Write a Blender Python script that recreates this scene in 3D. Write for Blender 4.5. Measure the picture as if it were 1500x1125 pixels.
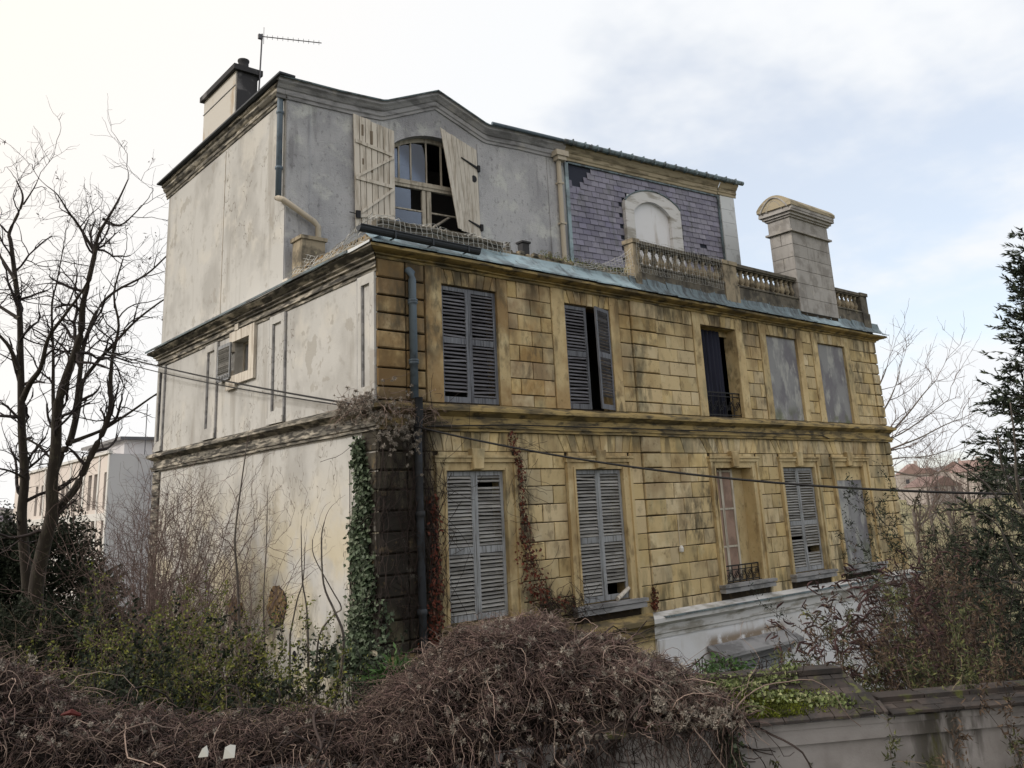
import bpy, math, random
import numpy as np
from mathutils import Vector, Matrix, Euler

for o in list(bpy.data.objects):
    bpy.data.objects.remove(o, do_unlink=True)
scene = bpy.context.scene
COL = scene.collection

# ------------------------------------------------------------------ camera
CAM_LOC = Vector((-8.1703, -13.3724, 5.5427))
CAM_ROT = Euler((1.821217, 0.046963, -0.697298), 'XYZ')
FPX, PPX, PPY = 1260.572, 750.0, 424.752            # focal length and principal point, on a 1500 x 1125 frame
cd = bpy.data.cameras.new('camera')
cam = bpy.data.objects.new('camera', cd)
COL.objects.link(cam)
cam.location = CAM_LOC
cam.rotation_euler = CAM_ROT
cd.sensor_fit = 'HORIZONTAL'
cd.sensor_width = 36.0
cd.lens = 36.0 * FPX / 1500.0
cd.shift_y = -(562.5 - PPY) / 1500.0
cd.clip_start = 0.1
cd.clip_end = 6000
scene.camera = cam

# ------------------------------------------------------------------ sky, sun, exposure
SUN_DIR = Vector((-0.80, 0.34, 0.55)).normalized()   # from the scene towards the veiled sun
world = bpy.data.worlds.new('World')
scene.world = world
world.use_nodes = True
wt = world.node_tree
wt.nodes.clear()
def wn(kind, **kw):
    n = wt.nodes.new(kind)
    for k, v in kw.items():
        setattr(n, k, v)
    return n
def wl(a, b):
    wt.links.new(a, b)
w_out = wn('ShaderNodeOutputWorld')
w_sky = wn('ShaderNodeTexSky', sky_type='NISHITA')
w_sky.sun_disc = False
w_sky.sun_elevation = math.asin(SUN_DIR.z)
w_sky.sun_rotation = math.atan2(SUN_DIR.x, SUN_DIR.y)
w_sky.air_density = 1.0
w_sky.dust_density = 1.4
w_bg = wn('ShaderNodeBackground')
w_bg.inputs['Strength'].default_value = 0.15
wl(w_sky.outputs['Color'], w_bg.inputs['Color'])
w_tc = wn('ShaderNodeTexCoord')
w_sep = wn('ShaderNodeSeparateXYZ')
wl(w_tc.outputs['Generated'], w_sep.inputs[0])
w_z = wn('ShaderNodeMath', operation='MAXIMUM')
wl(w_sep.outputs['Z'], w_z.inputs[0]); w_z.inputs[1].default_value = 0.0
w_za = wn('ShaderNodeMath', operation='ADD')
wl(w_z.outputs[0], w_za.inputs[0]); w_za.inputs[1].default_value = 0.22
w_dx = wn('ShaderNodeMath', operation='DIVIDE'); wl(w_sep.outputs['X'], w_dx.inputs[0]); wl(w_za.outputs[0], w_dx.inputs[1])
w_dy = wn('ShaderNodeMath', operation='DIVIDE'); wl(w_sep.outputs['Y'], w_dy.inputs[0]); wl(w_za.outputs[0], w_dy.inputs[1])
w_uv = wn('ShaderNodeCombineXYZ'); wl(w_dx.outputs[0], w_uv.inputs[0]); wl(w_dy.outputs[0], w_uv.inputs[1])
w_uv.inputs[2].default_value = 3.7
w_n1 = wn('ShaderNodeTexNoise'); w_n1.inputs['Scale'].default_value = 1.15; w_n1.inputs['Detail'].default_value = 6
w_n1.inputs['Roughness'].default_value = 0.55
wl(w_uv.outputs[0], w_n1.inputs['Vector'])
w_n2 = wn('ShaderNodeTexNoise'); w_n2.inputs['Scale'].default_value = 0.8; w_n2.inputs['Detail'].default_value = 5
w_n2.inputs['Roughness'].default_value = 0.5
w_off = wn('ShaderNodeVectorMath', operation='ADD'); wl(w_uv.outputs[0], w_off.inputs[0]); w_off.inputs[1].default_value = (4.1, 9.3, 2.0)
wl(w_off.outputs[0], w_n2.inputs['Vector'])
# angle to the veiled sun: the cloud veil is brighter and warmer around it
w_dot = wn('ShaderNodeVectorMath', operation='DOT_PRODUCT')
wl(w_tc.outputs['Generated'], w_dot.inputs[0]); w_dot.inputs[1].default_value = SUN_DIR
w_glow = wn('ShaderNodeMapRange', interpolation_type='SMOOTHSTEP')
wl(w_dot.outputs['Value'], w_glow.inputs[0])
w_glow.inputs[1].default_value = -0.10; w_glow.inputs[2].default_value = 1.0
# cover: overcast near the sun, torn far from it
w_cov = wn('ShaderNodeMapRange', interpolation_type='SMOOTHSTEP')
w_cadd = wn('ShaderNodeMath', operation='MULTIPLY_ADD')
wl(w_glow.outputs[0], w_cadd.inputs[0]); w_cadd.inputs[1].default_value = 0.55; wl(w_n1.outputs['Fac'], w_cadd.inputs[2])
wl(w_cadd.outputs[0], w_cov.inputs[0])
w_cov.inputs[1].default_value = 0.37; w_cov.inputs[2].default_value = 0.53
w_cov.inputs[3].default_value = 0.58
w_ccol = wn('ShaderNodeMix', data_type='RGBA')
wl(w_n2.outputs['Fac'], w_ccol.inputs[0])
w_ccol.inputs[6].default_value = (0.87, 0.90, 0.935, 1)
w_ccol.inputs[7].default_value = (0.96, 0.97, 0.985, 1)
w_gcol = wn('ShaderNodeMix', data_type='RGBA')
wl(w_glow.outputs[0], w_gcol.inputs[0])
wl(w_ccol.outputs[2], w_gcol.inputs[6])
w_gcol.inputs[7].default_value = (1.12, 0.985, 0.83, 1)
w_cb = wn('ShaderNodeBackground')
CLOUD = w_cb.inputs['Strength']; CLOUD.default_value = 0.75
wl(w_gcol.outputs[2], w_cb.inputs['Color'])
w_mix = wn('ShaderNodeMixShader')
wl(w_cov.outputs[0], w_mix.inputs[0]); wl(w_bg.outputs[0], w_mix.inputs[1]); wl(w_cb.outputs[0], w_mix.inputs[2])
wl(w_mix.outputs[0], w_out.inputs['Surface'])

sd = bpy.data.lights.new('sun', 'SUN')
sd.energy = 1.5
sd.angle = math.radians(14)
sd.color = (1.0, 0.965, 0.92)
sun = bpy.data.objects.new('sun', sd)
COL.objects.link(sun)
sun.location = (-30, 10, 40)
sun.rotation_euler = (-SUN_DIR).to_track_quat('-Z', 'Y').to_euler()

scene.view_settings.view_transform = 'Standard'
scene.view_settings.look = 'None'
scene.view_settings.gamma = 1.0
scene.view_settings.exposure = 0.48
scene.view_settings.use_curve_mapping = False

# ------------------------------------------------------------------ pixel helpers (1500 x 1125 frame) to read true positions
_RM = CAM_ROT.to_matrix()
def ray(u, v):
    return _RM @ Vector(((u - PPX) / FPX, -(v - PPY) / FPX, -1.0))
def at(u, v, t):
    return CAM_LOC + ray(u, v) * t
def on(u, v, ax, val):
    d = ray(u, v)
    return CAM_LOC + d * ((val - CAM_LOC[ax]) / d[ax])

R = random.Random(7)
NR = np.random.default_rng(11)

# ------------------------------------------------------------------ materials
class Mat:
    def __init__(s, name, base, rough=0.85, metal=0.0, spec=0.3):
        s.m = bpy.data.materials.new(name)
        s.m.use_nodes = True
        s.t = s.m.node_tree
        s.b = s.t.nodes['Principled BSDF']
        s.b.inputs['Roughness'].default_value = rough
        s.b.inputs['Metallic'].default_value = metal
        s.b.inputs['Specular IOR Level'].default_value = spec
        s.geo = s.t.nodes.new('ShaderNodeNewGeometry')
        s.pos = s.geo.outputs['Position']
        s.sepn = None
        c = s.t.nodes.new('ShaderNodeRGB'); c.outputs[0].default_value = (*base, 1)
        s.col = c.outputs[0]
        s._set()
    def _set(s):
        s.t.links.new(s.col, s.b.inputs['Base Color'])
    def math(s, op, a, b=None, clamp=False):
        n = s.t.nodes.new('ShaderNodeMath'); n.operation = op; n.use_clamp = clamp
        for i, x in enumerate((a, b)):
            if x is None: continue
            if isinstance(x, (int, float)): n.inputs[i].default_value = x
            else: s.t.links.new(x, n.inputs[i])
        return n.outputs[0]
    def axis(s, k):
        if s.sepn is None:
            s.sepn = s.t.nodes.new('ShaderNodeSeparateXYZ'); s.t.links.new(s.pos, s.sepn.inputs[0])
        return s.sepn.outputs[k]
    def ramp(s, f, lo, hi):
        n = s.t.nodes.new('ShaderNodeMapRange'); n.interpolation_type = 'SMOOTHSTEP'
        s.t.links.new(f, n.inputs[0]); n.inputs[1].default_value = lo; n.inputs[2].default_value = hi
        return n.outputs[0]
    def noise(s, scale, detail=5, stretch=(1, 1, 1), rough=0.6, off=(0, 0, 0), per_object=False):
        mp = s.t.nodes.new('ShaderNodeMapping'); mp.inputs['Scale'].default_value = stretch
        mp.inputs['Location'].default_value = off
        if per_object:
            oi = s.t.nodes.new('ShaderNodeObjectInfo')
            cm = s.t.nodes.new('ShaderNodeVectorMath'); cm.operation = 'SCALE'; cm.inputs[0].default_value = (37, 91, 53)
            s.t.links.new(oi.outputs['Random'], cm.inputs['Scale'])
            ad = s.t.nodes.new('ShaderNodeVectorMath'); ad.operation = 'ADD'
            s.t.links.new(s.pos, ad.inputs[0]); s.t.links.new(cm.outputs[0], ad.inputs[1])
            s.t.links.new(ad.outputs[0], mp.inputs['Vector'])
        else:
            s.t.links.new(s.pos, mp.inputs['Vector'])
        n = s.t.nodes.new('ShaderNodeTexNoise')
        n.inputs['Scale'].default_value = scale; n.inputs['Detail'].default_value = min(detail, 4.0); n.inputs['Roughness'].default_value = rough
        s.t.links.new(mp.outputs[0], n.inputs['Vector'])
        return n.outputs['Fac']
    def layer(s, color, fac, amt=1.0):
        if amt != 1.0: fac = s.math('MULTIPLY', fac, amt)
        n = s.t.nodes.new('ShaderNodeMix'); n.data_type = 'RGBA'
        s.t.links.new(fac, n.inputs[0]); s.t.links.new(s.col, n.inputs[6]); n.inputs[7].default_value = (*color, 1)
        s.col = n.outputs[2]; s._set(); return s
    def vary(s, lo, hi, sat=0.0):
        oi = s.t.nodes.new('ShaderNodeObjectInfo')
        mr = s.t.nodes.new('ShaderNodeMapRange'); s.t.links.new(oi.outputs['Random'], mr.inputs[0])
        mr.inputs[3].default_value = lo; mr.inputs[4].default_value = hi
        h = s.t.nodes.new('ShaderNodeHueSaturation'); s.t.links.new(s.col, h.inputs['Color']); s.t.links.new(mr.outputs[0], h.inputs['Value'])
        if sat:
            wn_ = s.t.nodes.new('ShaderNodeTexWhiteNoise'); wn_.noise_dimensions = '1D'; s.t.links.new(oi.outputs['Random'], wn_.inputs['W'])
            m2 = s.t.nodes.new('ShaderNodeMapRange'); s.t.links.new(wn_.outputs['Value'], m2.inputs[0])
            m2.inputs[3].default_value = 1 - sat; m2.inputs[4].default_value = 1 + sat * 0.5
            s.t.links.new(m2.outputs[0], h.inputs['Saturation'])
        s.col = h.outputs[0]; s._set(); return s
    def island(s, lo, hi):
        mr = s.t.nodes.new('ShaderNodeMapRange'); s.t.links.new(s.geo.outputs['Random Per Island'], mr.inputs[0])
        mr.inputs[3].default_value = lo; mr.inputs[4].default_value = hi
        h = s.t.nodes.new('ShaderNodeHueSaturation'); s.t.links.new(s.col, h.inputs['Color']); s.t.links.new(mr.outputs[0], h.inputs['Value'])
        s.col = h.outputs[0]; s._set(); return s
    def island_layer(s, color, lo, hi):
        wn_ = s.t.nodes.new('ShaderNodeTexWhiteNoise'); wn_.noise_dimensions = '1D'
        m = s.math('MULTIPLY', s.geo.outputs['Random Per Island'], 77.7); s.t.links.new(m, wn_.inputs['W'])
        return s.layer(color, s.ramp(wn_.outputs['Value'], lo, hi))
    def bump(s, fac, strength=0.4, dist=0.01):
        n = s.t.nodes.new('ShaderNodeBump'); n.inputs['Strength'].default_value = strength; n.inputs['Distance'].default_value = dist
        s.t.links.new(fac, n.inputs['Height']); s.t.links.new(n.outputs[0], s.b.inputs['Normal']); return s

def zone(m, ax, a, b):
    """1 on the a side, 0 on the b side of a stained zone, along one world axis"""
    return m.ramp(m.axis(ax), b, a) if b > a else m.math('SUBTRACT', 1.0, m.ramp(m.axis(ax), a, b))
def zone_lo(m, ax, a, b):      # 1 below a, 0 above b
    return m.math('SUBTRACT', 1.0, m.ramp(m.axis(ax), a, b))

def ochre(name, base, vary=None, joints=False):
    m = Mat(name, base, 0.9)
    m.layer((0.30, 0.205, 0.095), m.ramp(m.noise(0.8, 6, (1, 1, 0.7)), 0.46, 0.66), 0.70)
    m.layer((0.66, 0.55, 0.33), m.ramp(m.noise(1.9, 7, (1, 1, 0.7), off=(5, 2, 9), per_object=bool(vary)), 0.50, 0.66), 0.75)
    m.layer((0.20, 0.145, 0.075), m.ramp(m.noise(3.2, 8, (1.2, 1.2, 0.7), off=(1, 7, 3), per_object=bool(vary)), 0.53, 0.67), 0.60)
    m.layer((0.22, 0.205, 0.13), m.ramp(m.noise(0.7, 7, (1.3, 1.3, 0.7), off=(6, 7, 3)), 0.54, 0.68), 0.60)
    bz = m.math('MULTIPLY', m.math('MULTIPLY', zone_lo(m, 0, 3.0, 9.5), m.ramp(m.axis(2), 7.0, 7.6)), m.ramp(m.noise(1.1, 6, off=(3, 9, 9)), 0.36, 0.60))
    m.layer((0.30, 0.180, 0.075), bz, 0.75)
    if vary: m.vary(*vary)
    # soot and old water stains down the corner that the broken gutter drips on
    brk = m.noise(2.6, 8, (1, 1, 0.7), off=(8, 1, 2))
    c = m.math('MULTIPLY', zone_lo(m, 0, 0.85, 1.30), m.ramp(brk, 0.24, 0.52))
    m.layer((0.165, 0.105, 0.050), m.math('MULTIPLY', c, zone_lo(m, 2, 10.6, 11.2)), 0.80)
    c2 = m.math('MULTIPLY', zone_lo(m, 0, 0.95, 1.35), zone_lo(m, 2, 7.25, 8.0))
    m.layer((0.022, 0.020, 0.018), m.math('MULTIPLY', c2, m.ramp(m.noise(3.1, 8, off=(3, 3, 8)), 0.20, 0.38)), 0.97)
    m.layer((0.16, 0.15, 0.135), m.math('MULTIPLY', c2, m.ramp(m.noise(4.0, 6, (1, 1, .6), off=(2, 7, 8)), 0.60, 0.66)), 0.7)
    # run-off stains hanging below the cornice, the string course and the sills
    st = m.ramp(m.noise(1.5, 6, (1.5, 1.5, 0.45), off=(2, 0, 5)), 0.44, 0.62)
    st2 = m.ramp(m.noise(1.7, 6, (1.6, 1.6, 0.5), off=(9, 4, 1)), 0.46, 0.62)
    up = m.math('MULTIPLY', m.ramp(m.axis(2), 9.3, 10.3), st)
    m.layer((0.060, 0.048, 0.032), up, 0.85)
    gr = m.math('MULTIPLY', m.ramp(m.noise(0.55, 5, (1, 1, 0.8), off=(8, 8, 2)), 0.50, 0.64), m.ramp(m.noise(4.5, 6, (1.5, 1.5, 0.6), off=(2, 5, 7)), 0.40, 0.62))
    m.layer((0.085, 0.075, 0.052), gr, 0.75)
    ms = m.math('MULTIPLY', m.math('MULTIPLY', m.ramp(m.axis(2), 6.3, 7.0), zone_lo(m, 2, 7.1, 7.3)), m.ramp(m.noise(1.9, 6, (1.6, 1.6, 0.4), off=(5, 1, 5)), 0.46, 0.62))
    m.layer((0.075, 0.065, 0.045), ms, 0.7)
    lo = m.math('MULTIPLY', zone_lo(m, 2, 3.3, 4.5), st2)
    m.layer((0.11, 0.098, 0.060), lo, 0.8)
    fine = m.noise(38, 6)
    m.layer((0.16, 0.11, 0.05), m.ramp(m.noise(11, 7, off=(4, 4, 4)), 0.60, 0.72), 0.5)
    m.bump(fine, 0.35, 0.012)
    return m.m

M = {}
M['ochre'] = ochre('ochre_stone', (0.590, 0.462, 0.250), (0.80, 1.12, 0.16))
M['ochre_trim'] = ochre('ochre_trim_stone', (0.585, 0.460, 0.255), (0.90, 1.05))
m = Mat('dark_mortar', (0.030, 0.022, 0.014), 0.95); m.layer((0.085, 0.06, 0.034), m.ramp(m.noise(6), 0.50, 0.75)); M['mortar'] = m.m

m = Mat('cream_stucco', (0.505, 0.500, 0.482), 0.92)
m.layer((0.38, 0.372, 0.355), m.ramp(m.noise(0.55, 7, (1, 1, 0.8)), 0.44, 0.64), 0.85)
m.layer((0.57, 0.55, 0.505), m.ramp(m.noise(0.9, 6, off=(4, 9, 1)), 0.50, 0.66), 0.7)
m.layer((0.27, 0.25, 0.22), m.ramp(m.noise(0.9, 8, (2.0, 2.0, 0.25), off=(3, 1, 1)), 0.52, 0.70), 0.6)
m.layer((0.30, 0.285, 0.26), m.ramp(m.noise(3.4, 8, off=(3, 5, 1)), 0.56, 0.70), 0.45)
m.layer((0.052, 0.045, 0.036), m.math('MULTIPLY', m.math('MULTIPLY', zone_lo(m, 1, 0.10, 0.42), zone_lo(m, 2, 6.6, 7.2)), m.ramp(m.noise(3.0, 7, off=(7, 3, 1)), 0.30, 0.55)), 0.85)
m.layer((0.56, 0.49, 0.33), m.math('MULTIPLY', zone_lo(m, 2, 4.5, 7.0), m.ramp(m.noise(0.8, 6, off=(2, 2, 7)), 0.40, 0.62)), 0.7)
m.layer((0.20, 0.19, 0.15), m.math('MULTIPLY', zone_lo(m, 2, 3.2, 4.7), m.ramp(m.noise(1.6, 8, (1.4, 1.4, 0.5), off=(6, 2, 0)), 0.46, 0.62)), 0.85)
m.layer((0.56, 0.55, 0.525), m.ramp(m.noise(0.8, 6, (1, 1, .9), off=(7, 5, 4)), 0.60, 0.62), 0.35)
m.layer((0.33, 0.31, 0.275), m.ramp(m.noise(1.2, 7, off=(2, 1, 6)), 0.635, 0.65), 0.6)
# hairline cracks
cr = m.noise(0.75, 9, (1.0, 1.0, 0.55), 0.72, off=(9, 2, 4))
cl = m.math('ABSOLUTE', m.math('SUBTRACT', cr, 0.5))
m.layer((0.17, 0.15, 0.125), m.math('MULTIPLY', m.math('SUBTRACT', 1.0, m.ramp(cl, 0.0, 0.0065)), m.ramp(m.noise(0.5, 3, off=(1, 8, 8)), 0.46, 0.58)), 0.9)
m.bump(m.noise(22, 8), 0.35, 0.015); M['stucco'] = m.m

m = Mat('grey_roughcast', (0.46, 0.465, 0.485), 0.95)
m.layer((0.30, 0.305, 0.33), m.ramp(m.noise(0.9, 8, (1, 1, 0.8)), 0.42, 0.64), 0.65)
m.layer((0.56, 0.575, 0.555), m.ramp(m.noise(1.5, 7, off=(3, 4, 4)), 0.52, 0.68), 0.8)
m.layer((0.14, 0.14, 0.15), m.ramp(m.noise(1.4, 8, (2.0, 2.0, 0.3), off=(4, 0, 7)), 0.52, 0.70), 0.5)
m.layer((0.15, 0.15, 0.155), m.ramp(m.noise(7, 8, (1.6, 1.6, 1)), 0.55, 0.72), 0.55)
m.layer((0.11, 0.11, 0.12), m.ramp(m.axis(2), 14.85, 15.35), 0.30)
m.bump(m.noise(26, 8, (1, 1, 1.2)), 0.75, 0.03); M['roughcast'] = m.m

m = Mat('grey_cornice_stone', (0.32, 0.32, 0.33), 0.93)
m.layer((0.15, 0.15, 0.155), m.ramp(m.noise(1.4, 8, (1, 1, 3)), 0.44, 0.62), 0.85)
m.layer((0.36, 0.35, 0.33), m.ramp(m.noise(2.2, 8, off=(5, 1, 2)), 0.56, 0.70), 0.7)
m.bump(m.noise(30, 7), 0.5, 0.02); M['cornice_grey'] = m.m

m = Mat('beige_cornice_stone', (0.40, 0.345, 0.245), 0.93)
m.layer((0.17, 0.145, 0.10), m.ramp(m.noise(1.6, 8, (1, 1, 4)), 0.48, 0.64), 0.8)
m.bump(m.noise(30, 7), 0.4, 0.015); M['cornice_beige'] = m.m

m = Mat('grimy_moulding', (0.40, 0.30, 0.135), 0.93)
m.layer((0.12, 0.10, 0.065), m.ramp(m.noise(1.3, 8, (1, 1, 5)), 0.42, 0.60), 0.85)
m.layer((0.055, 0.050, 0.040), m.ramp(m.noise(2.4, 8, (1, 1, 4), off=(1, 6, 3)), 0.52, 0.66), 0.85)
c2 = m.math('MULTIPLY', zone_lo(m, 0, 0.8, 2.2), m.ramp(m.noise(2, 7), 0.30, 0.6))
m.layer((0.035, 0.030, 0.026), m.math('MULTIPLY', c2, zone_lo(m, 2, 7.4, 8.6)), 0.9)
m.bump(m.noise(30, 7), 0.45, 0.015); M['moulding'] = m.m

m = Mat('grimy_cream_moulding', (0.47, 0.43, 0.36), 0.93)
m.layer((0.13, 0.122, 0.105), m.ramp(m.noise(1.1, 8, (1, 1, 5)), 0.38, 0.56), 0.88)
m.layer((0.040, 0.038, 0.035), m.ramp(m.noise(2.0, 8, (1, 1, 6), off=(1, 6, 3)), 0.44, 0.58), 0.9)
m.bump(m.noise(30, 7), 0.45, 0.015); M['moulding_cream'] = m.m

m = Mat('white_painted_render', (0.76, 0.77, 0.80), 0.85)
m.layer((0.60, 0.59, 0.575), m.ramp(m.noise(0.7, 7), 0.46, 0.70), 0.8)
m.layer((0.30, 0.24, 0.17), m.ramp(m.noise(1.1, 8, (2, 2, 0.4), off=(3, 7, 1)), 0.60, 0.76), 0.6)
rz_ = m.math('MULTIPLY', m.math('MULTIPLY', m.ramp(m.axis(0), 8.45, 8.8), zone_lo(m, 0, 11.5, 11.9)), m.math('MULTIPLY', m.ramp(m.axis(2), 2.2, 2.3), zone_lo(m, 2, 2.40, 2.62)))
m.layer((0.23, 0.165, 0.10), m.math('MULTIPLY', rz_, m.ramp(m.noise(3.2, 7, off=(1, 3, 3)), 0.34, 0.52)), 0.9)
m.bump(m.noise(18, 6), 0.25, 0.01); M['white'] = m.m

m = Mat('white_moulding', (0.63, 0.63, 0.63), 0.85)
m.layer((0.27, 0.25, 0.21), m.ramp(m.noise(1.2, 8, (1, 1, 4)), 0.48, 0.64), 0.8)
m.bump(m.noise(18, 6), 0.3, 0.01); M['white_moulding'] = m.m

m = Mat('grey_cement', (0.27, 0.275, 0.285), 0.9)
m.layer((0.17, 0.165, 0.19), m.ramp(m.noise(1.5, 7, (1, 1, 0.7)), 0.42, 0.60), 0.85)
m.layer((0.42, 0.425, 0.41), m.ramp(m.noise(2.3, 7, (1.4, 1.4, 0.6), off=(5, 5, 1)), 0.50, 0.64), 0.75)
m.layer((0.115, 0.135, 0.055), m.math('MULTIPLY', zone_lo(m, 2, 7.55, 8.15), m.math('MULTIPLY', m.ramp(m.axis(2), 7.0, 7.4), m.ramp(m.noise(2.6, 7), 0.44, 0.6))), 0.75)
m.layer((0.10, 0.12, 0.06), m.math('MULTIPLY', zone_lo(m, 2, 3.9, 4.7), m.ramp(m.noise(2.6, 7), 0.46, 0.62)), 0.6)
m.bump(m.noise(16, 7), 0.35, 0.01); M['cement'] = m.m

def wood(name, base, dark, pale, sx=(14, 14, 0.9), rough=0.85, v=(0.8, 1.15)):
    m = Mat(name, base, rough)
    m.layer(dark, m.ramp(m.noise(1.6, 7, sx, per_object=True), 0.46, 0.66), 0.8)
    m.layer(pale, m.ramp(m.noise(2.2, 7, sx, off=(4, 2, 6), per_object=True), 0.56, 0.70), 0.7)
    m.layer(dark, m.ramp(m.noise(2.0, 7, off=(2, 2, 2)), 0.56, 0.74), 0.5)
    m.vary(*v)
    m.bump(m.noise(5, 7, sx), 0.4, 0.004)
    return m.m
M['shutter'] = wood('weathered_blue_grey_wood', (0.165, 0.175, 0.20), (0.055, 0.055, 0.065), (0.30, 0.31, 0.33))
M['slat'] = wood('weathered_grey_slat_wood', (0.155, 0.155, 0.175), (0.060, 0.056, 0.062), (0.28, 0.27, 0.27), (1.2, 14, 14), 0.85, (0.65, 1.2))
M['shutter_pale'] = wood('faded_grey_blue_paint', (0.33, 0.345, 0.365), (0.11, 0.105, 0.10), (0.40, 0.42, 0.42))
M['slat_pale'] = wood('faded_grey_slat_paint', (0.335, 0.33, 0.32), (0.14, 0.13, 0.115), (0.38, 0.365, 0.31), (1.2, 14, 14), 0.85, (0.65, 1.15))
M['shutter_cream'] = wood('flaking_cream_paint', (0.62, 0.575, 0.505), (0.36, 0.31, 0.25), (0.68, 0.65, 0.585), (7, 7, 0.7), 0.8, (0.9, 1.06))
M['window_wood'] = wood('peeling_window_wood', (0.46, 0.42, 0.35), (0.20, 0.175, 0.14), (0.55, 0.52, 0.46), (7, 7, 0.7))

m = Mat('bare_streaked_wood', (0.17, 0.135, 0.10), 0.9); m.layer((0.34, 0.28, 0.2), m.ramp(m.noise(2, 7, (12, 12, 0.8)), 0.5, 0.7)); M['bare_wood'] = m.m

m = Mat('weathered_zinc', (0.30, 0.41, 0.46), 0.5, 0.0, 0.5)
m.layer((0.14, 0.17, 0.19), m.ramp(m.noise(1.8, 7), 0.46, 0.64), 0.85)
m.layer((0.42, 0.52, 0.56), m.ramp(m.noise(2.4, 7, off=(3, 8, 1)), 0.54, 0.70), 0.7)
m.layer((0.09, 0.085, 0.075), m.ramp(m.noise(3.4, 8, (3.5, 0.8, 0.8), off=(3, 1, 1)), 0.58, 0.72), 0.8)
m.vary(0.82, 1.12); m.bump(m.noise(3, 4), 0.35, 0.03); M['zinc'] = m.m
m = Mat('dark_oxidised_zinc', (0.14, 0.19, 0.215), 0.6, 0.0, 0.4)
m.layer((0.055, 0.060, 0.062), m.ramp(m.noise(1.6, 7, (4.0, 1, 1)), 0.44, 0.62), 0.85)
m.layer((0.25, 0.31, 0.34), m.ramp(m.noise(2.6, 7, (5.0, 1, 1), off=(3, 8, 1)), 0.56, 0.70), 0.75)
m.vary(0.85, 1.1); m.bump(m.noise(3, 4), 0.3, 0.02); M['zinc_dark'] = m.m
m = Mat('pale_zinc', (0.56, 0.59, 0.61), 0.5, 0.0, 0.5)  # paler zinc copy; the gable strip's sky reflection is put into this colour
m.layer((0.28, 0.29, 0.30), m.ramp(m.noise(1.8, 7), 0.54, 0.70), 0.8); m.bump(m.noise(3, 4), 0.3, 0.03); M['zinc_pale'] = m.m

m = Mat('violet_slate', (0.228, 0.220, 0.285), 0.6, 0, 0.45)
m.layer((0.150, 0.145, 0.215), m.ramp(m.noise(1.1, 6), 0.44, 0.66), 0.7)
m.layer((0.31, 0.30, 0.37), m.ramp(m.noise(3.0, 7, off=(3, 1, 7)), 0.58, 0.74), 0.6)
m.layer((0.12, 0.125, 0.13), m.ramp(m.noise(1.7, 6, (2, 2, .5), off=(7, 7, 1)), 0.55, 0.68), 0.6)
m.vary(0.78, 1.20, 0.22); m.bump(m.noise(20, 6), 0.3, 0.006); M['slate'] = m.m
m = Mat('bare_slate_batten', (0.035, 0.040, 0.060), 0.9); M['slate_dark'] = m.m

def stone(name, base, dark, lichen, v=(0.88, 1.1)):
    m = Mat(name, base, 0.93)
    m.layer(dark, m.ramp(m.noise(2.4, 8), 0.44, 0.64), 0.85)
    m.layer(lichen, m.ramp(m.noise(4.2, 8, off=(6, 2, 2)), 0.56, 0.70), 0.7)
    m.layer(dark, m.ramp(m.noise(2, 8, (4, 4, 0.4), off=(1, 1, 9)), 0.52, 0.72), 0.7)
    m.vary(*v); m.bump(m.noise(26, 7), 0.5, 0.012); return m.m
M['baluster'] = stone('lichened_limestone', (0.31, 0.26, 0.185), (0.085, 0.075, 0.058), (0.42, 0.37, 0.25))
M['dark_stone'] = stone('blackened_limestone', (0.145, 0.13, 0.105), (0.05, 0.046, 0.04), (0.26, 0.23, 0.16))
M['chimney'] = stone('chimney_ashlar', (0.39, 0.375, 0.36), (0.25, 0.235, 0.22), (0.44, 0.415, 0.37), (0.9, 1.08))
M['rubble'] = stone('exposed_rubble', (0.25, 0.17, 0.085), (0.075, 0.05, 0.03), (0.36, 0.28, 0.16), (0.7, 1.3))
m = Mat('chimney_render', (0.55, 0.525, 0.48), 0.92)
m.layer((0.36, 0.26, 0.15), m.ramp(m.noise(0.9, 7, (1.6, 1.6, 0.6), off=(0, 2.2, 0)), 0.55, 0.66), 0.7)
m.bump(m.noise(16, 7), 0.3, 0.01); M['chimney_render'] = m.m
m = Mat('sooty_render', (0.050, 0.050, 0.054), 0.95)
m.layer((0.22, 0.215, 0.22), m.ramp(m.noise(1.2, 7), 0.54, 0.66), 0.7); m.bump(m.noise(16, 7), 0.4, 0.01); M['soot'] = m.m

m = Mat('slate_blue_pipe_paint', (0.125, 0.165, 0.205), 0.6, 0.1); m.layer((0.05, 0.06, 0.07), m.ramp(m.noise(3, 7), 0.5, 0.68), 0.7); M['pipe'] = m.m
m = Mat('sooted_pipe_paint', (0.042, 0.047, 0.056), 0.75, 0.0); m.layer((0.022, 0.022, 0.023), m.ramp(m.noise(3, 7), 0.45, 0.6), 0.7); M['pipe_dark'] = m.m
m = Mat('beige_pipe_paint', (0.47, 0.42, 0.34), 0.7); m.layer((0.20, 0.17, 0.13), m.ramp(m.noise(3, 7, (1, 1, .4)), 0.54, 0.7), 0.7); M['pipe_beige'] = m.m
M['iron'] = Mat('black_iron', (0.018, 0.018, 0.02), 0.55, 0.4).m
m = Mat('aerial_metal', (0.10, 0.10, 0.11), 0.5, 0.5); M['aerial'] = m.m
M['cable'] = Mat('black_cable', (0.012, 0.012, 0.013), 0.6).m
M['roof_dark'] = Mat('dark_roof_zinc', (0.045, 0.052, 0.062), 0.6, 0.2).m
m = Mat('interior_plaster', (0.09, 0.085, 0.08), 0.95); M['interior'] = m.m
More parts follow.
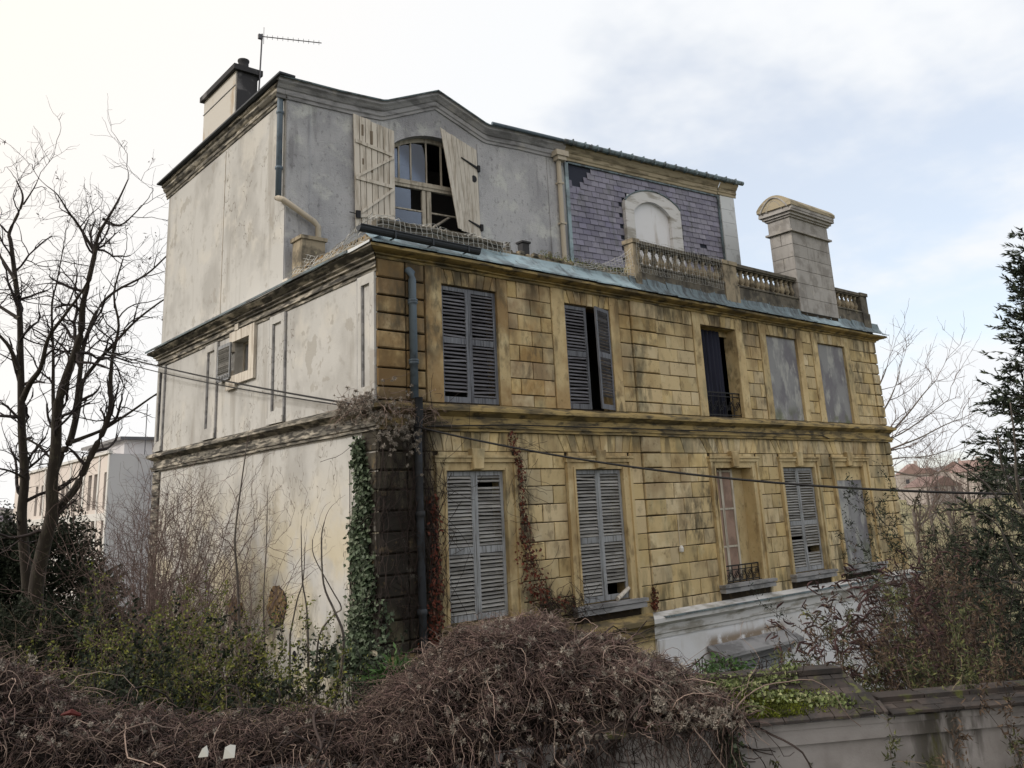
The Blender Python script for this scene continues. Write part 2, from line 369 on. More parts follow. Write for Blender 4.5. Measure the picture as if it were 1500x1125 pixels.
m = Mat('navy_curtain', (0.020, 0.022, 0.040), 0.9); m.layer((0.008, 0.009, 0.016), m.ramp(m.noise(2, 4, (9, 1, .2)), 0.45, 0.6)); M['curtain'] = m.m
m = Mat('faded_pink_board', (0.34, 0.235, 0.185), 0.9); m.layer((0.24, 0.165, 0.13), m.ramp(m.noise(1.6, 6), 0.45, 0.65)); M['pinkboard'] = m.m

gm = bpy.data.materials.new('window_glass'); gm.use_nodes = True
gt = gm.node_tree; gt.nodes.clear()
go = gt.nodes.new('ShaderNodeOutputMaterial'); gmix = gt.nodes.new('ShaderNodeMixShader'); gfr = gt.nodes.new('ShaderNodeFresnel'); gfr.inputs[0].default_value = 1.75
gtr = gt.nodes.new('ShaderNodeBsdfTransparent'); gtr.inputs[0].default_value = (0.55, 0.60, 0.66, 1)
ggl = gt.nodes.new('ShaderNodeBsdfGlossy'); ggl.inputs['Roughness'].default_value = 0.04; ggl.inputs['Color'].default_value = (0.8, 0.85, 0.95, 1)
gt.links.new(gfr.outputs[0], gmix.inputs[0]); gt.links.new(gtr.outputs[0], gmix.inputs[1]); gt.links.new(ggl.outputs[0], gmix.inputs[2]); gt.links.new(gmix.outputs[0], go.inputs[0])
M['glass'] = gm

m = Mat('mossy_flat_tile', (0.062, 0.050, 0.045), 0.9)
m.layer((0.030, 0.028, 0.028), m.ramp(m.noise(5, 7), 0.44, 0.64), 0.85)
m.layer((0.095, 0.105, 0.028), m.ramp(m.noise(7, 8, off=(2, 3, 4)), 0.56, 0.68), 0.8)
m.vary(0.7, 1.35); m.bump(m.noise(40, 7), 0.5, 0.006); M['tile'] = m.m
m = Mat('moss', (0.105, 0.125, 0.012), 0.95); m.layer((0.04, 0.05, 0.008), m.ramp(m.noise(14, 7), 0.45, 0.6), 0.8); m.island(0.6, 1.3); M['moss'] = m.m
m = Mat('street_wall_render', (0.36, 0.343, 0.345), 0.93)
m.layer((0.19, 0.175, 0.17), m.ramp(m.noise(1.3, 8), 0.44, 0.66), 0.8)
m.layer((0.36, 0.345, 0.35), m.ramp(m.noise(2.2, 8, off=(1, 1, 5)), 0.54, 0.70), 0.6)
sx = m.ramp(m.noise(3.6, 6, (2.2, 2.2, 0.40), off=(2, 8, 0)), 0.42, 0.60)
zx = m.math('MULTIPLY', m.ramp(m.axis(0), -1.85, -1.60), zone_lo(m, 0, -1.35, -1.10))
m.layer((0.055, 0.050, 0.042), m.math('MULTIPLY', sx, zx), 0.9)
gx = m.math('MULTIPLY', m.ramp(m.axis(0), -1.66, -1.60), zone_lo(m, 0, -1.53, -1.46))
m.layer((0.085, 0.085, 0.024), m.math('MULTIPLY', gx, m.ramp(m.noise(9, 5, (1.5, 1.5, .35)), 0.40, 0.62)), 0.8)
m.bump(m.noise(60, 7), 0.5, 0.006); M['street_wall'] = m.m

def plain(name, c, rough=0.9, lo=0.7, hi=1.25, extra=None):
    m = Mat(name, c, rough); m.island(lo, hi)
    if extra: m.island_layer(*extra)
    return m.m
m = Mat('dark_bark', (0.040, 0.033, 0.028), 0.95); m.layer((0.075, 0.068, 0.050), m.ramp(m.noise(2.4, 8, (5, 5, 0.7)), 0.50, 0.66), 0.8)
m.bump(m.noise(8, 7, (3, 3, .5)), 0.6, 0.03); M['bark'] = m.m
M['twig_dark'] = plain('dark_twig', (0.040, 0.032, 0.032))
M['seed_pod'] = plain('dry_seed_pod', (0.070, 0.050, 0.050))
m = Mat('grey_bark', (0.12, 0.105, 0.095), 0.95); m.layer((0.20, 0.18, 0.15), m.ramp(m.noise(5, 7), 0.5, 0.7)); M['bark_grey'] = m.m
M['twig_mauve'] = plain('mauve_grey_twig', (0.150, 0.108, 0.098), 0.9, 0.6, 1.3)
M['twig_tan'] = plain('tan_twig', (0.20, 0.155, 0.11), 0.9, 0.6, 1.3)
M['vine_purple'] = plain('reddish_vine_stem', (0.118, 0.078, 0.071), 0.9, 0.4, 1.7)
M['vine_tan'] = plain('pale_vine_stem', (0.215, 0.160, 0.133), 0.9, 0.4, 1.6)
M['vine_dark'] = plain('dark_vine_stem', (0.040, 0.029, 0.026), 0.9, 0.5, 1.5)
M['seed_head'] = plain('feathery_seed_head', (0.33, 0.295, 0.255), 0.95, 0.4, 1.35)
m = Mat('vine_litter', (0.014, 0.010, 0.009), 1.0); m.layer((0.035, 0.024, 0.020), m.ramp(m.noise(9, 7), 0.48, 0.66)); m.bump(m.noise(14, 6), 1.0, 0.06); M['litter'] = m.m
M['ivy_leaf'] = plain('ivy_leaf', (0.060, 0.085, 0.048), 0.55, 0.55, 1.5, ((0.15, 0.18, 0.12), 0.72, 0.95))
M['ivy_pale'] = plain('variegated_ivy_leaf', (0.115, 0.145, 0.050), 0.6, 0.4, 1.5, ((0.27, 0.28, 0.14), 0.55, 0.95))
M['red_leaf'] = plain('withered_red_leaf', (0.150, 0.042, 0.026), 0.85, 0.5, 1.4, ((0.08, 0.05, 0.035), 0.5, 0.9))
M['bud_leaf'] = plain('yellow_green_bud', (0.165, 0.170, 0.032), 0.75, 0.4, 1.4, ((0.065, 0.085, 0.022), 0.3, 0.8))
M['olive_leaf'] = plain('olive_leaf', (0.048, 0.056, 0.024), 0.8, 0.5, 1.4, ((0.13, 0.135, 0.05), 0.6, 0.95))
M['dark_leaf'] = plain('dark_evergreen_leaf', (0.018, 0.025, 0.014), 0.85, 0.5, 1.5)
M['needle'] = plain('spruce_needle', (0.020, 0.029, 0.019), 0.7, 0.4, 1.7, ((0.060, 0.078, 0.042), 0.66, 0.95))
M['fern_leaf'] = plain('bright_fern_leaf', (0.045, 0.095, 0.024), 0.7, 0.6, 1.3)
M['maroon_seed'] = plain('maroon_seed_spike', (0.050, 0.026, 0.026), 0.9, 0.5, 1.5)
M['dry_leaf'] = plain('dry_brown_leaf', (0.085, 0.058, 0.040), 0.9, 0.5, 1.4)
m = Mat('garden_ground', (0.055, 0.048, 0.028), 1.0)
m.layer((0.075, 0.085, 0.028), m.ramp(m.noise(0.35, 8), 0.44, 0.62), 0.85)
m.layer((0.25, 0.225, 0.125), m.math('MULTIPLY', m.ramp(m.axis(0), 19, 26), m.ramp(m.noise(0.10, 7, off=(3, 3, 3)), 0.32, 0.5)), 0.9)
m.layer((0.10, 0.075, 0.05), m.ramp(m.noise(0.5, 8, off=(1, 7, 3)), 0.55, 0.70), 0.7)
m.bump(m.noise(6, 7), 0.8, 0.1); M['ground'] = m.m
M['wire'] = Mat('galvanised_wire', (0.50, 0.50, 0.48), 0.6, 0.2).m
M['paper'] = Mat('weathered_white_paper', (0.62, 0.62, 0.58), 0.9).m
M['red_scrap'] = Mat('faded_red_plastic', (0.085, 0.014, 0.012), 0.7).m
m = Mat('pinkish_concrete', (0.70, 0.63, 0.585), 0.9); m.layer((0.62, 0.56, 0.52), m.ramp(m.noise(0.35, 6), 0.45, 0.65)); M['bld_pink'] = m.m
m = Mat('pale_concrete', (0.66, 0.65, 0.63), 0.9); M['bld_pale'] = m.m
m = Mat('grey_gable_render', (0.56, 0.55, 0.56), 0.9); m.layer((0.48, 0.47, 0.49), m.ramp(m.noise(0.25, 6), 0.45, 0.65)); M['bld_grey'] = m.m
m = Mat('dark_window_glass', (0.060, 0.060, 0.070), 0.2, 0, 0.6); M['bld_glass'] = m.m
m = Mat('mauve_hill', (0.135, 0.115, 0.135), 1.0); m.layer((0.20, 0.185, 0.16), m.ramp(m.noise(0.02, 7), 0.45, 0.62)); M['hill'] = m.m
m = Mat('hazed_clay_roof', (0.235, 0.165, 0.15), 0.9); m.vary(0.7, 1.2); M['clay'] = m.m  # red clay greyed, distance haze is put into the colour
m = Mat('hazed_house_wall', (0.40, 0.36, 0.34), 0.9); m.vary(0.75, 1.15); M['far_wall'] = m.m  # wall tone dulled too, carrying the haze in its colour
M['insulator'] = Mat('white_plastic', (0.7, 0.7, 0.68), 0.5).m
# ------------------------------------------------------------------ mesh helpers
class MB:
    def __init__(s, f=None):
        s.v = []; s.f = []; s.map = f
    def add(s, vs, fs):
        o = len(s.v)
        s.v += [tuple(s.map(*p)) if s.map else tuple(p) for p in vs]
        s.f += [tuple(i + o for i in q) for q in fs]
        return s
    def quad(s, *p):
        return s.add(p, [tuple(range(len(p)))])
    def box(s, x0, x1, y0, y1, z0, z1):
        return s.add([(x0, y0, z0), (x1, y0, z0), (x1, y1, z0), (x0, y1, z0), (x0, y0, z1), (x1, y0, z1), (x1, y1, z1), (x0, y1, z1)],
                     [(0, 3, 2, 1), (4, 5, 6, 7), (0, 1, 5, 4), (1, 2, 6, 5), (2, 3, 7, 6), (3, 0, 4, 7)])
    def prism(s, poly, y0, y1):
        """poly in (x, z), extruded from y0 to y1"""
        n = len(poly)
        vs = [(x, y0, z) for x, z in poly] + [(x, y1, z) for x, z in poly]
        return s.add(vs, [tuple(range(n)), tuple(range(2 * n - 1, n - 1, -1))] + [(i, (i + 1) % n, (i + 1) % n + n, i + n) for i in range(n)])
    def block(s, poly, yb, yf, ch=0.008):
        """a stone: polygon in (x, z), back at yb, chamfered front at yf (yf < yb)"""
        n = len(poly); cx = sum(p[0] for p in poly) / n; cz = sum(p[1] for p in poly) / n
        def ins(p):
            dx, dz = cx - p[0], cz - p[1]
            return (p[0] + math.copysign(min(ch, abs(dx)), dx), p[1] + math.copysign(min(ch, abs(dz)), dz))
        ip = [ins(p) for p in poly]
        vs = [(x, yb, z) for x, z in poly] + [(x, yf + ch, z) for x, z in poly] + [(x, yf, z) for x, z in ip]
        fs = [(i, (i + 1) % n, (i + 1) % n + n, i + n) for i in range(n)] + [(i + n, (i + 1) % n + n, (i + 1) % n + 2 * n, i + 2 * n) for i in range(n)]
        return s.add(vs, fs + [tuple(range(2 * n, 3 * n))])
    def tube(s, pts, rad, n=8, cap=True):
        P = [Vector(p) for p in pts]; k = len(P)
        rad = [rad] * k if isinstance(rad, (int, float)) else rad
        vs = []; fs = []
        for i, p in enumerate(P):
            t = (P[min(i + 1, k - 1)] - P[max(i - 1, 0)]).normalized()
            a = t.cross(Vector((0, 0, 1)) if abs(t.z) < 0.9 else Vector((1, 0, 0))).normalized(); b = t.cross(a)
            for j in range(n):
                q = 2 * math.pi * j / n
                vs.append(tuple(p + (a * math.cos(q) + b * math.sin(q)) * rad[i]))
        for i in range(k - 1):
            for j in range(n):
                fs.append((i * n + j, i * n + (j + 1) % n, (i + 1) * n + (j + 1) % n, (i + 1) * n + j))
        if cap: fs += [tuple(range(n)), tuple(range((k - 1) * n, k * n))]
        return s.add(vs, fs)
    def lathe(s, prof, cx, cy, n=10):
        vs = []; k = len(prof)
        for r, z in prof:
            for j in range(n):
                q = 2 * math.pi * j / n; vs.append((cx + r * math.cos(q), cy + r * math.sin(q), z))
        fs = [(i * n + j, i * n + (j + 1) % n, (i + 1) * n + (j + 1) % n, (i + 1) * n + j) for i in range(k - 1) for j in range(n)]
        return s.add(vs, fs + [tuple(range(n)), tuple(range((k - 1) * n, k * n))])
    def mesh(s, name, mat, smooth=False):
        me = bpy.data.meshes.new(name); me.from_pydata(s.v, [], s.f); me.materials.append(M[mat] if isinstance(mat, str) else mat)
        if smooth: me.polygons.foreach_set('use_smooth', [True] * len(me.polygons))
        me.update(); return me
    def build(s, name, mat, parent=None, smooth=False, **kw):
        return obj(name, s.mesh(name, mat, smooth), parent, **kw)

def obj(name, me, parent=None, loc=None, rot=None, **props):
    o = bpy.data.objects.new(name, me); COL.objects.link(o)
    if parent: o.parent = parent
    if loc is not None: o.location = loc
    if rot is not None: o.rotation_euler = rot
    for k, v in props.items(): o[k] = v
    return o
def thing(name, label, cat, loc=(0, 0, 0), group=None, rot=None):
    o = bpy.data.objects.new(name, None); COL.objects.link(o); o.location = loc; o.empty_display_size = 0.2
    if rot is not None: o.rotation_euler = rot
    o['label'] = label; o['category'] = cat
    if group: o['group'] = group
    return o

def wall_holes(mb, a0, a1, z0, z1, holes, depth, b0=0.0, rev=None):
    """a wall face in (a, b, z) with rectangular openings and their reveals"""
    xs = sorted({a0, a1, *[h[0] for h in holes], *[h[1] for h in holes]}); zs = sorted({z0, z1, *[h[2] for h in holes], *[h[3] for h in holes]})
    for i in range(len(xs) - 1):
        for j in range(len(zs) - 1):
            cx, cz = (xs[i] + xs[i + 1]) / 2, (zs[j] + zs[j + 1]) / 2
            if any(h[0] < cx < h[1] and h[2] < cz < h[3] for h in holes): continue
            mb.quad((xs[i], b0, zs[j]), (xs[i + 1], b0, zs[j]), (xs[i + 1], b0, zs[j + 1]), (xs[i], b0, zs[j + 1]))
    mb = rev or mb
    for h in holes:
        e = b0 + depth
        mb.quad((h[0], b0, h[2]), (h[0], e, h[2]), (h[0], e, h[3]), (h[0], b0, h[3]))
        mb.quad((h[1], b0, h[2]), (h[1], e, h[2]), (h[1], e, h[3]), (h[1], b0, h[3]))
        mb.quad((h[0], b0, h[2]), (h[1], b0, h[2]), (h[1], e, h[2]), (h[0], e, h[2]))
        mb.quad((h[0], b0, h[3]), (h[1], b0, h[3]), (h[1], e, h[3]), (h[0], e, h[3]))

# ------------------------------------------------------------------ the mansion
W, D = 18.67, 11.88
FRONT = lambda a, b, z: (a, b, z)           # street front, plane y = 0
LEFT = lambda a, b, z: (b, a, z)            # gable front, plane x = 0
house = thing('mansion', 'derelict three storey mansion with ochre stone front and shuttered windows', 'house')

WIN = [(1.45, 2.87), (4.80, 6.25), (9.60, 11.11), (12.51, 14.06), (15.15, 16.71)]
# --- walls behind the stones
mb = MB(FRONT); wall_holes(mb, 0, W, 7.45, 10.45, [(a, b, 7.60, 9.93) for a, b in WIN], 0.36, 0.03, rv := MB(FRONT))
upper_wall = mb.build('upper_storey_wall', 'mortar', house); rv.build('window_reveals', 'ochre_trim', upper_wall, kind='stuff')
mb = MB(FRONT); wall_holes(mb, 0, W, 3.1, 7.45, [(a, b, 3.60, 6.31) for a, b in WIN], 0.36, 0.03, rv := MB(FRONT))
main_wall = mb.build('main_storey_wall', 'mortar', house); rv.build('window_reveals', 'ochre_trim', main_wall, kind='stuff')
mb = MB(FRONT); wall_holes(mb, 0, 6.9, -0.6, 3.1, [], 0.3, 0.0); mb.build('basement_wall', 'ochre_trim', house)
mb = MB(FRONT); mb.box(6.9, W + 0.04, -0.06, 0.25, -0.8, 2.76)
plinth = mb.build('plinth_wall', 'white', house)
MB(FRONT).box(0.0, 0.01, 0.0, 0.02, -0.6, -0.5)
# rear and right-hand walls, inner floors that keep the rooms dark
MB().box(0.0, W, D - 0.3, D, -0.8, 10.45).build('rear_wall', 'stucco', house)
MB().box(W - 0.3, W - 0.005, 0.06, D - 0.3, -0.8, 10.45).build('end_wall', 'ochre_trim', house)
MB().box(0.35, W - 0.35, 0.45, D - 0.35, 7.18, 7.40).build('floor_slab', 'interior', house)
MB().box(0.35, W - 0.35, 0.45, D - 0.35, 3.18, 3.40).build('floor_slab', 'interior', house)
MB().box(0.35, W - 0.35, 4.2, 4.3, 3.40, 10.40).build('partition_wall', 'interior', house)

# --- ashlar
def gapq(a0, a1, z0, z1, g=0.009):
    return [(a0 + g, z0 + g), (a1 - g, z0 + g), (a1 - g, z1 - g), (a0 + g, z1 - g)]
def courses(parent, zones, zs, mat='ochre', proud=0.0, g=0.009, name='stone_block', ch=0.008):
    for (a0, a1, w) in zones:
        for r in range(len(zs) - 1):
            n = (a1 - a0) / w
            off = (0.5 if r % 2 else 1.0) * w + R.uniform(-0.05, 0.05) * w
            cuts = [a0]; x = a0 + off
            while x < a1 - 0.3 * w:
                if x - cuts[-1] > 0.25 * w: cuts.append(x + R.uniform(-0.02, 0.02))
                x += w
            cuts.append(a1)
            for i in range(len(cuts) - 1):
                d = proud + R.uniform(-0.004, 0.005)
                MB().block([(x_ + R.uniform(-.0045, .0045), z_ + R.uniform(-.0045, .0045)) for x_, z_ in gapq(cuts[i], cuts[i + 1], zs[r], zs[r + 1], g)], 0.035, -d, ch * R.uniform(0.6, 1.8)).build(name, mat, parent)
def voussoirs(parent, b0, b1, t0, t1, z0, z1, n, clip=False):
    for i in range(n):
        f0, f1 = i / n, (i + 1) / n; g = 0.007
        lo_, hi_ = (b0, b1) if clip else (t0, t1); ta = min(max(t0 + (t1 - t0) * f0, lo_), hi_); tc = min(max(t0 + (t1 - t0) * f1, lo_), hi_)
        poly = [(b0 + (b1 - b0) * f0 + g, z0 + g), (b0 + (b1 - b0) * f1 - g, z0 + g), (tc - g, z1 - g), (ta + g, z1 - g)]
        MB().block(poly, 0.035, -R.uniform(0.0, 0.01), 0.008).build('voussoir', 'ochre', parent)

ZU = [7.58, 7.83, 8.17, 8.53, 8.87, 9.20, 9.54, 9.88, 10.26]
courses(upper_wall, [(-0.022, 0.62, 2.0), (0.62, 1.06, 2.0)], ZU, proud=0.03, g=0.016, ch=0.014)
courses(upper_wall, [(6.95, 7.86, 3)], ZU, proud=0.035, g=0.013, ch=0.012)
courses(upper_wall, [(18.23, W, 0.7)], ZU, proud=0.035, g=0.016, ch=0.014)
courses(upper_wall, [(3.16, 4.40, 0.63), (6.55, 6.95, 0.8), (7.86, 9.28, 0.71), (11.45, 12.20, 0.55), (14.33, 14.84, 0.5), (17.02, 18.23, 0.62)], ZU)
for k, (a, b) in enumerate(WIN):
    la = {0: 1.06, 1: 4.40, 2: 9.28, 3: 12.20, 4: 14.84}[k]; rb = {0: 3.16, 1: 6.55, 2: 11.45, 3: 14.33, 4: 17.02}[k]
    sw = 0.33
    MB().block(gapq(la, a, 7.58, 10.26, 0.004), 0.035, -0.045 if k == 0 else -0.022, 0.006).build('window_surround', 'ochre_trim', upper_wall)
    MB().block(gapq(b, rb, 7.58, 10.26, 0.004), 0.035, -0.012, 0.006).build('window_surround', 'ochre_trim', upper_wall)
    voussoirs(upper_wall, a, b, a - 0.13, b + 0.13, 9.94, 10.26, 8 if k < 2 else 7, True)

ZM = [3.22, 3.45, 3.80, 4.18, 4.55, 4.90, 5.27, 5.63, 5.99, 6.33, 6.67]
courses(main_wall, [(-0.026, 0.60, 2.0), (0.60, 0.98, 2.0)], ZM + [7.05], proud=0.030, g=0.013, ch=0.016)
courses(main_wall, [(6.95, 7.65, 3)], ZM + [7.05], proud=0.035, g=0.013, ch=0.012)
courses(main_wall, [(18.33, W, 0.7)], ZM + [7.05], proud=0.035, g=0.016, ch=0.014)
FR = [(1.20, 3.17), (4.54, 6.54), (9.38, 11.39), (12.37, 14.28), (15.00, 17.06)]
courses(main_wall, [(0.98, 1.20, 0.5), (3.17, 4.54, 0.66), (6.54, 6.95, 0.8), (7.65, 9.38, 0.66), (11.39, 12.37, 0.52), (14.28, 15.00, 0.5), (17.06, 18.33, 0.64)], ZM)
VT = [(1.10, 3.28), (4.36, 6.64), (9.14, 11.64), (12.14, 14.50), (14.80, 17.28)]
prev = 0.98
for (t0, t1), (f0, f1) in zip(VT, FR):
    voussoirs(main_wall, f0, f1, t0, t1, 6.67, 7.05, 9)
edges = [(0.98, 1.10, 0.5), (3.28, 4.36, 0.66), (6.64, 6.95, 0.8), (7.65, 9.14, 0.66), (11.64, 12.14, 0.6), (14.50, 14.80, 0.5), (17.28, 18.33, 0.64)]
tb = [(0.98, 0.98)] + list(zip([f[1] for f in FR], [v_[1] for v_ in VT])); te = list(zip([f[0] for f in FR], [v_[0] for v_ in VT])) + [(18.33, 18.33)]
for (l0, l1), (r0, r1) in zip(tb, te):
    if l0 < 6.95 < r0: parts_ = [((l0, l1), (6.95, 6.95)), ((7.65, 7.65), (r0, r1))]
    else: parts_ = [((l0, l1), (r0, r1))]
    for (p0, p1), (q0, q1) in parts_:
        k_ = max(1, round(((q0 - p0) + (q1 - p1)) / 2 / 0.66))
        for i in range(k_):
            f0, f1 = i / k_, (i + 1) / k_; g = 0.007
            MB().block([(p0 + (q0 - p0) * f0 + g, 6.677), (p0 + (q0 - p0) * f1 - g, 6.677), (p1 + (q1 - p1) * f1 - g, 7.043), (p1 + (q1 - p1) * f0 + g, 7.043)], 0.035, -R.uniform(0, .006), 0.008).build('stone_block', 'ochre', main_wall)
# moulded window frames with keystones, main storey; sills
for k, ((a, b), (f0, f1)) in enumerate(zip(WIN, FR)):
    mb = MB()
    mb.box(f0, f0 + 0.09, -0.07, 0.035, 3.45, 6.46); mb.box(f1 - 0.09, f1, -0.07, 0.035, 3.45, 6.46)
    mb.box(f0 + 0.092, a, -0.03, 0.035, 3.45, 6.46); mb.box(b, f1 - 0.092, -0.03, 0.035, 3.45, 6.46)
    mb.box(a - 0.06, a - 0.004, -0.05, -0.031, 3.62, 6.36); mb.box(b + 0.004, b + 0.06, -0.05, -0.031, 3.62, 6.36)
    mb.box(a, b, -0.03, 0.035, 6.315, 6.462)
    mb.box(f0 - 0.03, f1 + 0.03, -0.075, 0.035, 6.464, 6.545)
    mb.box(f0 - 0.05, f1 + 0.05, -0.105, 0.035, 6.547, 6.59); mb.box(f0 + 0.09, f1 - 0.09, -0.015, 0.035, 6.592, 6.665)
    fr = mb.build('window_frame', 'ochre_trim', main_wall)
    xc = (a + b) / 2
    MB().block([(xc - 0.12, 6.33), (xc + 0.12, 6.33), (xc + 0.16, 6.72), (xc - 0.16, 6.72)], 0.02, -0.13, 0.015).build('keystone', 'ochre_trim', main_wall)
    mb = MB(); mb.box(f0 - 0.06, f1 + 0.06, -0.19, 0.30, 3.515, 3.585); mb.box(f0 - 0.03, f1 + 0.03, -0.16, 0.03, 3.40, 3.498)
    mb.build('window_sill', 'cornice_grey' if k else 'moulding', main_wall)

# --- mouldings that run round the house
def sweep(prof, x0, x1, y0, y1, name, mat, parent, sides='FLRB'):
    """profile (out, z) run round a rectangle, mitred"""
    mb = MB(); n = len(prof)
    def corner(ix, iy, p):
        o, z = p
        return ((x0 - o) if ix == 0 else (x1 + o), (y0 - o) if iy == 0 else (y1 + o), z)
    runs = {'F': ((0, 0), (1, 0)), 'R': ((1, 0), (1, 1)), 'B': ((1, 1), (0, 1)), 'L': ((0, 1), (0, 0))}
    for s_ in sides:
        c0, c1 = runs[s_]
        ra = [corner(*c0, p) for p in prof]; rb = [corner(*c1, p) for p in prof]
        seg = 24; vs = []
        for q in range(seg + 1):
            f = q / seg; jz = 0 if q in (0, seg) else R.uniform(-0.006, 0.006)
            vs += [(ra[i][0] + (rb[i][0] - ra[i][0]) * f, ra[i][1] + (rb[i][1] - ra[i][1]) * f, ra[i][2] + jz) for i in range(n)]
        mb.add(vs, [(q * n + i, q * n + i + 1, (q + 1) * n + i + 1, (q + 1) * n + i) for q in range(seg) for i in range(n - 1)])
    return mb.build(name, mat, parent)
CORN = [(0.035, 10.24), (0.05, 10.262), (0.05, 10.285), (0.11, 10.30), (0.11, 10.325), (0.22, 10.35), (0.28, 10.37), (0.30, 10.38), (0.30, 10.43), (0.26, 10.445), (0.0, 10.50)]
sweep(CORN, 0, W, 0, D, 'roof_cornice', 'moulding', house, 'FRB')
CORNL = [(0.0, 9.98), (0.03, 9.985), (0.03, 10.05), (0.07, 10.06), (0.07, 10.10), (0.05, 10.11), (0.05, 10.18), (0.10, 10.20), (0.10, 10.24), (0.16, 10.27), (0.16, 10.30), (0.25, 10.35), (0.30, 10.38), (0.30, 10.43), (0.26, 10.445), (0.0, 10.50)]
sweep(CORNL, 0, W, 0, D, 'roof_cornice', 'moulding_cream', house, 'L')
STR = [(0.035, 7.045), (0.07, 7.05), (0.07, 7.10), (0.10, 7.115), (0.10, 7.16), (0.035, 7.18), (0.03, 7.33), (0.06, 7.345), (0.10, 7.37), (0.15, 7.40), (0.20, 7.42), (0.20, 7.485), (0.17, 7.50), (0.0, 7.575)]
sweep(STR, 0, W, 0, D, 'string_course', 'moulding', house, 'FRB')
sweep([(o + (0.0 if i else -0.03), z) for i, (o, z) in enumerate(STR)], 0, W, 0, D, 'string_course', 'moulding_cream', house, 'L')
PL = [(0.06, 2.70), (0.09, 2.705), (0.09, 2.78), (0.12, 2.80), (0.12, 2.96), (0.15, 2.98), (0.20, 3.02), (0.26, 3.04), (0.26, 3.13), (0.22, 3.15), (0.0, 3.24)]
sweep(PL, 6.9, W, 0, D, 'plinth_cornice', 'white_moulding', house, 'FR')
mb = MB()
for i in range(len(PL) - 1):
    (o0, z0), (o1, z1) = PL[i], PL[i + 1]
    mb.quad((0.0, -o0, z0), (6.9 - o0 + 0.0, -o0, z0), (6.9 - o1, -o1, z1), (0.0, -o1, z1))
mb.build('plinth_cornice', 'moulding', house)
MB().box(7.0, W + 0.3, -0.30, -0.02, 3.135, 3.16).build('lead_flashing', 'zinc_dark', house)
MB().box(6.93, 7.55, -0.085, -0.062, -0.5, 2.66).build('plinth_pilaster', 'white', house)
MB().box(17.9, W + 0.02, -0.085, -0.062, -0.5, 2.66).build('plinth_pilaster', 'white', house)

# --- louvred shutters: mansion > shutter > slat
_slat = {}
def slat_mesh(mat):
    if mat not in _slat:
        c, s_ = math.cos(math.radians(48)), math.sin(math.radians(48)); hw, ht = 0.030, 0.006
        pr = [(-hw * c - ht * s_, -hw * s_ + ht * c), (hw * c - ht * s_, hw * s_ + ht * c), (hw * c + ht * s_, hw * s_ - ht * c), (-hw * c + ht * s_, -hw * s_ - ht * c)]
        me = MB().add([(-0.5, y, z) for y, z in pr] + [(0.5, y, z) for y, z in pr], [(0, 1, 5, 4), (1, 2, 6, 5), (2, 3, 7, 6), (3, 0, 4, 7), (0, 3, 2, 1), (4, 5, 6, 7)]).mesh('slat', mat)
        _slat[mat] = me
    return _slat[mat]
def shutter(loc, w, h, ang, n, frame_mat, slat_mat, mid=0.52, missing=(), label=None, st=0.075, parent=None, tilt=0.0):
    mb = MB(); t = 0.036
    mb.box(0, st, 0, t, 0, h); mb.box(w - st, w, 0, t, 0, h)
    for z0, z1 in ((0, 0.11), (h * mid - 0.06, h * mid + 0.06), (h - 0.08, h)): mb.box(st + 0.001, w - st - 0.001, 0.002, t - 0.002, z0, z1)
    mb.box(-0.015, 0.03, -0.006, -0.001, h * 0.14, h * 0.14 + 0.10); mb.box(-0.015, 0.03, -0.006, -0.001, h * 0.86, h * 0.86 + 0.10)
    o = mb.build('shutter', frame_mat, parent or house, loc=loc, rot=(0, tilt, ang))
    if label: o['label'] = label
    me = slat_mesh(slat_mat)
    za = [(0.11, h * mid - 0.06), (h * mid + 0.06, h - 0.08)]; tot = sum(b - a for a, b in za); k = 0
    for a, b in za:
        m_ = max(1, round(n * (b - a) / tot)); p = (b - a) / m_
        for i in range(m_):
            k += 1
            if k in missing or R.random() < 0.012: continue
            q = obj('slat', me, o, (w / 2 + R.uniform(-.002, .002), t / 2 + R.uniform(-.003, .003), a + p * (i + 0.5)), (R.uniform(-.16, .12), R.uniform(-.006, .006) + (R.choice((-.045, .04)) if R.random() < .07 else 0), 0))
            q.scale = (w - 2 * st + 0.012, 1, 1)
    return o
def pair(k, z0, z1, n, fm, sm, y=0.05, miss=((), ()), mid=0.5):
    a, b = WIN[k]; w = (b - a) / 2 - 0.006
    shutter((a + 0.003, y, z0 + 0.012), w, z1 - z0 - 0.024, 0, n, fm, sm, mid, miss[0])
    shutter((b - 0.003 - w, y, z0 + 0.012), w, z1 - z0 - 0.024, 0, n, fm, sm, mid, miss[1])
pair(0, 7.60, 9.93, 27, 'shutter', 'slat', mid=0.53)
a, b = WIN[1]; w = (b - a) / 2 - 0.006
shutter((a + 0.003, 0.05, 7.612), w, 2.306, 0, 27, 'shutter', 'slat', 0.53)
shutter((b - 0.003, 0.06, 7.612), w * 0.98, 2.306, math.pi + math.radians(19), 27, 'shutter', 'slat', 0.53, (1, 2), 'right leaf standing ajar', tilt=0.008)
pair(0, 3.60, 6.31, 34, 'shutter_pale', 'slat_pale', mid=0.46)
pair(1, 3.60, 6.31, 34, 'shutter_pale', 'slat_pale', miss=((), (1, 2, 3)), mid=0.46)
pair(3, 3.60, 6.31, 34, 'shutter_pale', 'slat_pale', miss=((), (6, 7)), mid=0.46)
# the pale tube lying on the sill below the broken slats
mb = MB(); mb.tube([(5.72, -0.10, 3.635), (6.22, 0.03, 3.80)], 0.045, 10)
mb.build('fallen_rail', 'shutter_cream', house)
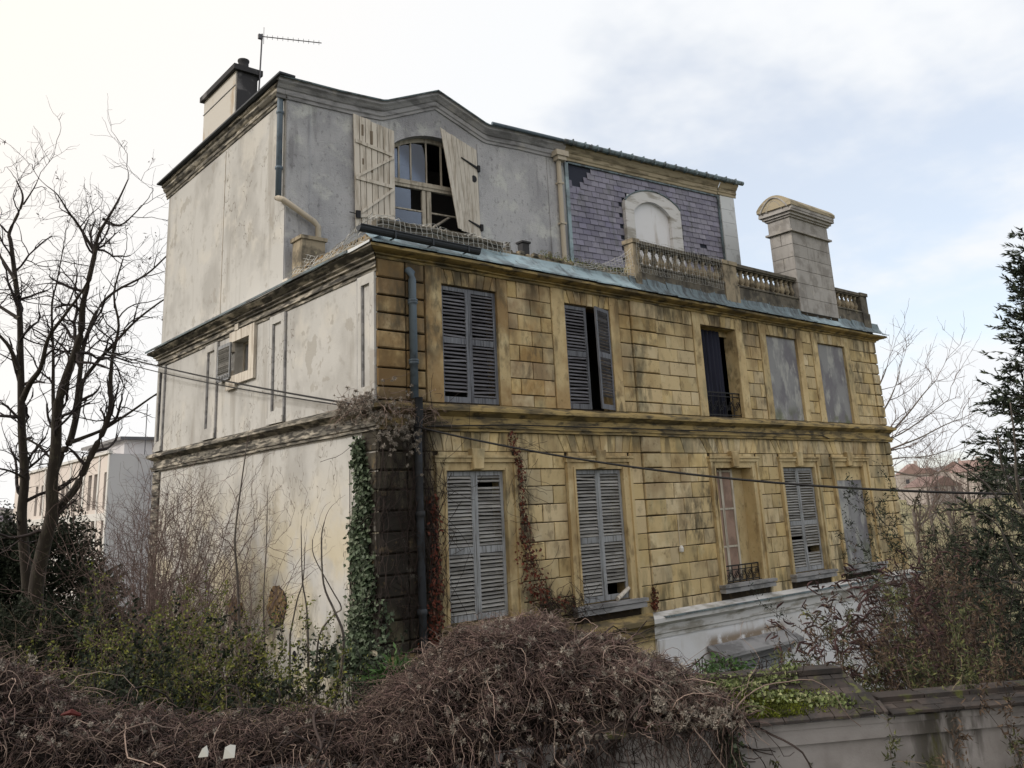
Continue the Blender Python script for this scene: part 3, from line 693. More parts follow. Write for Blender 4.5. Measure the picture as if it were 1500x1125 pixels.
# blind windows: cement panels
for k, z0, z1 in ((3, 7.60, 9.93), (4, 7.60, 9.93), (4, 3.60, 6.31)):
    a, b = WIN[k]
    MB().box(a + 0.002, b - 0.002, 0.07, 0.2, z0 + 0.002, z1 - 0.002).build('blind_panel', 'cement', main_wall if z0 < 5 else upper_wall)
a, b = WIN[4]
MB().box(a + 0.004, b - 0.004, 0.062, 0.0695, 5.93, 6.305).build('render_patch', 'ochre_trim', main_wall)
# open window of the upper storey with navy curtain and iron guard
a, b = WIN[2]
mb = MB(); n = 40
vs = []
for i in range(n + 1):
    x = a + 0.02 + (b - a - 0.34) * i / n; y = 0.27 + 0.022 * math.sin(i * 1.15) + 0.012 * math.sin(i * 0.37)
    vs += [(x, y, 7.62), (x, y, 9.9)]
mb.add(vs, [(2 * i, 2 * i + 2, 2 * i + 3, 2 * i + 1) for i in range(n)]); mb.build('curtain', 'curtain', house)
MB().box(a, b, 0.30, 0.36, 9.78, 9.93).build('window_head', 'ochre_trim', upper_wall)
def guard(a, b, z0, h, y, scroll):
    mb = MB()
    mb.box(a, b, y - 0.02, y + 0.02, z0 + h - 0.03, z0 + h); mb.box(a, b, y - 0.012, y + 0.012, z0 + 0.02, z0 + 0.045); mb.box(a, b, y - 0.012, y + 0.012, z0 + h - 0.12, z0 + h - 0.10)
    k = max(3, int((b - a) / 0.26)); p = (b - a) / k
    for i in range(k + 1): mb.box(a + i * p - 0.009, a + i * p + 0.009, y - 0.009, y + 0.009, z0, z0 + h - 0.02)
    for i in range(k):
        cx, cz, r = a + (i + 0.5) * p, z0 + (h - 0.08) / 2, min(p * 0.45, h * 0.36)
        for sg in (-1, 1):
            pts = []
            for q in range(15):
                th = q / 14 * 2.6 * math.pi; rr = r * (0.28 + 0.72 * (1 - q / 14)) * 0.62
                pts.append((cx + sg * (r * 0.42 - rr * math.cos(th) * 0.9), y, cz + sg * (rr * math.sin(th)) + sg * r * 0.25))
            mb.tube(pts, 0.011, 5)
        mb.tube([(cx - r, y, cz - r), (cx, y, cz), (cx + r, y, cz + r)], 0.009, 5)
    return mb.build('iron_guard', 'iron', house)
guard(a, b, 7.62, 0.62, 0.10, 0)
# main storey casement C with pinkish boards behind its glass, iron guard at foot
mb = MB(); mb.box(a, b, 0.32, 0.36, 3.6, 6.31); mb.build('blind_board', 'pinkboard', main_wall)
mb = MB(); z0, z1 = 3.62, 6.29
for x0, x1 in ((a + 0.002, a + 0.06), (a + 0.44, a + 0.53), (a + 0.90, a + 0.97)): mb.box(x0, x1, 0.20, 0.25, z0, z1)
for zz in (z0, 4.40, 5.30, 6.22): mb.box(a + 0.06, a + 0.90, 0.205, 0.245, zz, zz + 0.045)
cs = mb.build('casement', 'window_wood', main_wall)
for i in range(2):
    for zz0, zz1 in ((z0 + .05, 4.39), (4.45, 5.29), (5.35, 6.21)):
        x0 = a + (0.065 if i == 0 else 0.535); x1 = a + (0.435 if i == 0 else 0.895)
        MB().box(x0, x1, 0.222, 0.226, zz0, zz1).build('pane', 'pinkboard', main_wall)
MB().box(a + 0.97, b - 0.001, 0.30, 0.318, 3.61, 6.30).build('reveal_board', 'ochre_trim', main_wall)
guard(a + 0.04, b - 0.12, 3.60, 0.40, 0.02, 0)
mb = MB(); mb.lathe([(0.0, 4.42), (0.05, 4.44), (0.055, 4.52), (0.03, 4.57), (0.0, 4.58)], 8.0, -0.05, 10); mb.build('wall_insulator', 'insulator', main_wall)
MB().tube([(8.0, -0.02, 4.58), (8.0, -0.02, 5.15)], 0.008, 5).build('conduit', 'pipe_beige', main_wall)

# --- downpipe on the corner
mb = MB(); mb.tube([(0.70, 0.0, 10.10), (0.70, -0.11, 10.02), (0.70, -0.13, 9.88), (0.71, -0.13, 7.62)], 0.075, 14)
for zz in (9.45, 8.30): mb.lathe([(0.078, zz - 0.05), (0.096, zz - 0.04), (0.096, zz - 0.01), (0.084, zz), (0.096, zz + 0.01), (0.096, zz + 0.04), (0.078, zz + 0.05)], 0.705, -0.13, 14)
mb.build('downpipe', 'pipe', house, True)
mb = MB(); mb.tube([(0.71, -0.26, 7.62), (0.72, -0.26, 7.3), (0.74, -0.16, 7.0), (0.76, -0.14, 6.6), (0.80, -0.14, 1.9)], 0.072, 14)
for zz in (5.55, 3.9): mb.lathe([(0.075, zz - 0.05), (0.092, zz - 0.04), (0.092, zz + 0.04), (0.075, zz + 0.05)], 0.775, -0.14, 14)
mb.build('downpipe', 'pipe_dark', house, True)

# --- gable front (left, plane x = 0)
GW = (5.55, 6.50, 8.96, 9.78)
mb = MB(LEFT); wall_holes(mb, 0.0, D, -0.8, 10.45, [GW], 0.34, 0.0)
gable = mb.build('gable_wall', 'stucco', house)
for y0, y1 in ((0.02, 0.62), (3.75, 4.47), (7.52, 8.28), (11.34, D - 0.01)):
    mb = MB(LEFT); e = 0.16; mb.box(y0, y0 + e, -0.055, -0.002, 7.58, 9.98); mb.box(y1 - e * 0.8, y1, -0.055, -0.002, 7.58, 9.98)
    mb.box(y0 + e + 0.001, y1 - e * 0.8 - 0.001, -0.055, -0.002, 9.80, 9.98); mb.box(y0 + e + 0.001, y1 - e * 0.8 - 0.001, -0.055, -0.002, 7.58, 7.86)
    mb.box(y0 - 0.03, y1 + 0.03, -0.085, -0.057, 7.58, 7.72)
    pil = mb.build('panelled_pilaster', 'stucco', gable)
    mb = MB(LEFT)
    mb.box(y1 + 0.002, y1 + 0.035, -0.045, -0.002, 7.60, 9.97)
    if y0 > 1: mb.box(y0 - 0.035, y0 - 0.002, -0.045, -0.002, 7.60, 9.97)
    mb.box(y0 + 0.162, y0 + 0.19, -0.04, -0.002, 7.87, 9.79); mb.box(y1 - 0.155, y1 - 0.130, -0.04, -0.002, 7.87, 9.79)
    mb.build('pilaster_moulding', 'cornice_grey', pil)
# small window with its stone frame and open louvred shutter
mb = MB(LEFT)
mb.box(5.26, 5.548, -0.075, -0.002, 8.96, 10.03); mb.box(6.502, 6.70, -0.075, -0.002, 9.55, 10.03); mb.box(5.55, 6.50, -0.075, -0.002, 9.782, 10.03)
mb.box(5.26, 6.85, -0.075, -0.002, 8.74, 8.958); mb.box(6.15, 6.35, -0.095, -0.002, 10.032, 10.18); mb.box(6.30, 6.85, -0.075, -0.002, 8.64, 8.738)
mb.box(6.552, 6.70, -0.072, -0.002, 8.96, 9.10)
mb.build('window_frame', 'shutter_cream', gable)
mb = MB(LEFT); mb.box(5.552, 5.62, 0.20, 0.25, 8.962, 9.778); mb.box(6.02, 6.08, 0.20, 0.25, 8.962, 9.778); mb.box(6.43, 6.498, 0.20, 0.25, 8.962, 9.778); mb.box(5.62, 6.43, 0.20, 0.25, 9.72, 9.776)
mb.build('casement', 'window_wood', gable)
MB(LEFT).box(5.622, 6.018, 0.222, 0.228, 8.97, 9.718).build('pane', 'glass', gable)
MB(LEFT).box(6.082, 6.428, 0.222, 0.228, 8.97, 9.718).build('pane', 'glass', gable)
shutter((-0.085, 6.52, 8.93), 0.78, 0.86, math.radians(90), 11, 'shutter_pale', 'slat_pale', 0.03, (), None, 0.05)
# quoins at the rear corner and band courses low on the gable wall
for r in range(11):
    z0 = 3.4 + r * 0.33
    MB(LEFT).block([(D - 0.55 + 0.012, z0 + 0.014), (D - 0.004, z0 + 0.014), (D - 0.004, z0 + 0.316), (D - 0.55 + 0.012, z0 + 0.316)], 0.0, -0.05, 0.014).build('quoin', 'moulding_cream', gable)
for r in range(10):
    z0 = ZM[1:][r] if r < 10 else 7; z1 = (ZM[1:] + [7.05])[r + 1] if r < 10 else 7
    MB(LEFT).block([(0.0, z0 + 0.016), (0.52 + (r % 2) * 0.0, z0 + 0.016), (0.52, z1 - 0.016), (0.0, z1 - 0.016)], 0.0, -0.030 - R.random() * 0.006, 0.014).build('quoin', 'ochre', gable)
MB(LEFT).box(0.0, 3.0, -0.05, 0.0, 3.28, 3.36).build('band_course', 'stucco', gable)
MB(LEFT).box(0.25, 3.2, -0.075, -0.002, 2.0, 3.278).build('band_course', 'stucco', gable)
for y, z, w_ in ((0.52, 3.20, 0.42), (0.48, 2.46, 0.42)):
    MB(LEFT).box(y, y + w_, -0.079, -0.074, z, z + 0.09).build('vent_slot', 'iron', gable)
MB(LEFT).prism([(2.98 + 0.09 * math.cos(t_ * math.pi / 5), 3.02 + 0.11 * math.sin(t_ * math.pi / 5)) for t_ in range(10)], -0.08, -0.074).build('vent_hole', 'iron', gable)
# broken-out niches where rubble shows
def niche(yc, zc, wy, hz, n):
    mb = MB(LEFT); poly = []
    for t_ in range(14):
        q = 2 * math.pi * t_ / 14; poly.append((yc + wy * math.cos(q) * (1 + R.uniform(-.12, .12)), zc + hz * math.sin(q) * (1 + R.uniform(-.1, .1))))
    mb.prism(poly, -0.012, -0.003); o = mb.build('broken_render', 'litter', gable)
    for i in range(n):
        q = R.uniform(0, 6.28); rr = math.sqrt(R.random()) * 0.86; y = yc + wy * rr * math.cos(q); z = zc + hz * rr * math.sin(q); s_ = R.uniform(0.03, 0.09)
        pl = [(y + s_ * math.cos(k * 1.047 + R.uniform(-.35, .35)) * R.uniform(.7, 1.6), z + s_ * math.sin(k * 1.047 + R.uniform(-.3, .3)) * R.uniform(.6, 1.1)) for k in range(6)]
        MB(LEFT).block(pl, 0.0, -0.014 - R.random() * 0.022, 0.010).build('rubble_stone', 'rubble', gable)
niche(3.92, 3.88, 0.42, 0.42, 95)
niche(6.0, 3.70, 0.38, 0.26, 45)
# ------------------------------------------------------------------ roof terrace edge
MB().box(0.0, W, 0.0, D, 10.40, 10.475).build('terrace_slab', 'zinc_dark', house)
# zinc sheets on the front skirt, lapped one over the next
def skirt(x0, x1, mat, lift=0.0, curve=False):
    """sheet from the cornice drip up to the parapet foot"""
    pr = [(-0.345, 10.44), (-0.34, 10.475), (-0.25, 10.53), (-0.12, 10.63), (0.0, 10.76), (0.06, 10.86)] if not curve else \
         [(-0.36, 10.44), (-0.355, 10.47), (-0.27, 10.50), (-0.16, 10.57), (-0.07, 10.70), (-0.03, 10.88)]
    mb = MB(); n = len(pr); k = max(2, int((x1 - x0) / 0.25)); vs = []
    for j in range(k + 1):
        f = j / k; w_ = R.uniform(-0.010, 0.010)
        vs += [(x0 + (x1 - x0) * f, y + (w_ if i else w_ * 1.6), z + lift + w_ + 0.006 * f) for i, (y, z) in enumerate(pr)]
    mb.add(vs, [(j * n + i, j * n + i + 1, (j + 1) * n + i + 1, (j + 1) * n + i) for j in range(k) for i in range(n - 1)])
    mb.add([(x1 - 0.012, y - 0.012, z + lift + 0.014) for y, z in pr] + [(x1 + 0.012, y - 0.012, z + lift + 0.014) for y, z in pr], [(i, i + 1, i + 1 + n, i + n) for i in range(n - 1)])
    mb.build('zinc_sheet', mat, house)
xs = [-0.30, 1.15, 2.1, 3.05, 3.9, 4.75, 5.55, 6.35, 7.0]
for i in range(len(xs) - 1): skirt(xs[i], xs[i + 1] + 0.02, 'zinc', R.uniform(0, 0.012))
x = 7.0
while x < 18.6:
    x1 = min(x + R.uniform(0.55, 0.75), 18.98); skirt(x, x1, 'zinc_dark' if not 14.2 < x < 16.6 else 'zinc', R.uniform(0, 0.008), True); x = x1
# pale zinc on the gable side, sky reflection put into its colour, torn near the corner
mb = MB(); ys = [-0.30 + i * 0.3 for i in range(15)]
vs = []
for i, y in enumerate(ys):
    wv = 0.05 * math.sin(i * 1.9) * (1 if i in (2, 3, 7, 8) else 0.3)
    vs += [(-0.335, y, 10.43 - abs(wv) * 0.7), (-0.33, y, 10.475), (-0.10, y, 10.60 + wv * 0.5), (0.04, y, 10.70)]
mb.add(vs, [(i * 4 + j, i * 4 + j + 1, i * 4 + 4 + j + 1, i * 4 + 4 + j) for i in range(14) for j in range(3)])
mb.build('zinc_sheet', 'zinc_pale', house)
mb = MB(); mb.add([(-0.335, 3.9, 10.44), (-0.33, 3.9, 10.475), (0.01, 3.9, 10.64), (-0.335, D + 0.3, 10.44), (-0.33, D + 0.3, 10.475), (0.01, D + 0.3, 10.60)], [(0, 1, 4, 3), (1, 2, 5, 4)])
mb.build('zinc_sheet', 'zinc_pale', house)
MB().box(-0.36, -0.336, 0.5, D + 0.3, 10.42, 10.47).build('gutter_lip', 'zinc_dark', house)
# remnant of hanging gutter at the corner
mb = MB(); n = 9; k = 10; vs = []
for j in range(k + 1):
    x = -0.62 + 2.75 * j / k; zz = 10.66 - 0.03 * j / k
    for i in range(n):
        q = math.pi * i / (n - 1); vs.append((x, -0.40 - 0.085 * math.cos(q), zz - 0.11 * math.sin(q)))
mb.add(vs, [(j * n + i, j * n + i + 1, (j + 1) * n + i + 1, (j + 1) * n + i) for j in range(k) for i in range(n - 1)])
mb.add(vs[:n], [tuple(range(n))])
mb.tube([(-0.62, -0.49, 10.665), (2.13, -0.49, 10.635)], 0.014, 6)
for x in (0.1, 0.95, 1.8): mb.box(x, x + 0.03, -0.49, -0.30, 10.52, 10.535); mb.box(x, x + 0.03, -0.50, -0.487, 10.52, 10.66)
mb.build('gutter', 'roof_dark', house)
# low parapet at left, its return, rubble and pots on the ledge
MB().box(0.05, 3.15, 0.05, 0.26, 10.46, 11.00).build('parapet', 'dark_stone', house)
for i in range(5):
    MB().block([(0.08 + i * 0.615, 10.985), (0.08 + i * 0.615 + 0.6, 10.985), (0.08 + i * 0.615 + 0.6, 11.07), (0.08 + i * 0.615, 11.07)], 0.30, 0.01, 0.01).build('coping_stone', 'dark_stone', house)
MB().box(3.16, 7.15, 0.10, 0.30, 10.46, 10.93).build('parapet', 'baluster', house)
for i in range(60):
    x = R.uniform(3.2, 7.1); s_ = R.uniform(0.03, 0.09); q = R.uniform(0, 1)
    MB().block([(x - s_, 10.92), (x + s_, 10.92), (x + s_ * .7, 10.92 + s_), (x - s_ * .8, 10.92 + s_ * 1.1)], 0.15 + q * .1, 0.06 + q * .1, 0.015).build('rubble_stone', 'baluster' if R.random() < .6 else 'dark_stone', house)
mb = MB(); mb.box(3.98, 4.18, 0.35, 0.52, 10.6, 11.31); mb.box(3.95, 4.21, 0.32, 0.55, 11.31, 11.35); mb.build('chimney_stub', 'soot', house)
mb = MB(); mb.lathe([(0.06, 10.9), (0.07, 11.10), (0.05, 11.18), (0.07, 11.2)], 3.5, 0.3, 8); mb.build('flue_pot', 'dark_stone', house)
mb = MB(); mb.lathe([(0.05, 10.9), (0.05, 11.14), (0.03, 11.2)], 4.75, 0.3, 8); mb.build('flue_pot', 'dark_stone', house)
mb = MB(); mb.box(0.05, 0.62, 3.18, 3.62, 10.5, 11.52); mb.box(0.01, 0.66, 3.14, 3.66, 11.52, 11.60); mb.box(0.02, 0.65, 3.15, 3.65, 10.5, 10.72); mb.build('parapet_pier', 'baluster', house)
mb = MB(); mb.box(-0.02, 0.22, 3.68, 3.95, 10.5, 10.74); mb.build('parapet_pier', 'shutter_cream', house)
mb = MB(); mb.box(0.05, 0.25, 0.26, 3.14, 10.5, 10.78); mb.build('parapet', 'baluster', house)
for i in range(40):
    y = R.uniform(0.5, 3.1); s_ = R.uniform(0.04, 0.11)
    MB(LEFT).block([(y - s_, 10.77), (y + s_, 10.77), (y + s_ * .6, 10.77 + s_), (y - s_ * .8, 10.77 + s_ * 1.3)], 0.24, 0.06, 0.02).build('rubble_stone', 'rubble' if R.random() < .5 else 'baluster', house)

# balustrade
BY0, BY1 = -0.01, 0.21
def balus(x0, x1, n, mat='baluster'):
    root = MB().box(x0, x1, BY0 - 0.03, BY1 + 0.03, 10.46, 11.17).box(x0, x1, BY0 - 0.06, BY1 + 0.06, 11.172, 11.22).build('balustrade_base', 'dark_stone', house)
    MB().box(x0 - 0.01, x1 + 0.01, BY0 - 0.04, BY1 + 0.04, 11.742, 11.83).box(x0, x1, BY0, BY1, 11.70, 11.741).build('handrail', 'dark_stone', root)
    me = balus.me
    for i in range(n): obj('baluster', me, root, (x0 + (x1 - x0) * (i + 0.5) / n, 0.10, 11.22), (0, 0, R.uniform(0, 6)))
mbl = MB().lathe([(0.085, 0.0), (0.085, 0.045), (0.05, 0.055), (0.055, 0.075), (0.095, 0.13), (0.100, 0.18), (0.085, 0.235), (0.055, 0.30), (0.042, 0.355), (0.042, 0.37), (0.062, 0.385), (0.062, 0.405), (0.045, 0.415), (0.075, 0.445), (0.075, 0.48)], 0, 0, 12)
balus.me = mbl.mesh('baluster', 'baluster', True)
balus(7.42, 10.82, 12); balus(11.42, 14.40, 12); balus(16.55, 18.10, 6)
for x0, x1, m_ in ((7.22, 7.41, 'baluster'), (10.83, 11.41, 'baluster'), (18.11, 18.52, 'dark_stone')):
    mb = MB(); mb.box(x0, x1, BY0 - 0.035, BY1 + 0.035, 10.46, 11.74); mb.box(x0 - 0.03, x1 + 0.03, BY0 - 0.07, BY1 + 0.07, 11.742, 11.85); mb.box(x0 - 0.02, x1 + 0.02, BY0 - 0.065, BY1 + 0.065, 10.46, 11.17)
    mb.build('balustrade_pier', m_, house)

# ashlar chimney on the front edge: mansion > chimney_stack > stone_block
ck = MB().box(14.42, 16.48, -0.07, 0.63, 10.46, 13.9).build('chimney_stack', 'mortar', house)
zc = [10.80, 11.24, 11.68, 12.10, 12.50, 12.90, 13.28]
for r in range(6):
    z0, z1 = zc[r], zc[r + 1]; h = (z1 - z0)
    cut = 14.4 + 2.1 * (0.36 if r % 2 else 0.66)
    for x0, x1 in ((14.395, cut), (cut, 16.505)):
        MB().block(gapq(x0, x1, z0, z1, 0.004), -0.06, -0.095, 0.006).build('stone_block', 'chimney', ck)
    cy = 0.28 if r % 2 else 0.66
    for y0, y1 in (((-0.09, cy), (cy, 0.66)) if r % 2 else ((-0.09, 0.66),)):
        MB(LEFT).block(gapq(y0, y1, z0, z1, 0.005), 14.43, 14.395, 0.006).build('stone_block', 'chimney', ck)
def ring(z0, z1, o, name='chimney_moulding'):
    MB().box(14.40 - o, 16.50 + o, -0.09 - o, 0.65 + o, z0, z1).build(name, 'chimney', ck)
ring(13.282, 13.34, 0.09); ring(13.342, 13.74, 0.01, 'chimney_shaft'); ring(13.742, 13.80, 0.06); ring(13.802, 13.88, 0.12); ring(13.882, 13.95, 0.19)
def arch(o, base, rise, x0, x1, name, mat):
    y0, y1 = -0.09 - o, 0.65 + o; pts = [(y0, base)]
    for i in range(17):
        f = i / 16; pts.append((y0 + (y1 - y0) * f, base + 0.10 + rise * math.sin(math.pi * f) ** 0.8))
    pts.append((y1, base)); mb = MB(lambda a, b, z: (b, a, z)); mb.prism(pts, x0, x1); return mb.build(name, mat, ck)
arch(0.21, 13.952, 0.42, 14.26, 16.66, 'arched_cap', 'chimney')
arch(0.23, 14.05, 0.33, 14.20, 16.72, 'cap_sheet', 'cornice_beige')
mb = MB(lambda a, b, z: (b, a, z))
for o_, x_ in ((0.10, 14.19), (-0.10, 14.22)):
    pts = [(-0.09 - o_ + (0.74 + 2 * o_) * i / 16, 14.02 + (0.34 + o_ * .5) * math.sin(math.pi * i / 16) ** 0.8) for i in range(17)]
    mb.tube([(y, x_, z) for y, z in pts], 0.025, 6)
mb.build('cap_moulding', 'chimney', ck)

# ------------------------------------------------------------------ attic storey, its front turned 6.5 degrees from the street front
AL = math.atan(0.1135); AD = Vector((math.cos(AL), -math.sin(AL), 0)); AN = Vector((-math.sin(AL), -math.cos(AL), 0)); AO = Vector((0.02, 4.0, 0))
ATT = lambda s_, b, z: tuple(AO + AD * s_ - AN * b + Vector((0, 0, z)))
AW = (2.77, 5.22, 12.50, 14.92)
# arched head of the opening
attic = None
def seg(x, lo=14.62, hi=15.06):
    f = (x - AW[0]) / (AW[1] - AW[0]); return lo + (hi - lo) * math.sin(math.pi * f) ** 0.75
N = 24
mb = MB(ATT)
for (a0, a1) in ((0.0, AW[0]), (AW[1], 8.26)): mb.quad((a0, 0, 10.47), (a1, 0, 10.47), (a1, 0, 15.28), (a0, 0, 15.28))
mb.quad((AW[0], 0, 10.47), (AW[1], 0, 10.47), (AW[1], 0, AW[2]), (AW[0], 0, AW[2]))
for i in range(N):
    xa, xb = AW[0] + (AW[1] - AW[0]) * i / N, AW[0] + (AW[1] - AW[0]) * (i + 1) / N
    mb.quad((xa, 0, seg(xa)), (xb, 0, seg(xb)), (xb, 0, 15.28), (xa, 0, 15.28))
    mb.quad((xa, 0, seg(xa)), (xb, 0, seg(xb)), (xb, 0.30, seg(xb)), (xa, 0.30, seg(xa)))
for xx in AW[:2]: mb.quad((xx, 0, AW[2]), (xx, 0.30, AW[2]), (xx, 0.30, 14.62), (xx, 0, 14.62))
mb.quad((AW[0], 0, AW[2]), (AW[1], 0, AW[2]), (AW[1], 0.30, AW[2]), (AW[0], 0.30, AW[2]))
# gable piece behind the pediment
ped = [(2.30, 15.30), (2.62, 15.33), (3.25, 15.58), (3.98, 15.90), (4.66, 15.62), (5.30, 15.36), (5.62, 15.30)]
for (xa, za), (xb, zb) in zip(ped[:-1], ped[1:]): mb.quad((xa, 0.004, 15.2), (xb, 0.004, 15.2), (xb, 0.004, zb - 0.05), (xa, 0.004, za - 0.05))
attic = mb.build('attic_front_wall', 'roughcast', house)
for s0, s1 in ((0.02, 0.56), (5.24, 5.58), (7.55, 7.98)): MB(ATT).box(s0, s1, -0.025, -0.002, 10.5, 15.12).build('attic_pilaster', 'roughcast', attic)
# gutter cornice following the pediment
CP = [(0.0, -0.44), (0.03, -0.43), (0.03, -0.36), (0.06, -0.33), (0.06, -0.22), (0.09, -0.20), (0.14, -0.12), (0.19, -0.07), (0.19, -0.02), (0.22, 0.0), (0.0, 0.02)]
def run(path, name, mat, parent, prof=CP):
    mb = MB(ATT); n = len(prof); vs = []
    for x, z in path: vs += [(x, -o, z + dz + R.uniform(-.006, .006)) for o, dz in prof]
    mb.add(vs, [(j * n + i, j * n + i + 1, (j + 1) * n + i + 1, (j + 1) * n + i) for j in range(len(path) - 1) for i in range(n - 1)])
    return mb.build(name, mat, parent)
GL = [(-0.26, 15.62), (0.4, 15.61), (1.2, 15.59), (1.9, 15.60), (2.40, 15.61), (2.52, 15.64), (3.98, 16.27), (5.42, 15.66), (5.55, 15.63), (5.8, 15.63), (6.6, 15.66), (7.4, 15.65), (8.15, 15.66)]
run(GL, 'attic_cornice', 'cornice_grey', attic)
run([(8.15, 15.66), (10.0, 15.66), (12.0, 15.65), (14.0, 15.66), (14.45, 15.66)], 'attic_cornice', 'cornice_beige', attic)
run([(14.452, 15.665), (15.0, 15.665), (15.30, 15.665)], 'attic_cornice', 'cornice_beige', attic, [(o + 0.02, z) for o, z in CP])
mb = MB(ATT)
for j in range(len(GL) - 1):
    (x0, z0), (x1, z1) = GL[j], GL[j + 1]
    for (o0, d0), (o1, d1) in (((0.24, 0.0), (0.25, 0.035)), ((0.25, 0.035), (-0.1, 0.05))): mb.quad((x0, -o0, z0 + d0), (x1, -o0, z1 + d0), (x1, -o1, z1 + d1), (x0, -o1, z0 + d1))
mb.build('cornice_sheet', 'zinc_dark', attic)
mb = MB(ATT); mb.tube([(5.6, -0.26, 15.70), (8.0, -0.26, 15.70)], 0.05, 8); mb.build('gutter', 'pipe', attic)
mb = MB(ATT); mb.tube([(8.05, -0.27, 15.69), (15.45, -0.27, 15.69)], 0.075, 8)
x = 8.3
while x < 15.4: mb.box(x, x + 0.03, -0.355, -0.20, 15.60, 15.775); x += 0.45
mb.build('gutter', 'zinc_dark', attic)
# gable-side attic wall and its cornice
mb = MB(); mb.box(0.018, 0.3, 4.0 + 0.001, 11.94, 10.45, 15.25); aw = mb.build('attic_gable_wall', 'stucco', house)
CL = [(0.0, 15.20), (0.03, 15.21), (0.03, 15.27), (0.06, 15.29), (0.06, 15.38), (0.10, 15.41), (0.15, 15.47), (0.15, 15.53), (0.20, 15.56), (0.20, 15.63), (0.0, 15.65)]
mb = MB(); n = len(CL)
mb.add([(0.02 - o, 3.94 - (o if o > .2 else 0), z) for o, z in CL] + [(0.02 - o, 12.1, z) for o, z in CL], [(i, i + 1, i + 1 + n, i + n) for i in range(n - 1)]); mb.build('attic_cornice', 'moulding_cream', aw)
MB().box(-0.30, 0.1, 3.72, 12.2, 15.652, 15.70).build('roof_edge_sheet', 'roof_dark', aw)
MB().box(0.006, 0.017, 7.565, 7.575, 10.7, 15.15).build('lightning_wire', 'pipe_beige', aw)
# attic roof and hidden sides
E0 = ATT(15.3, 0.25, 0)
mb = MB(); mb.quad((0.0, 4.3, 15.66), tuple(Vector(ATT(15.3, 0.3, 15.66))), (15.3, 12.0, 15.66), (0.0, 12.0, 15.66)); mb.build('attic_roof', 'roof_dark', house)
q = [Vector(ATT(15.25, 0.02, 10.47)), Vector((15.25, 12.0, 10.47))]
mb = MB(); mb.quad(tuple(q[0]), tuple(q[1]), tuple(q[1] + Vector((0, 0, 5.2))), tuple(q[0] + Vector((0, 0, 5.2)))); mb.quad((0.02, 11.95, 10.47), (15.25, 11.95, 10.47), (15.25, 11.95, 15.66), (0.02, 11.95, 15.66)); mb.build('attic_rear_wall', 'stucco', house)
pk = on(867, 211, 1, 6.5); b0 = on(795, 214, 1, 5.4); b1 = on(940, 240, 1, 5.4)
mb = MB(); mb.add([(b0.x, 5.4, 15.66), (b1.x + 1.2, 5.4, 15.66), (b1.x + 1.2, 8.2, 15.66), (b0.x, 8.2, 15.66), (pk.x, 6.5, pk.z)], [(0, 1, 4), (1, 2, 4), (2, 3, 4), (3, 0, 4)]); mb.build('roof_hip', 'roof_dark', house)

# attic window: frame, transom, panes
mb = MB(ATT); y0, y1 = 0.20, 0.27
pf = 0.07
mb.box(AW[0], AW[0] + pf, y0, y1, AW[2], 14.62); mb.box(AW[1] - pf, AW[1], y0, y1, AW[2], 14.62)
mb.box(AW[0] + pf, AW[1] - pf, y0 - 0.03, y1, 13.60, 13.80); mb.box(AW[0] + pf, AW[1] - pf, y0 - 0.05, y0 - 0.032, 13.68, 13.74)
for i in range(N):
    xa, xb = AW[0] + (AW[1] - AW[0]) * i / N, AW[0] + (AW[1] - AW[0]) * (i + 1) / N
    mb.add([(xa, y0, seg(xa) - 0.11), (xb, y0, seg(xb) - 0.11), (xb, y0, seg(xb)), (xa, y0, seg(xa)), (xa, y1, seg(xa) - 0.11), (xb, y1, seg(xb) - 0.11)], [(0, 1, 2, 3), (0, 1, 5, 4)])
for x0, x1 in ((3.66, 3.76), (3.80, 3.92)): mb.box(x0, x1, y0, y1, AW[2], 13.598)
mb.box(AW[0] + pf, AW[1] - pf, y0, y1, AW[2], 12.62)
for x in (3.02, 3.36, 3.81, 4.25, 4.7): mb.box(x - 0.018, x + 0.018, y0 + 0.01, y1 - 0.01, 13.802, seg(x) - 0.08)
for zz in (13.02,): mb.box(AW[0] + pf, 3.658, y0 + 0.01, y1 - 0.01, zz - 0.018, zz + 0.018); mb.box(3.922, AW[1] - pf, y0 + 0.01, y1 - 0.01, zz - 0.018, zz + 0.018)
mb.build('window_frame', 'window_wood', attic)
def pane(x0, x1, z0, z1): MB(ATT).box(x0, x1, 0.232, 0.237, z0, z1).build('pane', 'glass', attic)
pane(2.845, 3.0, 13.805, 14.62); pane(3.04, 3.34, 13.805, 14.78); pane(3.38, 3.79, 13.805, 14.86); pane(4.27, 4.68, 13.805, 14.75)
pane(2.845, 3.65, 12.63, 13.0); pane(2.845, 3.35, 13.04, 13.59)
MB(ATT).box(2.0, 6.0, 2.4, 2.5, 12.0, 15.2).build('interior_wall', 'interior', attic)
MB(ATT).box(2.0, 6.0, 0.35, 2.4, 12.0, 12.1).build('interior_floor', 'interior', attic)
mb = MB(ATT); mb.tube([(4.0, 0.32, 12.66), (4.62, 0.5, 13.1)], 0.035, 6); mb.build('fallen_bar', 'shutter_cream', attic)

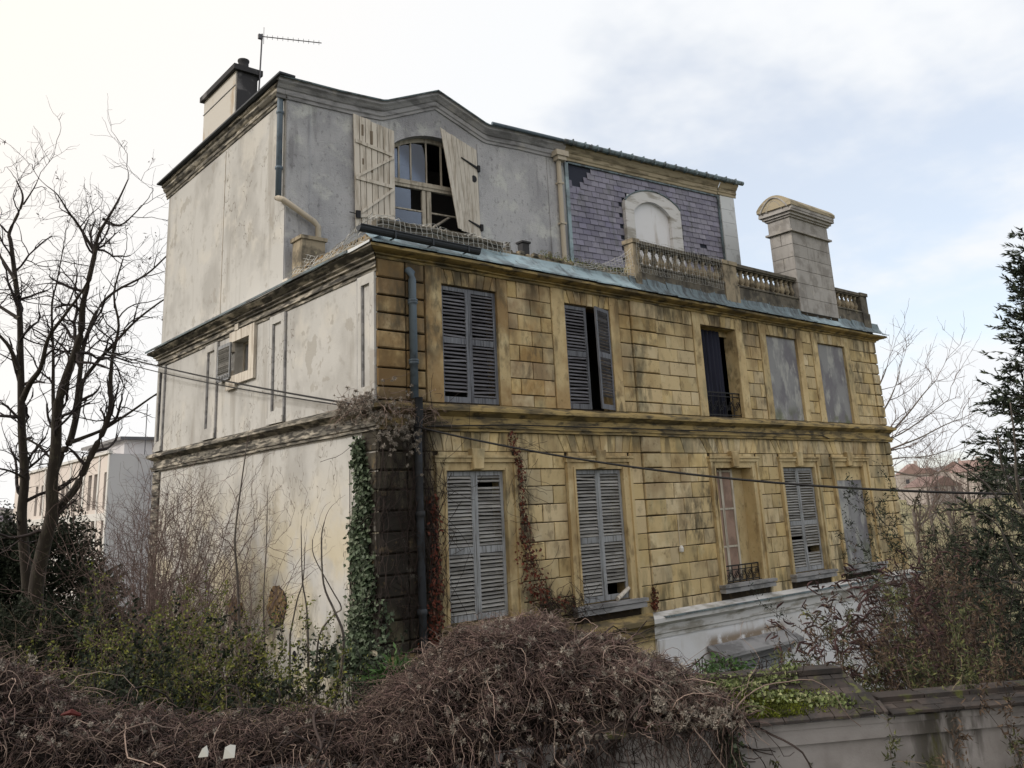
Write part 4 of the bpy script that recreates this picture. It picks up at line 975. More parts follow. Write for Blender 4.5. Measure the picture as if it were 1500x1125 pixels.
# plank shutters: mansion > plank_shutter > plank, brace, hinge
def plank_shutter(corners, b, n, braces, back=False, label=None, bare=(), gap=0.009):
    """corners TL, TR, BR, BL as (s, b, z) on the attic front"""
    TL, TR, BR, BL = [Vector(c) for c in corners]
    def P(f, g): return (TL * (1 - f) + TR * f) * (1 - g) + (BL * (1 - f) + BR * f) * g
    def slab(f0, f1, g0, g1, d0, d1, name, mat, par):
        q = [P(f0, g0), P(f1, g0), P(f1, g1), P(f0, g1)]
        vs = [(p.x, p.y + d0, p.z) for p in q] + [(p.x, p.y + d1, p.z) for p in q]
        return MB(ATT).add(vs, [(0, 1, 2, 3), (4, 5, 6, 7), (0, 1, 5, 4), (1, 2, 6, 5), (2, 3, 7, 6), (3, 0, 4, 7)]).build(name, mat, par)
    root = None
    mb = MB(ATT)
    q = [P(0.02, 0.03), P(0.98, 0.03), P(0.98, 0.97), P(0.02, 0.97)]
    mb.add([(p.x, p.y + 0.030, p.z) for p in q] + [(p.x, p.y + 0.036, p.z) for p in q], [(0, 1, 2, 3), (4, 5, 6, 7), (0, 1, 5, 4), (1, 2, 6, 5), (2, 3, 7, 6), (3, 0, 4, 7)])
    root = mb.build('plank_shutter', 'bare_wood', house)
    if label: root['label'] = label
    for i in range(n):
        e0 = R.uniform(-0.006, 0.006); e1 = R.uniform(-0.006, 0.006); dd = R.uniform(-0.004, 0.004)
        slab(i / n + gap, (i + 1) / n - gap, e0, 1 + e1, dd, 0.028, 'plank', 'shutter_cream', root)
    for br in braces:
        (f0, g0), (f1, g1), h = br
        a_, c_ = P(f0, g0), P(f1, g1); h2 = h / 2
        vs = [(a_.x, a_.y - 0.034, a_.z - h2), (c_.x, c_.y - 0.034, c_.z - h2), (c_.x, c_.y - 0.034, c_.z + h2), (a_.x, a_.y - 0.034, a_.z + h2)]
        vs += [(x, y + 0.028, z) for x, y, z in vs]
        MB(ATT).add(vs, [(0, 1, 2, 3), (4, 5, 6, 7), (0, 1, 5, 4), (1, 2, 6, 5), (2, 3, 7, 6), (3, 0, 4, 7)]).build('brace', 'shutter_cream', root)
    return root, P
rt, P = plank_shutter([(1.64, -0.10, 15.17), (2.77, -0.07, 14.93), (2.77, -0.07, 12.40), (1.70, -0.10, 12.10)], 0, 7,
    [((0.03, 0.235), (0.97, 0.27), 0.085), ((0.06, 0.54), (0.97, 0.285), 0.08), ((0.03, 0.55), (0.97, 0.60), 0.085), ((0.06, 0.86), (0.97, 0.615), 0.08), ((0.03, 0.87), (0.97, 0.90), 0.085), ((0.5, 0.97), (0.97, 0.91), 0.08)], label='cream plank leaf folded flat against the wall')
for f_, g_, w_, h_ in ((0.215, 0.12, 0.055, 0.30), (0.215, 0.40, 0.045, 0.16), (0.43, 0.16, 0.075, 0.36), (0.43, 0.46, 0.05, 0.14)):      # planks where the paint has come off
    p = P(f_, g_); MB(ATT).box(p.x - w_ / 2, p.x + w_ / 2, p.y - 0.006, p.y + 0.01, p.z - h_ / 2, p.z + h_ / 2).build('bare_patch', 'bare_wood', rt)
p = P(0.05, 0.86); mb = MB(ATT); mb.box(p.x - 0.05, p.x + 0.06, p.y - 0.07, p.y - 0.02, p.z - 0.09, p.z + 0.09); mb.tube([(p.x, p.y - 0.05, p.z), (p.x - 0.22, p.y - 0.05, p.z + 0.02)], 0.012, 5); mb.build('catch', 'iron', rt)
rt, P = plank_shutter([(3.97, -0.30, 15.20), (5.20, -0.05, 14.92), (5.24, -0.05, 12.44), (4.50, -0.16, 12.58)], 0, 7, [], label='cream plank leaf hanging askew across the opening', gap=0.0035)
for g_ in (0.20, 0.865):
    a_, c_ = P(0.50, g_), P(1.0, g_ + 0.015)
    mb = MB(ATT); mb.add([(a_.x, a_.y - 0.03, a_.z - 0.012), (c_.x, c_.y - 0.03, c_.z - 0.04), (c_.x, c_.y - 0.03, c_.z + 0.03), (a_.x, a_.y - 0.03, a_.z + 0.012)] + [(a_.x, a_.y - 0.005, a_.z - 0.012), (c_.x, c_.y - 0.005, c_.z - 0.04), (c_.x, c_.y - 0.005, c_.z + 0.03), (a_.x, a_.y - 0.005, a_.z + 0.012)], [(0, 1, 2, 3), (4, 5, 6, 7), (0, 1, 5, 4), (1, 2, 6, 5), (2, 3, 7, 6), (3, 0, 4, 7)])
    mb.box(c_.x - 0.02, c_.x + 0.06, c_.y - 0.05, c_.y + 0.03, c_.z - 0.09, c_.z + 0.08); mb.build('strap_hinge', 'iron', rt)
p = P(0.86, 0.36); MB(ATT).prism([(p.x + 0.085 * math.cos(i * 0.52), p.z + 0.10 * math.sin(i * 0.52)) for i in range(12)], p.y - 0.012, p.y - 0.004).build('shutter_hole', 'iron', rt)

# hung slates: attic_front_wall > slate_face > slate
S0, S1 = 8.28, 14.44
HX = (10.28, 12.55)
sf = MB(ATT); sf.box(S0 - 0.02, S1 + 0.02, 0.02, 0.10, 10.6, 15.2); sf = sf.build('slate_face', 'slate_dark', house)
pitch = 0.172
def in_hood(x0, x1, z):
    if x1 < HX[0] or x0 > HX[1]: return False
    xm = min(max((x0 + x1) / 2, HX[0]), HX[1]); f = (xm - HX[0]) / (HX[1] - HX[0])
    return z < 14.28 + 0.46 * math.sin(math.pi * f) ** 0.7
gone = {(16, 1), (16, 2), (16, 3), (15, 1), (15, 2), (14, 1), (14, 2), (15, 3), (6, 19), (4, 19), (13, 2)}
lost = []; cnt = 0
for r in range(17):
    z0 = 12.20 + r * pitch; sw = 0.285; off = (r % 2) * 0.5 * sw; c = 0
    x = S0 - off
    while x < S1:
        a, b = max(x, S0), min(x + sw, S1); x += sw; c += 1
        if b - a < 0.05 or in_hood(a + 0.03, b - 0.03, z0 + 0.03): continue
        if (r, c) in gone: continue
        t_ = R.uniform(-0.006, 0.006); g = 0.006; z1 = min(z0 + pitch + 0.05, 15.18)
        vs = [(a + g, -0.022 + t_, z0 + R.uniform(-.004, .004)), (b - g, -0.022 + t_, z0 + R.uniform(-.004, .004)), (b - g, 0.004, z1), (a + g, 0.004, z1), (a + g, -0.010 + t_, z0), (b - g, -0.010 + t_, z0)]
        fs = [(0, 1, 2, 3), (0, 1, 5, 4), (0, 4, 3), (1, 5, 2)]
        cnt += 1
        if cnt <= 300: MB(ATT).add(vs, fs).build('slate', 'slate', sf)
        else: lost.append((vs, fs))
if lost:
    mb = MB(ATT)
    for vs, fs in lost: mb.add(vs, fs)
    mb.build('slate_rows', 'slate', sf, kind='stuff')
# arched hood and blind panel in the slates
n = 22; outer = []; inner = []
for i in range(n + 1):
    f = i / n; outer.append((HX[0] + (HX[1] - HX[0]) * f, 14.30 + 0.46 * math.sin(math.pi * f) ** 0.7)); inner.append((10.62 + (12.12 - 10.62) * f, 14.02 + 0.40 * math.sin(math.pi * f) ** 0.7))
outer = [(HX[0], 12.0)] + outer + [(HX[1], 12.0)]; inner = [(10.62, 12.0)] + inner + [(12.12, 12.0)]
mb = MB(ATT)
for i in range(len(outer) - 1):
    o0, o1, i0, i1 = outer[i], outer[i + 1], inner[i], inner[i + 1]
    mb.quad((o0[0], -0.13, o0[1]), (o1[0], -0.13, o1[1]), (i1[0], -0.13, i1[1]), (i0[0], -0.13, i0[1]))
    mb.quad((o0[0], -0.13, o0[1]), (o1[0], -0.13, o1[1]), (o1[0], 0.05, o1[1]), (o0[0], 0.05, o0[1])); mb.quad((i0[0], -0.13, i0[1]), (i1[0], -0.13, i1[1]), (i1[0], 0.02, i1[1]), (i0[0], 0.02, i0[1]))
hd = mb.build('dormer_hood', 'cornice_beige', house); hd.data.materials[0] = M['white_moulding']
mb = MB(ATT); mb.tube([(x_, -0.135, z_ + 0.02) for x_, z_ in outer[1:-1]], 0.025, 6); mb.build('hood_sheet', 'zinc_dark', hd)
MB(ATT).box(10.5, 12.3, 0.0, 0.018, 12.0, 14.6).build('blind_panel', 'white', hd)
# zinc-clad end pilaster and edge
mb = MB(ATT)
for i in range(7): mb.box(14.47 + 0.0, 15.12 - 0.0, -0.10, 0.1, 12.0 + i * 0.455, 12.0 + i * 0.455 + 0.447)
mb.build('end_pilaster', 'zinc_pale', house); MB(ATT).box(14.40, 14.465, -0.06, 0.05, 11.2, 15.15).build('edge_flashing', 'zinc_dark', house)
MB(ATT).box(8.16, 8.275, -0.06, 0.05, 11.0, 15.15).build('edge_flashing', 'zinc', house)
MB(ATT).box(S0, 15.15, -0.05, 0.0, 15.14, 15.19).build('edge_flashing', 'zinc_dark', house)
# attic downpipes
mb = MB(ATT); mb.tube([(7.90, -0.14, 15.30), (7.90, -0.11, 15.0), (7.91, -0.10, 10.9)], 0.07, 12); mb.box(7.72, 8.14, -0.30, -0.03, 15.22, 15.38); mb.box(7.78, 8.08, -0.26, -0.03, 15.10, 15.218)
for zz in (14.4, 13.2): mb.box(7.81, 7.99, -0.19, -0.01, zz, zz + 0.05)
mb.build('downpipe', 'pipe_beige', attic)
mb = MB(); mb.tube([(-0.08, 4.12, 15.35), (-0.09, 4.10, 15.1), (-0.09, 4.10, 12.75)], 0.07, 12)
for zz in (14.85, 13.45): mb.lathe([(0.073, zz - .04), (0.09, zz - .03), (0.09, zz + .03), (0.073, zz + .04)], -0.09, 4.10, 12)
mb.build('downpipe', 'pipe', aw, True)
mb = MB(); mb.tube([(-0.09, 4.16, 12.74), (-0.12, 3.98, 12.66), (-0.10, 3.84, 12.60), (0.66, 3.78, 12.18), (0.76, 3.78, 12.08), (0.77, 3.78, 11.2)], 0.068, 12)
mb.build('downpipe', 'pipe_beige', aw, True)

# rendered chimney over the gable side
mb = MB(); mb.box(0.22, 0.26, 7.62, 9.92, 15.6, 17.62); ch = mb.build('chimney_stack', 'chimney_render', house)
MB().box(0.262, 0.84, 7.60, 9.93, 15.6, 17.62).build('chimney_shaft', 'soot', ch)
MB().box(0.12, 0.95, 7.50, 10.03, 17.622, 17.78).build('chimney_cap', 'soot', ch)
mb = MB(); mb.lathe([(0.15, 17.782), (0.14, 18.05), (0.16, 18.08), (0.16, 18.13), (0.13, 18.13)], 0.52, 7.85, 14); mb.build('chimney_pot', 'soot', ch, True)
mb = MB(); mb.box(0.20, 0.219, 7.60, 9.94, 17.18, 17.20); mb.build('render_joint', 'cornice_grey', ch)
mb = MB(); mb.add([(0.10, 7.50, 15.70), (0.10, 10.0, 15.70), (0.215, 10.0, 15.95), (0.215, 7.50, 15.95)], [(0, 1, 2, 3)]); mb.build('lead_flashing', 'zinc', ch)

# ------------------------------------------------------------------ basement canopy on the white plinth
mb = MB()
mb.add([(8.55, -0.07, 2.34), (11.85, -0.07, 2.34), (11.85, -0.48, 2.16), (8.55, -0.48, 2.16), (8.55, -0.07, 2.28), (11.85, -0.07, 2.28), (11.85, -0.48, 2.09), (8.55, -0.48, 2.09)], [(0, 1, 2, 3), (4, 5, 6, 7), (3, 2, 6, 7), (0, 3, 7, 4), (1, 2, 6, 5)])
cn = mb.build('door_canopy', 'cornice_grey', house)
mb = MB(); mb.box(8.62, 11.78, -0.36, -0.065, 2.03, 2.10); mb.box(8.72, 11.68, -0.28, -0.065, 1.90, 2.028); mb.build('canopy_moulding', 'cornice_grey', cn)
for x0 in (8.75, 11.3): MB().box(x0, x0 + 0.2, -0.2, -0.065, 0, 1.898).build('door_jamb', 'white_moulding', cn)
for i in range(8): MB().box(8.96, 11.29, -0.14 - (i % 2) * 0.01, -0.066, 0.95 + i * 0.115, 0.95 + i * 0.115 + 0.095).build('louvre_board', 'shutter_pale', cn)
# ------------------------------------------------------------------ ground and far setting
def gh(x, y):
    """ground height: raised garden at left, low yard at right, street bank in front"""
    l = 1.0 / (1.0 + math.exp(max(-60, min(60, (x - 3.5) / 1.6))))
    g = 2.0 * l
    far = max(0.0, math.hypot(x, y) - 60) * 0.010
    st = 1.0 / (1.0 + math.exp(max(-60, min(60, (y + 0.63 * x + 11.2) / 0.25))))       # street side of the boundary wall
    g = g * (1 - st) + 2.55 * st
    return g + min(far, 6.0)
def axis_pts(lo, hi, c, near, k):
    p = [c]; s_ = near
    while p[-1] < hi: p.append(p[-1] + s_); s_ *= k
    q = [c]; s_ = near
    while q[-1] > lo: q.append(q[-1] - s_); s_ *= k
    return sorted(set(q[1:] + p))
gx = axis_pts(-2500, 3000, -3, 0.8, 1.11); gy = axis_pts(-2500, 3000, -8, 0.8, 1.11)
vs = [(x, y, gh(x, y) + (0 if abs(x) + abs(y) > 60 else 0.06 * math.sin(x * 1.7 + y * .6) * math.cos(y * 1.3))) for y in gy for x in gx]
nx = len(gx)
fs = [(j * nx + i, j * nx + i + 1, (j + 1) * nx + i + 1, (j + 1) * nx + i) for j in range(len(gy) - 1) for i in range(nx - 1)]
MB().add(vs, fs).build('ground', 'ground', None, True, kind='structure')
# hill on the horizon behind the house
mb = MB(); n = 60; vs = []
for i in range(n + 1):
    a_ = math.radians(-40 + 130 * i / n); d = 760
    h = 24 + 7 * math.sin(i * 0.35) + 4 * math.sin(i * 1.1 + 1) + R.uniform(-1, 1)
    for dd, hh in ((-190, 0), (-90, h * 0.55), (0, h), (120, h * 0.7), (260, 0)):
        vs.append(((d + dd) * math.cos(a_), (d + dd) * math.sin(a_), hh))
mb.add(vs, [(i * 5 + j, i * 5 + j + 1, (i + 1) * 5 + j + 1, (i + 1) * 5 + j) for i in range(n) for j in range(4)])
mb.build('hill', 'hill', None, True, kind='structure')

# ------------------------------------------------------------------ batch helpers for plants
def np_mesh(name, V, F, mat, smooth=True):
    me = bpy.data.meshes.new(name)
    V = np.ascontiguousarray(V, dtype=np.float32); F = np.ascontiguousarray(F, dtype=np.int32)
    k = F.shape[1]
    me.vertices.add(len(V)); me.vertices.foreach_set('co', V.ravel())
    me.loops.add(F.size); me.loops.foreach_set('vertex_index', F.ravel())
    me.polygons.add(len(F)); me.polygons.foreach_set('loop_start', np.arange(0, F.size, k, dtype=np.int32)); me.polygons.foreach_set('loop_total', np.full(len(F), k, dtype=np.int32))
    if smooth: me.polygons.foreach_set('use_smooth', np.ones(len(F), dtype=bool))
    me.materials.append(M[mat]); me.update(calc_edges=True); me.validate(); me['joined'] = 1; return me
def strands(P, Rd, sides=3):
    """P (N,K,3), Rd (N,K) -> verts, quads"""
    P = np.asarray(P, float); N_, K, _ = P.shape
    T = np.empty_like(P); T[:, 1:-1] = P[:, 2:] - P[:, :-2]; T[:, 0] = P[:, 1] - P[:, 0]; T[:, -1] = P[:, -1] - P[:, -2]
    T /= np.linalg.norm(T, axis=2, keepdims=True) + 1e-9
    up = np.where(np.abs(T[..., 2:3]) < 0.9, np.array([0, 0, 1.0]), np.array([1.0, 0, 0]))
    A = np.cross(T, up); A /= np.linalg.norm(A, axis=2, keepdims=True) + 1e-9; B = np.cross(T, A)
    q = 2 * np.pi * np.arange(sides) / sides
    V = P[:, :, None, :] + Rd[:, :, None, None] * (A[:, :, None, :] * np.cos(q)[None, None, :, None] + B[:, :, None, :] * np.sin(q)[None, None, :, None])
    V = V.reshape(-1, 3)
    base = (np.arange(N_)[:, None, None] * K + np.arange(K - 1)[None, :, None]) * sides; j = np.arange(sides)[None, None, :]; j2 = (j + 1) % sides
    F = np.stack([base + j, base + j2, base + sides + j2, base + sides + j], -1).reshape(-1, 4)
    return V, F
def leaves(C_, L, Wd, down=0.0, dirs=None, flat=None):
    """kite-shaped folded leaves at points C_ (N,3)"""
    N_ = len(C_); d = NR.normal(size=(N_, 3)) if dirs is None else np.array(dirs, float) + NR.normal(size=(N_, 3)) * 0.35
    d[:, 2] -= down; d /= np.linalg.norm(d, axis=1, keepdims=True) + 1e-9
    r = NR.normal(size=(N_, 3)) if flat is None else np.array(flat, float) + NR.normal(size=(N_, 3)) * 0.45
    s_ = np.cross(d, r); s_ /= np.linalg.norm(s_, axis=1, keepdims=True) + 1e-9; nrm = np.cross(s_, d)
    L = L * NR.uniform(0.6, 1.3, (N_, 1)); w = Wd * NR.uniform(0.7, 1.2, (N_, 1))
    a = C_; b = C_ + d * L * 0.42 + s_ * w * 0.5 + nrm * w * 0.2; c = C_ + d * L; e = C_ + d * L * 0.42 - s_ * w * 0.5 + nrm * w * 0.2
    V = np.stack([a, b, c, e], 1).reshape(-1, 3); k = np.arange(N_)[:, None] * 4
    F = np.concatenate([k + np.array([[0, 1, 2]]), k + np.array([[0, 2, 3]])], 0)
    return V, F
def blobs(C_, rad, spikes=14, L=1.0):
    """feathery seed heads: little bursts of thin triangles round a point"""
    N_ = len(C_); d = NR.normal(size=(N_, spikes, 3)); d /= np.linalg.norm(d, axis=2, keepdims=True)
    s_ = np.cross(d, NR.normal(size=(N_, spikes, 3))); s_ /= np.linalg.norm(s_, axis=2, keepdims=True) + 1e-9
    rr = rad * NR.uniform(0.6, 1.3, (N_, 1, 1))
    o = C_[:, None, :]; V = np.stack([o - s_ * rr * 0.13, o + s_ * rr * 0.13, o + d * rr + s_ * rr * 0.05, o + d * rr - s_ * rr * 0.05], 2).reshape(-1, 3)
    F = np.arange(N_ * spikes * 4).reshape(-1, 4); return V, F
def wander(P0, D0, K, step, jit, grav=0.0, lift=None):
    """N random-walk curves"""
    P = [np.array(P0, float)]; d = np.array(D0, float); d /= np.linalg.norm(d, axis=1, keepdims=True) + 1e-9
    st = np.asarray(step).reshape(-1, 1) if np.ndim(step) else step
    for k in range(K - 1):
        d = d + NR.normal(size=d.shape) * jit; d[:, 2] += grav; d /= np.linalg.norm(d, axis=1, keepdims=True) + 1e-9
        P.append(P[-1] + d * st)
    return np.stack(P, 1)
def grow(limbs, levels, spread=0.9, up=0.15):
    """limbs: list of (points, radii); returns a list of (P, R, sides) by level, child shoots springing from the level before"""
    out = []
    Ps = [np.array([tuple(p) for p in l[0]], float) for l in limbs]; Rs = [np.array(l[1], float) for l in limbs]
    for (per, length, K, jit, grav, rmin, sides) in levels:
        S = []; Dd = []; Ln = []; Rr = []
        for p, r in zip(Ps, Rs):
            seg_ = np.diff(p, axis=0); sl = np.linalg.norm(seg_, axis=1); tot = sl.sum(); cum = np.concatenate([[0], np.cumsum(sl)])
            n = max(1, int(round(per * tot))) if per > 0 else -int(per)
            for q in range(n):
                f = (0.18 + 0.82 * NR.random()) * tot if q else tot * 0.999
                i = min(np.searchsorted(cum, f) - 1, len(seg_) - 1); i = max(i, 0); g = (f - cum[i]) / (sl[i] + 1e-9)
                t_ = seg_[i] / (sl[i] + 1e-9); v = t_ + NR.normal(size=3) * spread * (0.25 if q == 0 else 1.0); v[2] += up
                S.append(p[i] + seg_[i] * g); Dd.append(v); Ln.append(length * NR.uniform(0.55, 1.3)); Rr.append(min(max((r[i] * (1 - g) + r[i + 1] * g) * 0.62, rmin), 3 * rmin + 0.02))
        Ln = np.array(Ln); Rr = np.array(Rr)
        P = wander(S, Dd, K, Ln / (K - 1), jit, grav)
        RR = Rr[:, None] * np.linspace(1.0, 0.45, K)[None, :]; RR = np.maximum(RR, rmin * 0.6)
        out.append((P, RR, sides)); Ps = list(P); Rs = list(RR)
    return out
def join(parts):
    Vs = []; Fs = []; o = 0
    for V, F in parts:
        Vs.append(V); Fs.append(F + o); o += len(V)
    return np.concatenate(Vs), np.concatenate(Fs)
def npv(p): return np.array([p[0], p[1], p[2]])

# ------------------------------------------------------------------ bare tree at the left
def pix_limb(pts, r0, r1, t0, t1):
    n = len(pts); P = [at(u, v, t0 + (t1 - t0) * i / (n - 1)) for i, (u, v) in enumerate(pts)]
    # resample smoothly
    Q = []; 
    for i in range(n - 1):
        for k in range(4):
            f = k / 4; p0 = P[max(i - 1, 0)]; p1 = P[i]; p2 = P[i + 1]; p3 = P[min(i + 2, n - 1)]
            Q.append(0.5 * ((2 * p1) + (p2 - p0) * f + (2 * p0 - 5 * p1 + 4 * p2 - p3) * f * f + (3 * p1 - p0 - 3 * p2 + p3) * f ** 3))
    Q.append(P[-1]); m_ = len(Q)
    return [tuple(q) for q in Q], [r0 + (r1 - r0) * (i / (m_ - 1)) ** 0.8 for i in range(m_)]
T = 28.0
TL_ = [
 ([(40, 935), (41, 900), (39, 845), (32, 759), (36, 702), (32, 631), (31, 573), (30, 520), (29, 463), (23, 413), (16, 356), (14, 340), (30, 305), (33, 285), (24, 265)], 0.27, 0.03, T, T + 1),
 ([(52, 940), (53, 862), (64, 802), (76, 752), (76, 709), (82, 652), (84, 599), (96, 556), (110, 517), (119, 484), (121, 449), (130, 410), (139, 371), (144, 345), (158, 320), (174, 292), (188, 262)], 0.34, 0.025, T, T - 1),
 ([(80, 690), (90, 665), (103, 645), (114, 599), (118, 573), (123, 556), (142, 531), (171, 499), (199, 470), (231, 445), (262, 425)], 0.19, 0.03, T, T + 2),
 ([(72, 765), (84, 745), (110, 716), (132, 670), (153, 628), (162, 596), (162, 560), (165, 520), (174, 477), (167, 431), (180, 380)], 0.21, 0.03, T, T + 1.5),
 ([(103, 648), (125, 640), (153, 628), (192, 603), (228, 578), (262, 560)], 0.10, 0.03, T, T + 2.5),
 ([(33, 585), (45, 560), (60, 538), (71, 495), (96, 460), (128, 413), (140, 360)], 0.15, 0.025, T, T - 2),
 ([(27, 540), (14, 509), (-6, 485), (-40, 440), (-60, 380)], 0.10, 0.03, T, T - 1),
 ([(28, 467), (0, 449), (-40, 420), (-70, 350)], 0.09, 0.03, T, T + 1),
 ([(81, 640), (78, 584), (78, 520), (76, 449), (84, 410), (95, 350)], 0.10, 0.02, T, T + 2),
 ([(110, 612), (118, 540), (124, 502), (142, 456), (167, 428), (213, 403), (245, 374), (270, 350)], 0.12, 0.025, T, T + 3),
 ([(36, 700), (15, 690), (-15, 680), (-50, 640)], 0.06, 0.02, T, T - 2),
 ([(34, 640), (60, 655), (74, 672), (84, 690)], 0.05, 0.03, T + .2, T),
 ([(140, 372), (115, 330), (100, 310), (84, 285), (68, 272)], 0.07, 0.015, T, T - 1.5),
 ([(150, 320), (175, 330), (198, 312), (218, 290)], 0.06, 0.015, T, T + 1),
 ([(22, 410), (0, 375), (-20, 345), (-30, 310)], 0.08, 0.02, T, T + 1),
 ([(34, 300), (50, 275), (56, 262)], 0.04, 0.015, T, T),
]
limbs = [pix_limb(p_, a_ * 0.76, b_ * 0.7, c_, d_) for p_, a_, b_, c_, d_ in TL_]
tree = thing('bare_tree', 'tall bare tree with forked dark trunk behind the garden, left of the mansion', 'tree', at(45, 940, T))
inv = -tree.location
def local(parts_or_V):
    return parts_or_V + np.array([inv.x, inv.y, inv.z])
mb = MB()
for i in (0, 1): mb.tube([Vector(p) + inv for p in limbs[i][0]], limbs[i][1], 10)
mb.build('trunk', 'bark', tree, True)
for l in limbs[2:]:
    mb = MB(); mb.tube([Vector(p) + inv for p in l[0]], l[1], 8); mb.build('limb', 'bark', tree, True)
lv = grow(limbs, [(1.6, 1.5, 8, 0.24, 0.03, 0.014, 4), (2.9, 0.95, 6, 0.24, 0.03, 0.0085, 3), (3.6, 0.5, 5, 0.24, 0.03, 0.006, 3)], 0.85, 0.10)
V, F = join([strands(P, RR, sd_) for P, RR, sd_ in lv]); obj('crown', np_mesh('crown', local(V), F, 'twig_dark'), tree)
tips = lv[1][0][:, -1]; tips = tips[(tips[:, 2] > 9.5)]; tips = tips[NR.random(len(tips)) < 0.22]
V, F = leaves(np.repeat(tips, 5, 0) + NR.normal(size=(len(tips) * 5, 3)) * 0.07, 0.14, 0.04, 0.5); obj('seed_pods', np_mesh('seed_pods', local(V), F, 'seed_pod', False), tree)

def bare_tree(name, label, base, h, spread_m, seed, nl, mat_b='bark_grey', mat_t='twig_mauve', lean=(0, 0), lv=None, r=0.22, group=None):
    rr = random.Random(seed); root = thing(name, label, 'tree', base, group)
    b = Vector((0, 0, -0.2)); trunk = [tuple(b + Vector((lean[0] * f, lean[1] * f, (h * 0.45 + 0.2) * f))) for f in (0, .25, .5, .75, 1)]
    tr = [r, r * .9, r * .8, r * .7, r * .6]
    MB().tube(trunk, tr, 8).build('trunk', mat_b, root, True)
    ls = [(trunk, tr)]
    for i in range(nl):
        f = rr.uniform(0.35, 1.0); p = Vector(trunk[0]).lerp(Vector(trunk[-1]), f); a_ = rr.uniform(0, 6.28); el = rr.uniform(0.5, 1.1); L = h * 0.55 * rr.uniform(0.7, 1.1)
        d = Vector((math.cos(a_) * math.cos(el) * spread_m, math.sin(a_) * math.cos(el) * spread_m, math.sin(el))).normalized(); pts = [tuple(p)]
        for k in range(6):
            d = (d + Vector((rr.gauss(0, .16), rr.gauss(0, .16), rr.gauss(0.06, .1)))).normalized(); p = p + d * L / 6; pts.append(tuple(p))
        ra = [r * 0.45 * (1 - 0.14 * k) for k in range(7)]; ls.append((pts, ra)); MB().tube(pts, ra, 6).build('limb', mat_b, root, True)
    g = grow(ls[1:], lv or [(1.0, h * 0.16, 6, 0.2, 0.04, 0.02, 3), (1.8, h * 0.09, 5, 0.2, 0.03, 0.012, 3), (2.0, h * 0.05, 4, 0.2, 0.02, 0.009, 3)], 0.7, 0.2)
    V, F = join([strands(P, RR, s_) for P, RR, s_ in g]); obj('crown', np_mesh('crown', V, F, mat_t), root)
    return root
def gpt(u, v, t):
    p = at(u, v, t); return Vector((p.x, p.y, gh(p.x, p.y)))
# tree whose crown shows past the right-hand corner of the mansion
t_ = gpt(1262, 720, 44)
rt_ = thing('bare_tree', 'grey bare tree whose branches reach out past the right corner of the mansion', 'tree', t_)
iv = -t_
L2 = [([(1262, 745), (1262, 700), (1264, 650), (1268, 600)], 0.30, 0.2, 44, 44), ([(1263, 680), (1290, 664), (1320, 652), (1350, 640), (1385, 622), (1412, 612)], 0.14, 0.03, 44, 43),
      ([(1264, 668), (1300, 638), (1330, 606), (1352, 578), (1372, 556)], 0.13, 0.03, 44, 45), ([(1266, 640), (1295, 600), (1310, 570), (1318, 545)], 0.12, 0.03, 44, 44), ([(1268, 600), (1290, 560), (1300, 535)], 0.11, 0.03, 44, 43.5),
      ([(1263, 700), (1300, 690), (1340, 697), (1370, 694), (1398, 682)], 0.12, 0.03, 44, 42), ([(1264, 650), (1310, 640), (1350, 615), (1390, 585)], 0.09, 0.03, 44, 46), ([(1263, 690), (1310, 672), (1360, 668), (1400, 655)], 0.09, 0.03, 44, 43)]
l2 = [pix_limb(a_[0], a_[1] * 0.55, a_[2] * 0.6, a_[3], a_[4]) for a_ in L2]
MB().tube([Vector(p) + iv for p in [tuple(t_)] + l2[0][0]], [0.34] + l2[0][1], 8).build('trunk', 'bark_grey', rt_, True)
for l in l2[1:]: MB().tube([Vector(p) + iv for p in l[0]], l[1], 6).build('limb', 'bark_grey', rt_, True)
g = grow(l2[1:], [(1.5, 1.8, 7, 0.2, 0.03, 0.018, 3), (2.2, 1.1, 5, 0.22, 0.03, 0.012, 3), (2.2, 0.6, 4, 0.22, 0.02, 0.009, 3)], 0.6, 0.2)
V, F = join([strands(P, RR, s_) for P, RR, s_ in g]); obj('crown', np_mesh('crown', V + npv(iv), F, 'twig_mauve'), rt_)

# ------------------------------------------------------------------ far building at the left
BP = at(162, 664, 55.0); BZ = BP.z
bd = (on(41, 695, 2, BZ) - BP).normalized(); br_ = (on(222, 666, 2, BZ) - BP); br_.z = 0; br_.normalize(); bd.z = 0; bd.normalize(); bn = Vector((-bd.y, bd.x, 0))
if bn.dot(BP - CAM_LOC) < 0: bn = -bn              # bn points into the building
BF = lambda a, b, z: tuple(Vector((BP.x, BP.y, 0)) + bd * a + bn * b + Vector((0, 0, z)))
blk = thing('apartment_block', 'pink concrete three storey block with narrow paired windows behind the bare tree', 'building', (BP.x, BP.y, 1.5))
bi = Vector((-BP.x, -BP.y, -1.5))
def BM(): return MB(lambda a, b, z: tuple(Vector(BF(a, b, z)) + bi))
WL = 26.0
bays = []
def ucol(u):    # distance along the face of an image column
    d = ray(u, 720); # intersect vertical plane through BP with normal bn
    tt = (BP - CAM_LOC).dot(bn) / d.dot(bn); return (CAM_LOC + d * tt - BP).dot(bd)
def vrow(u, v):
    d = ray(u, v); tt = (BP - CAM_LOC).dot(bn) / d.dot(bn); return (CAM_LOC + d * tt).z
cols = [(584, 567), (534, 512), (500, 481), (454, 436), (425, 406), (380, 361), (355, 336), (241, 226), (210, 196)]
cols = [(ucol(a_ * .26667), ucol(b_ * .26667)) for a_, b_ in cols]
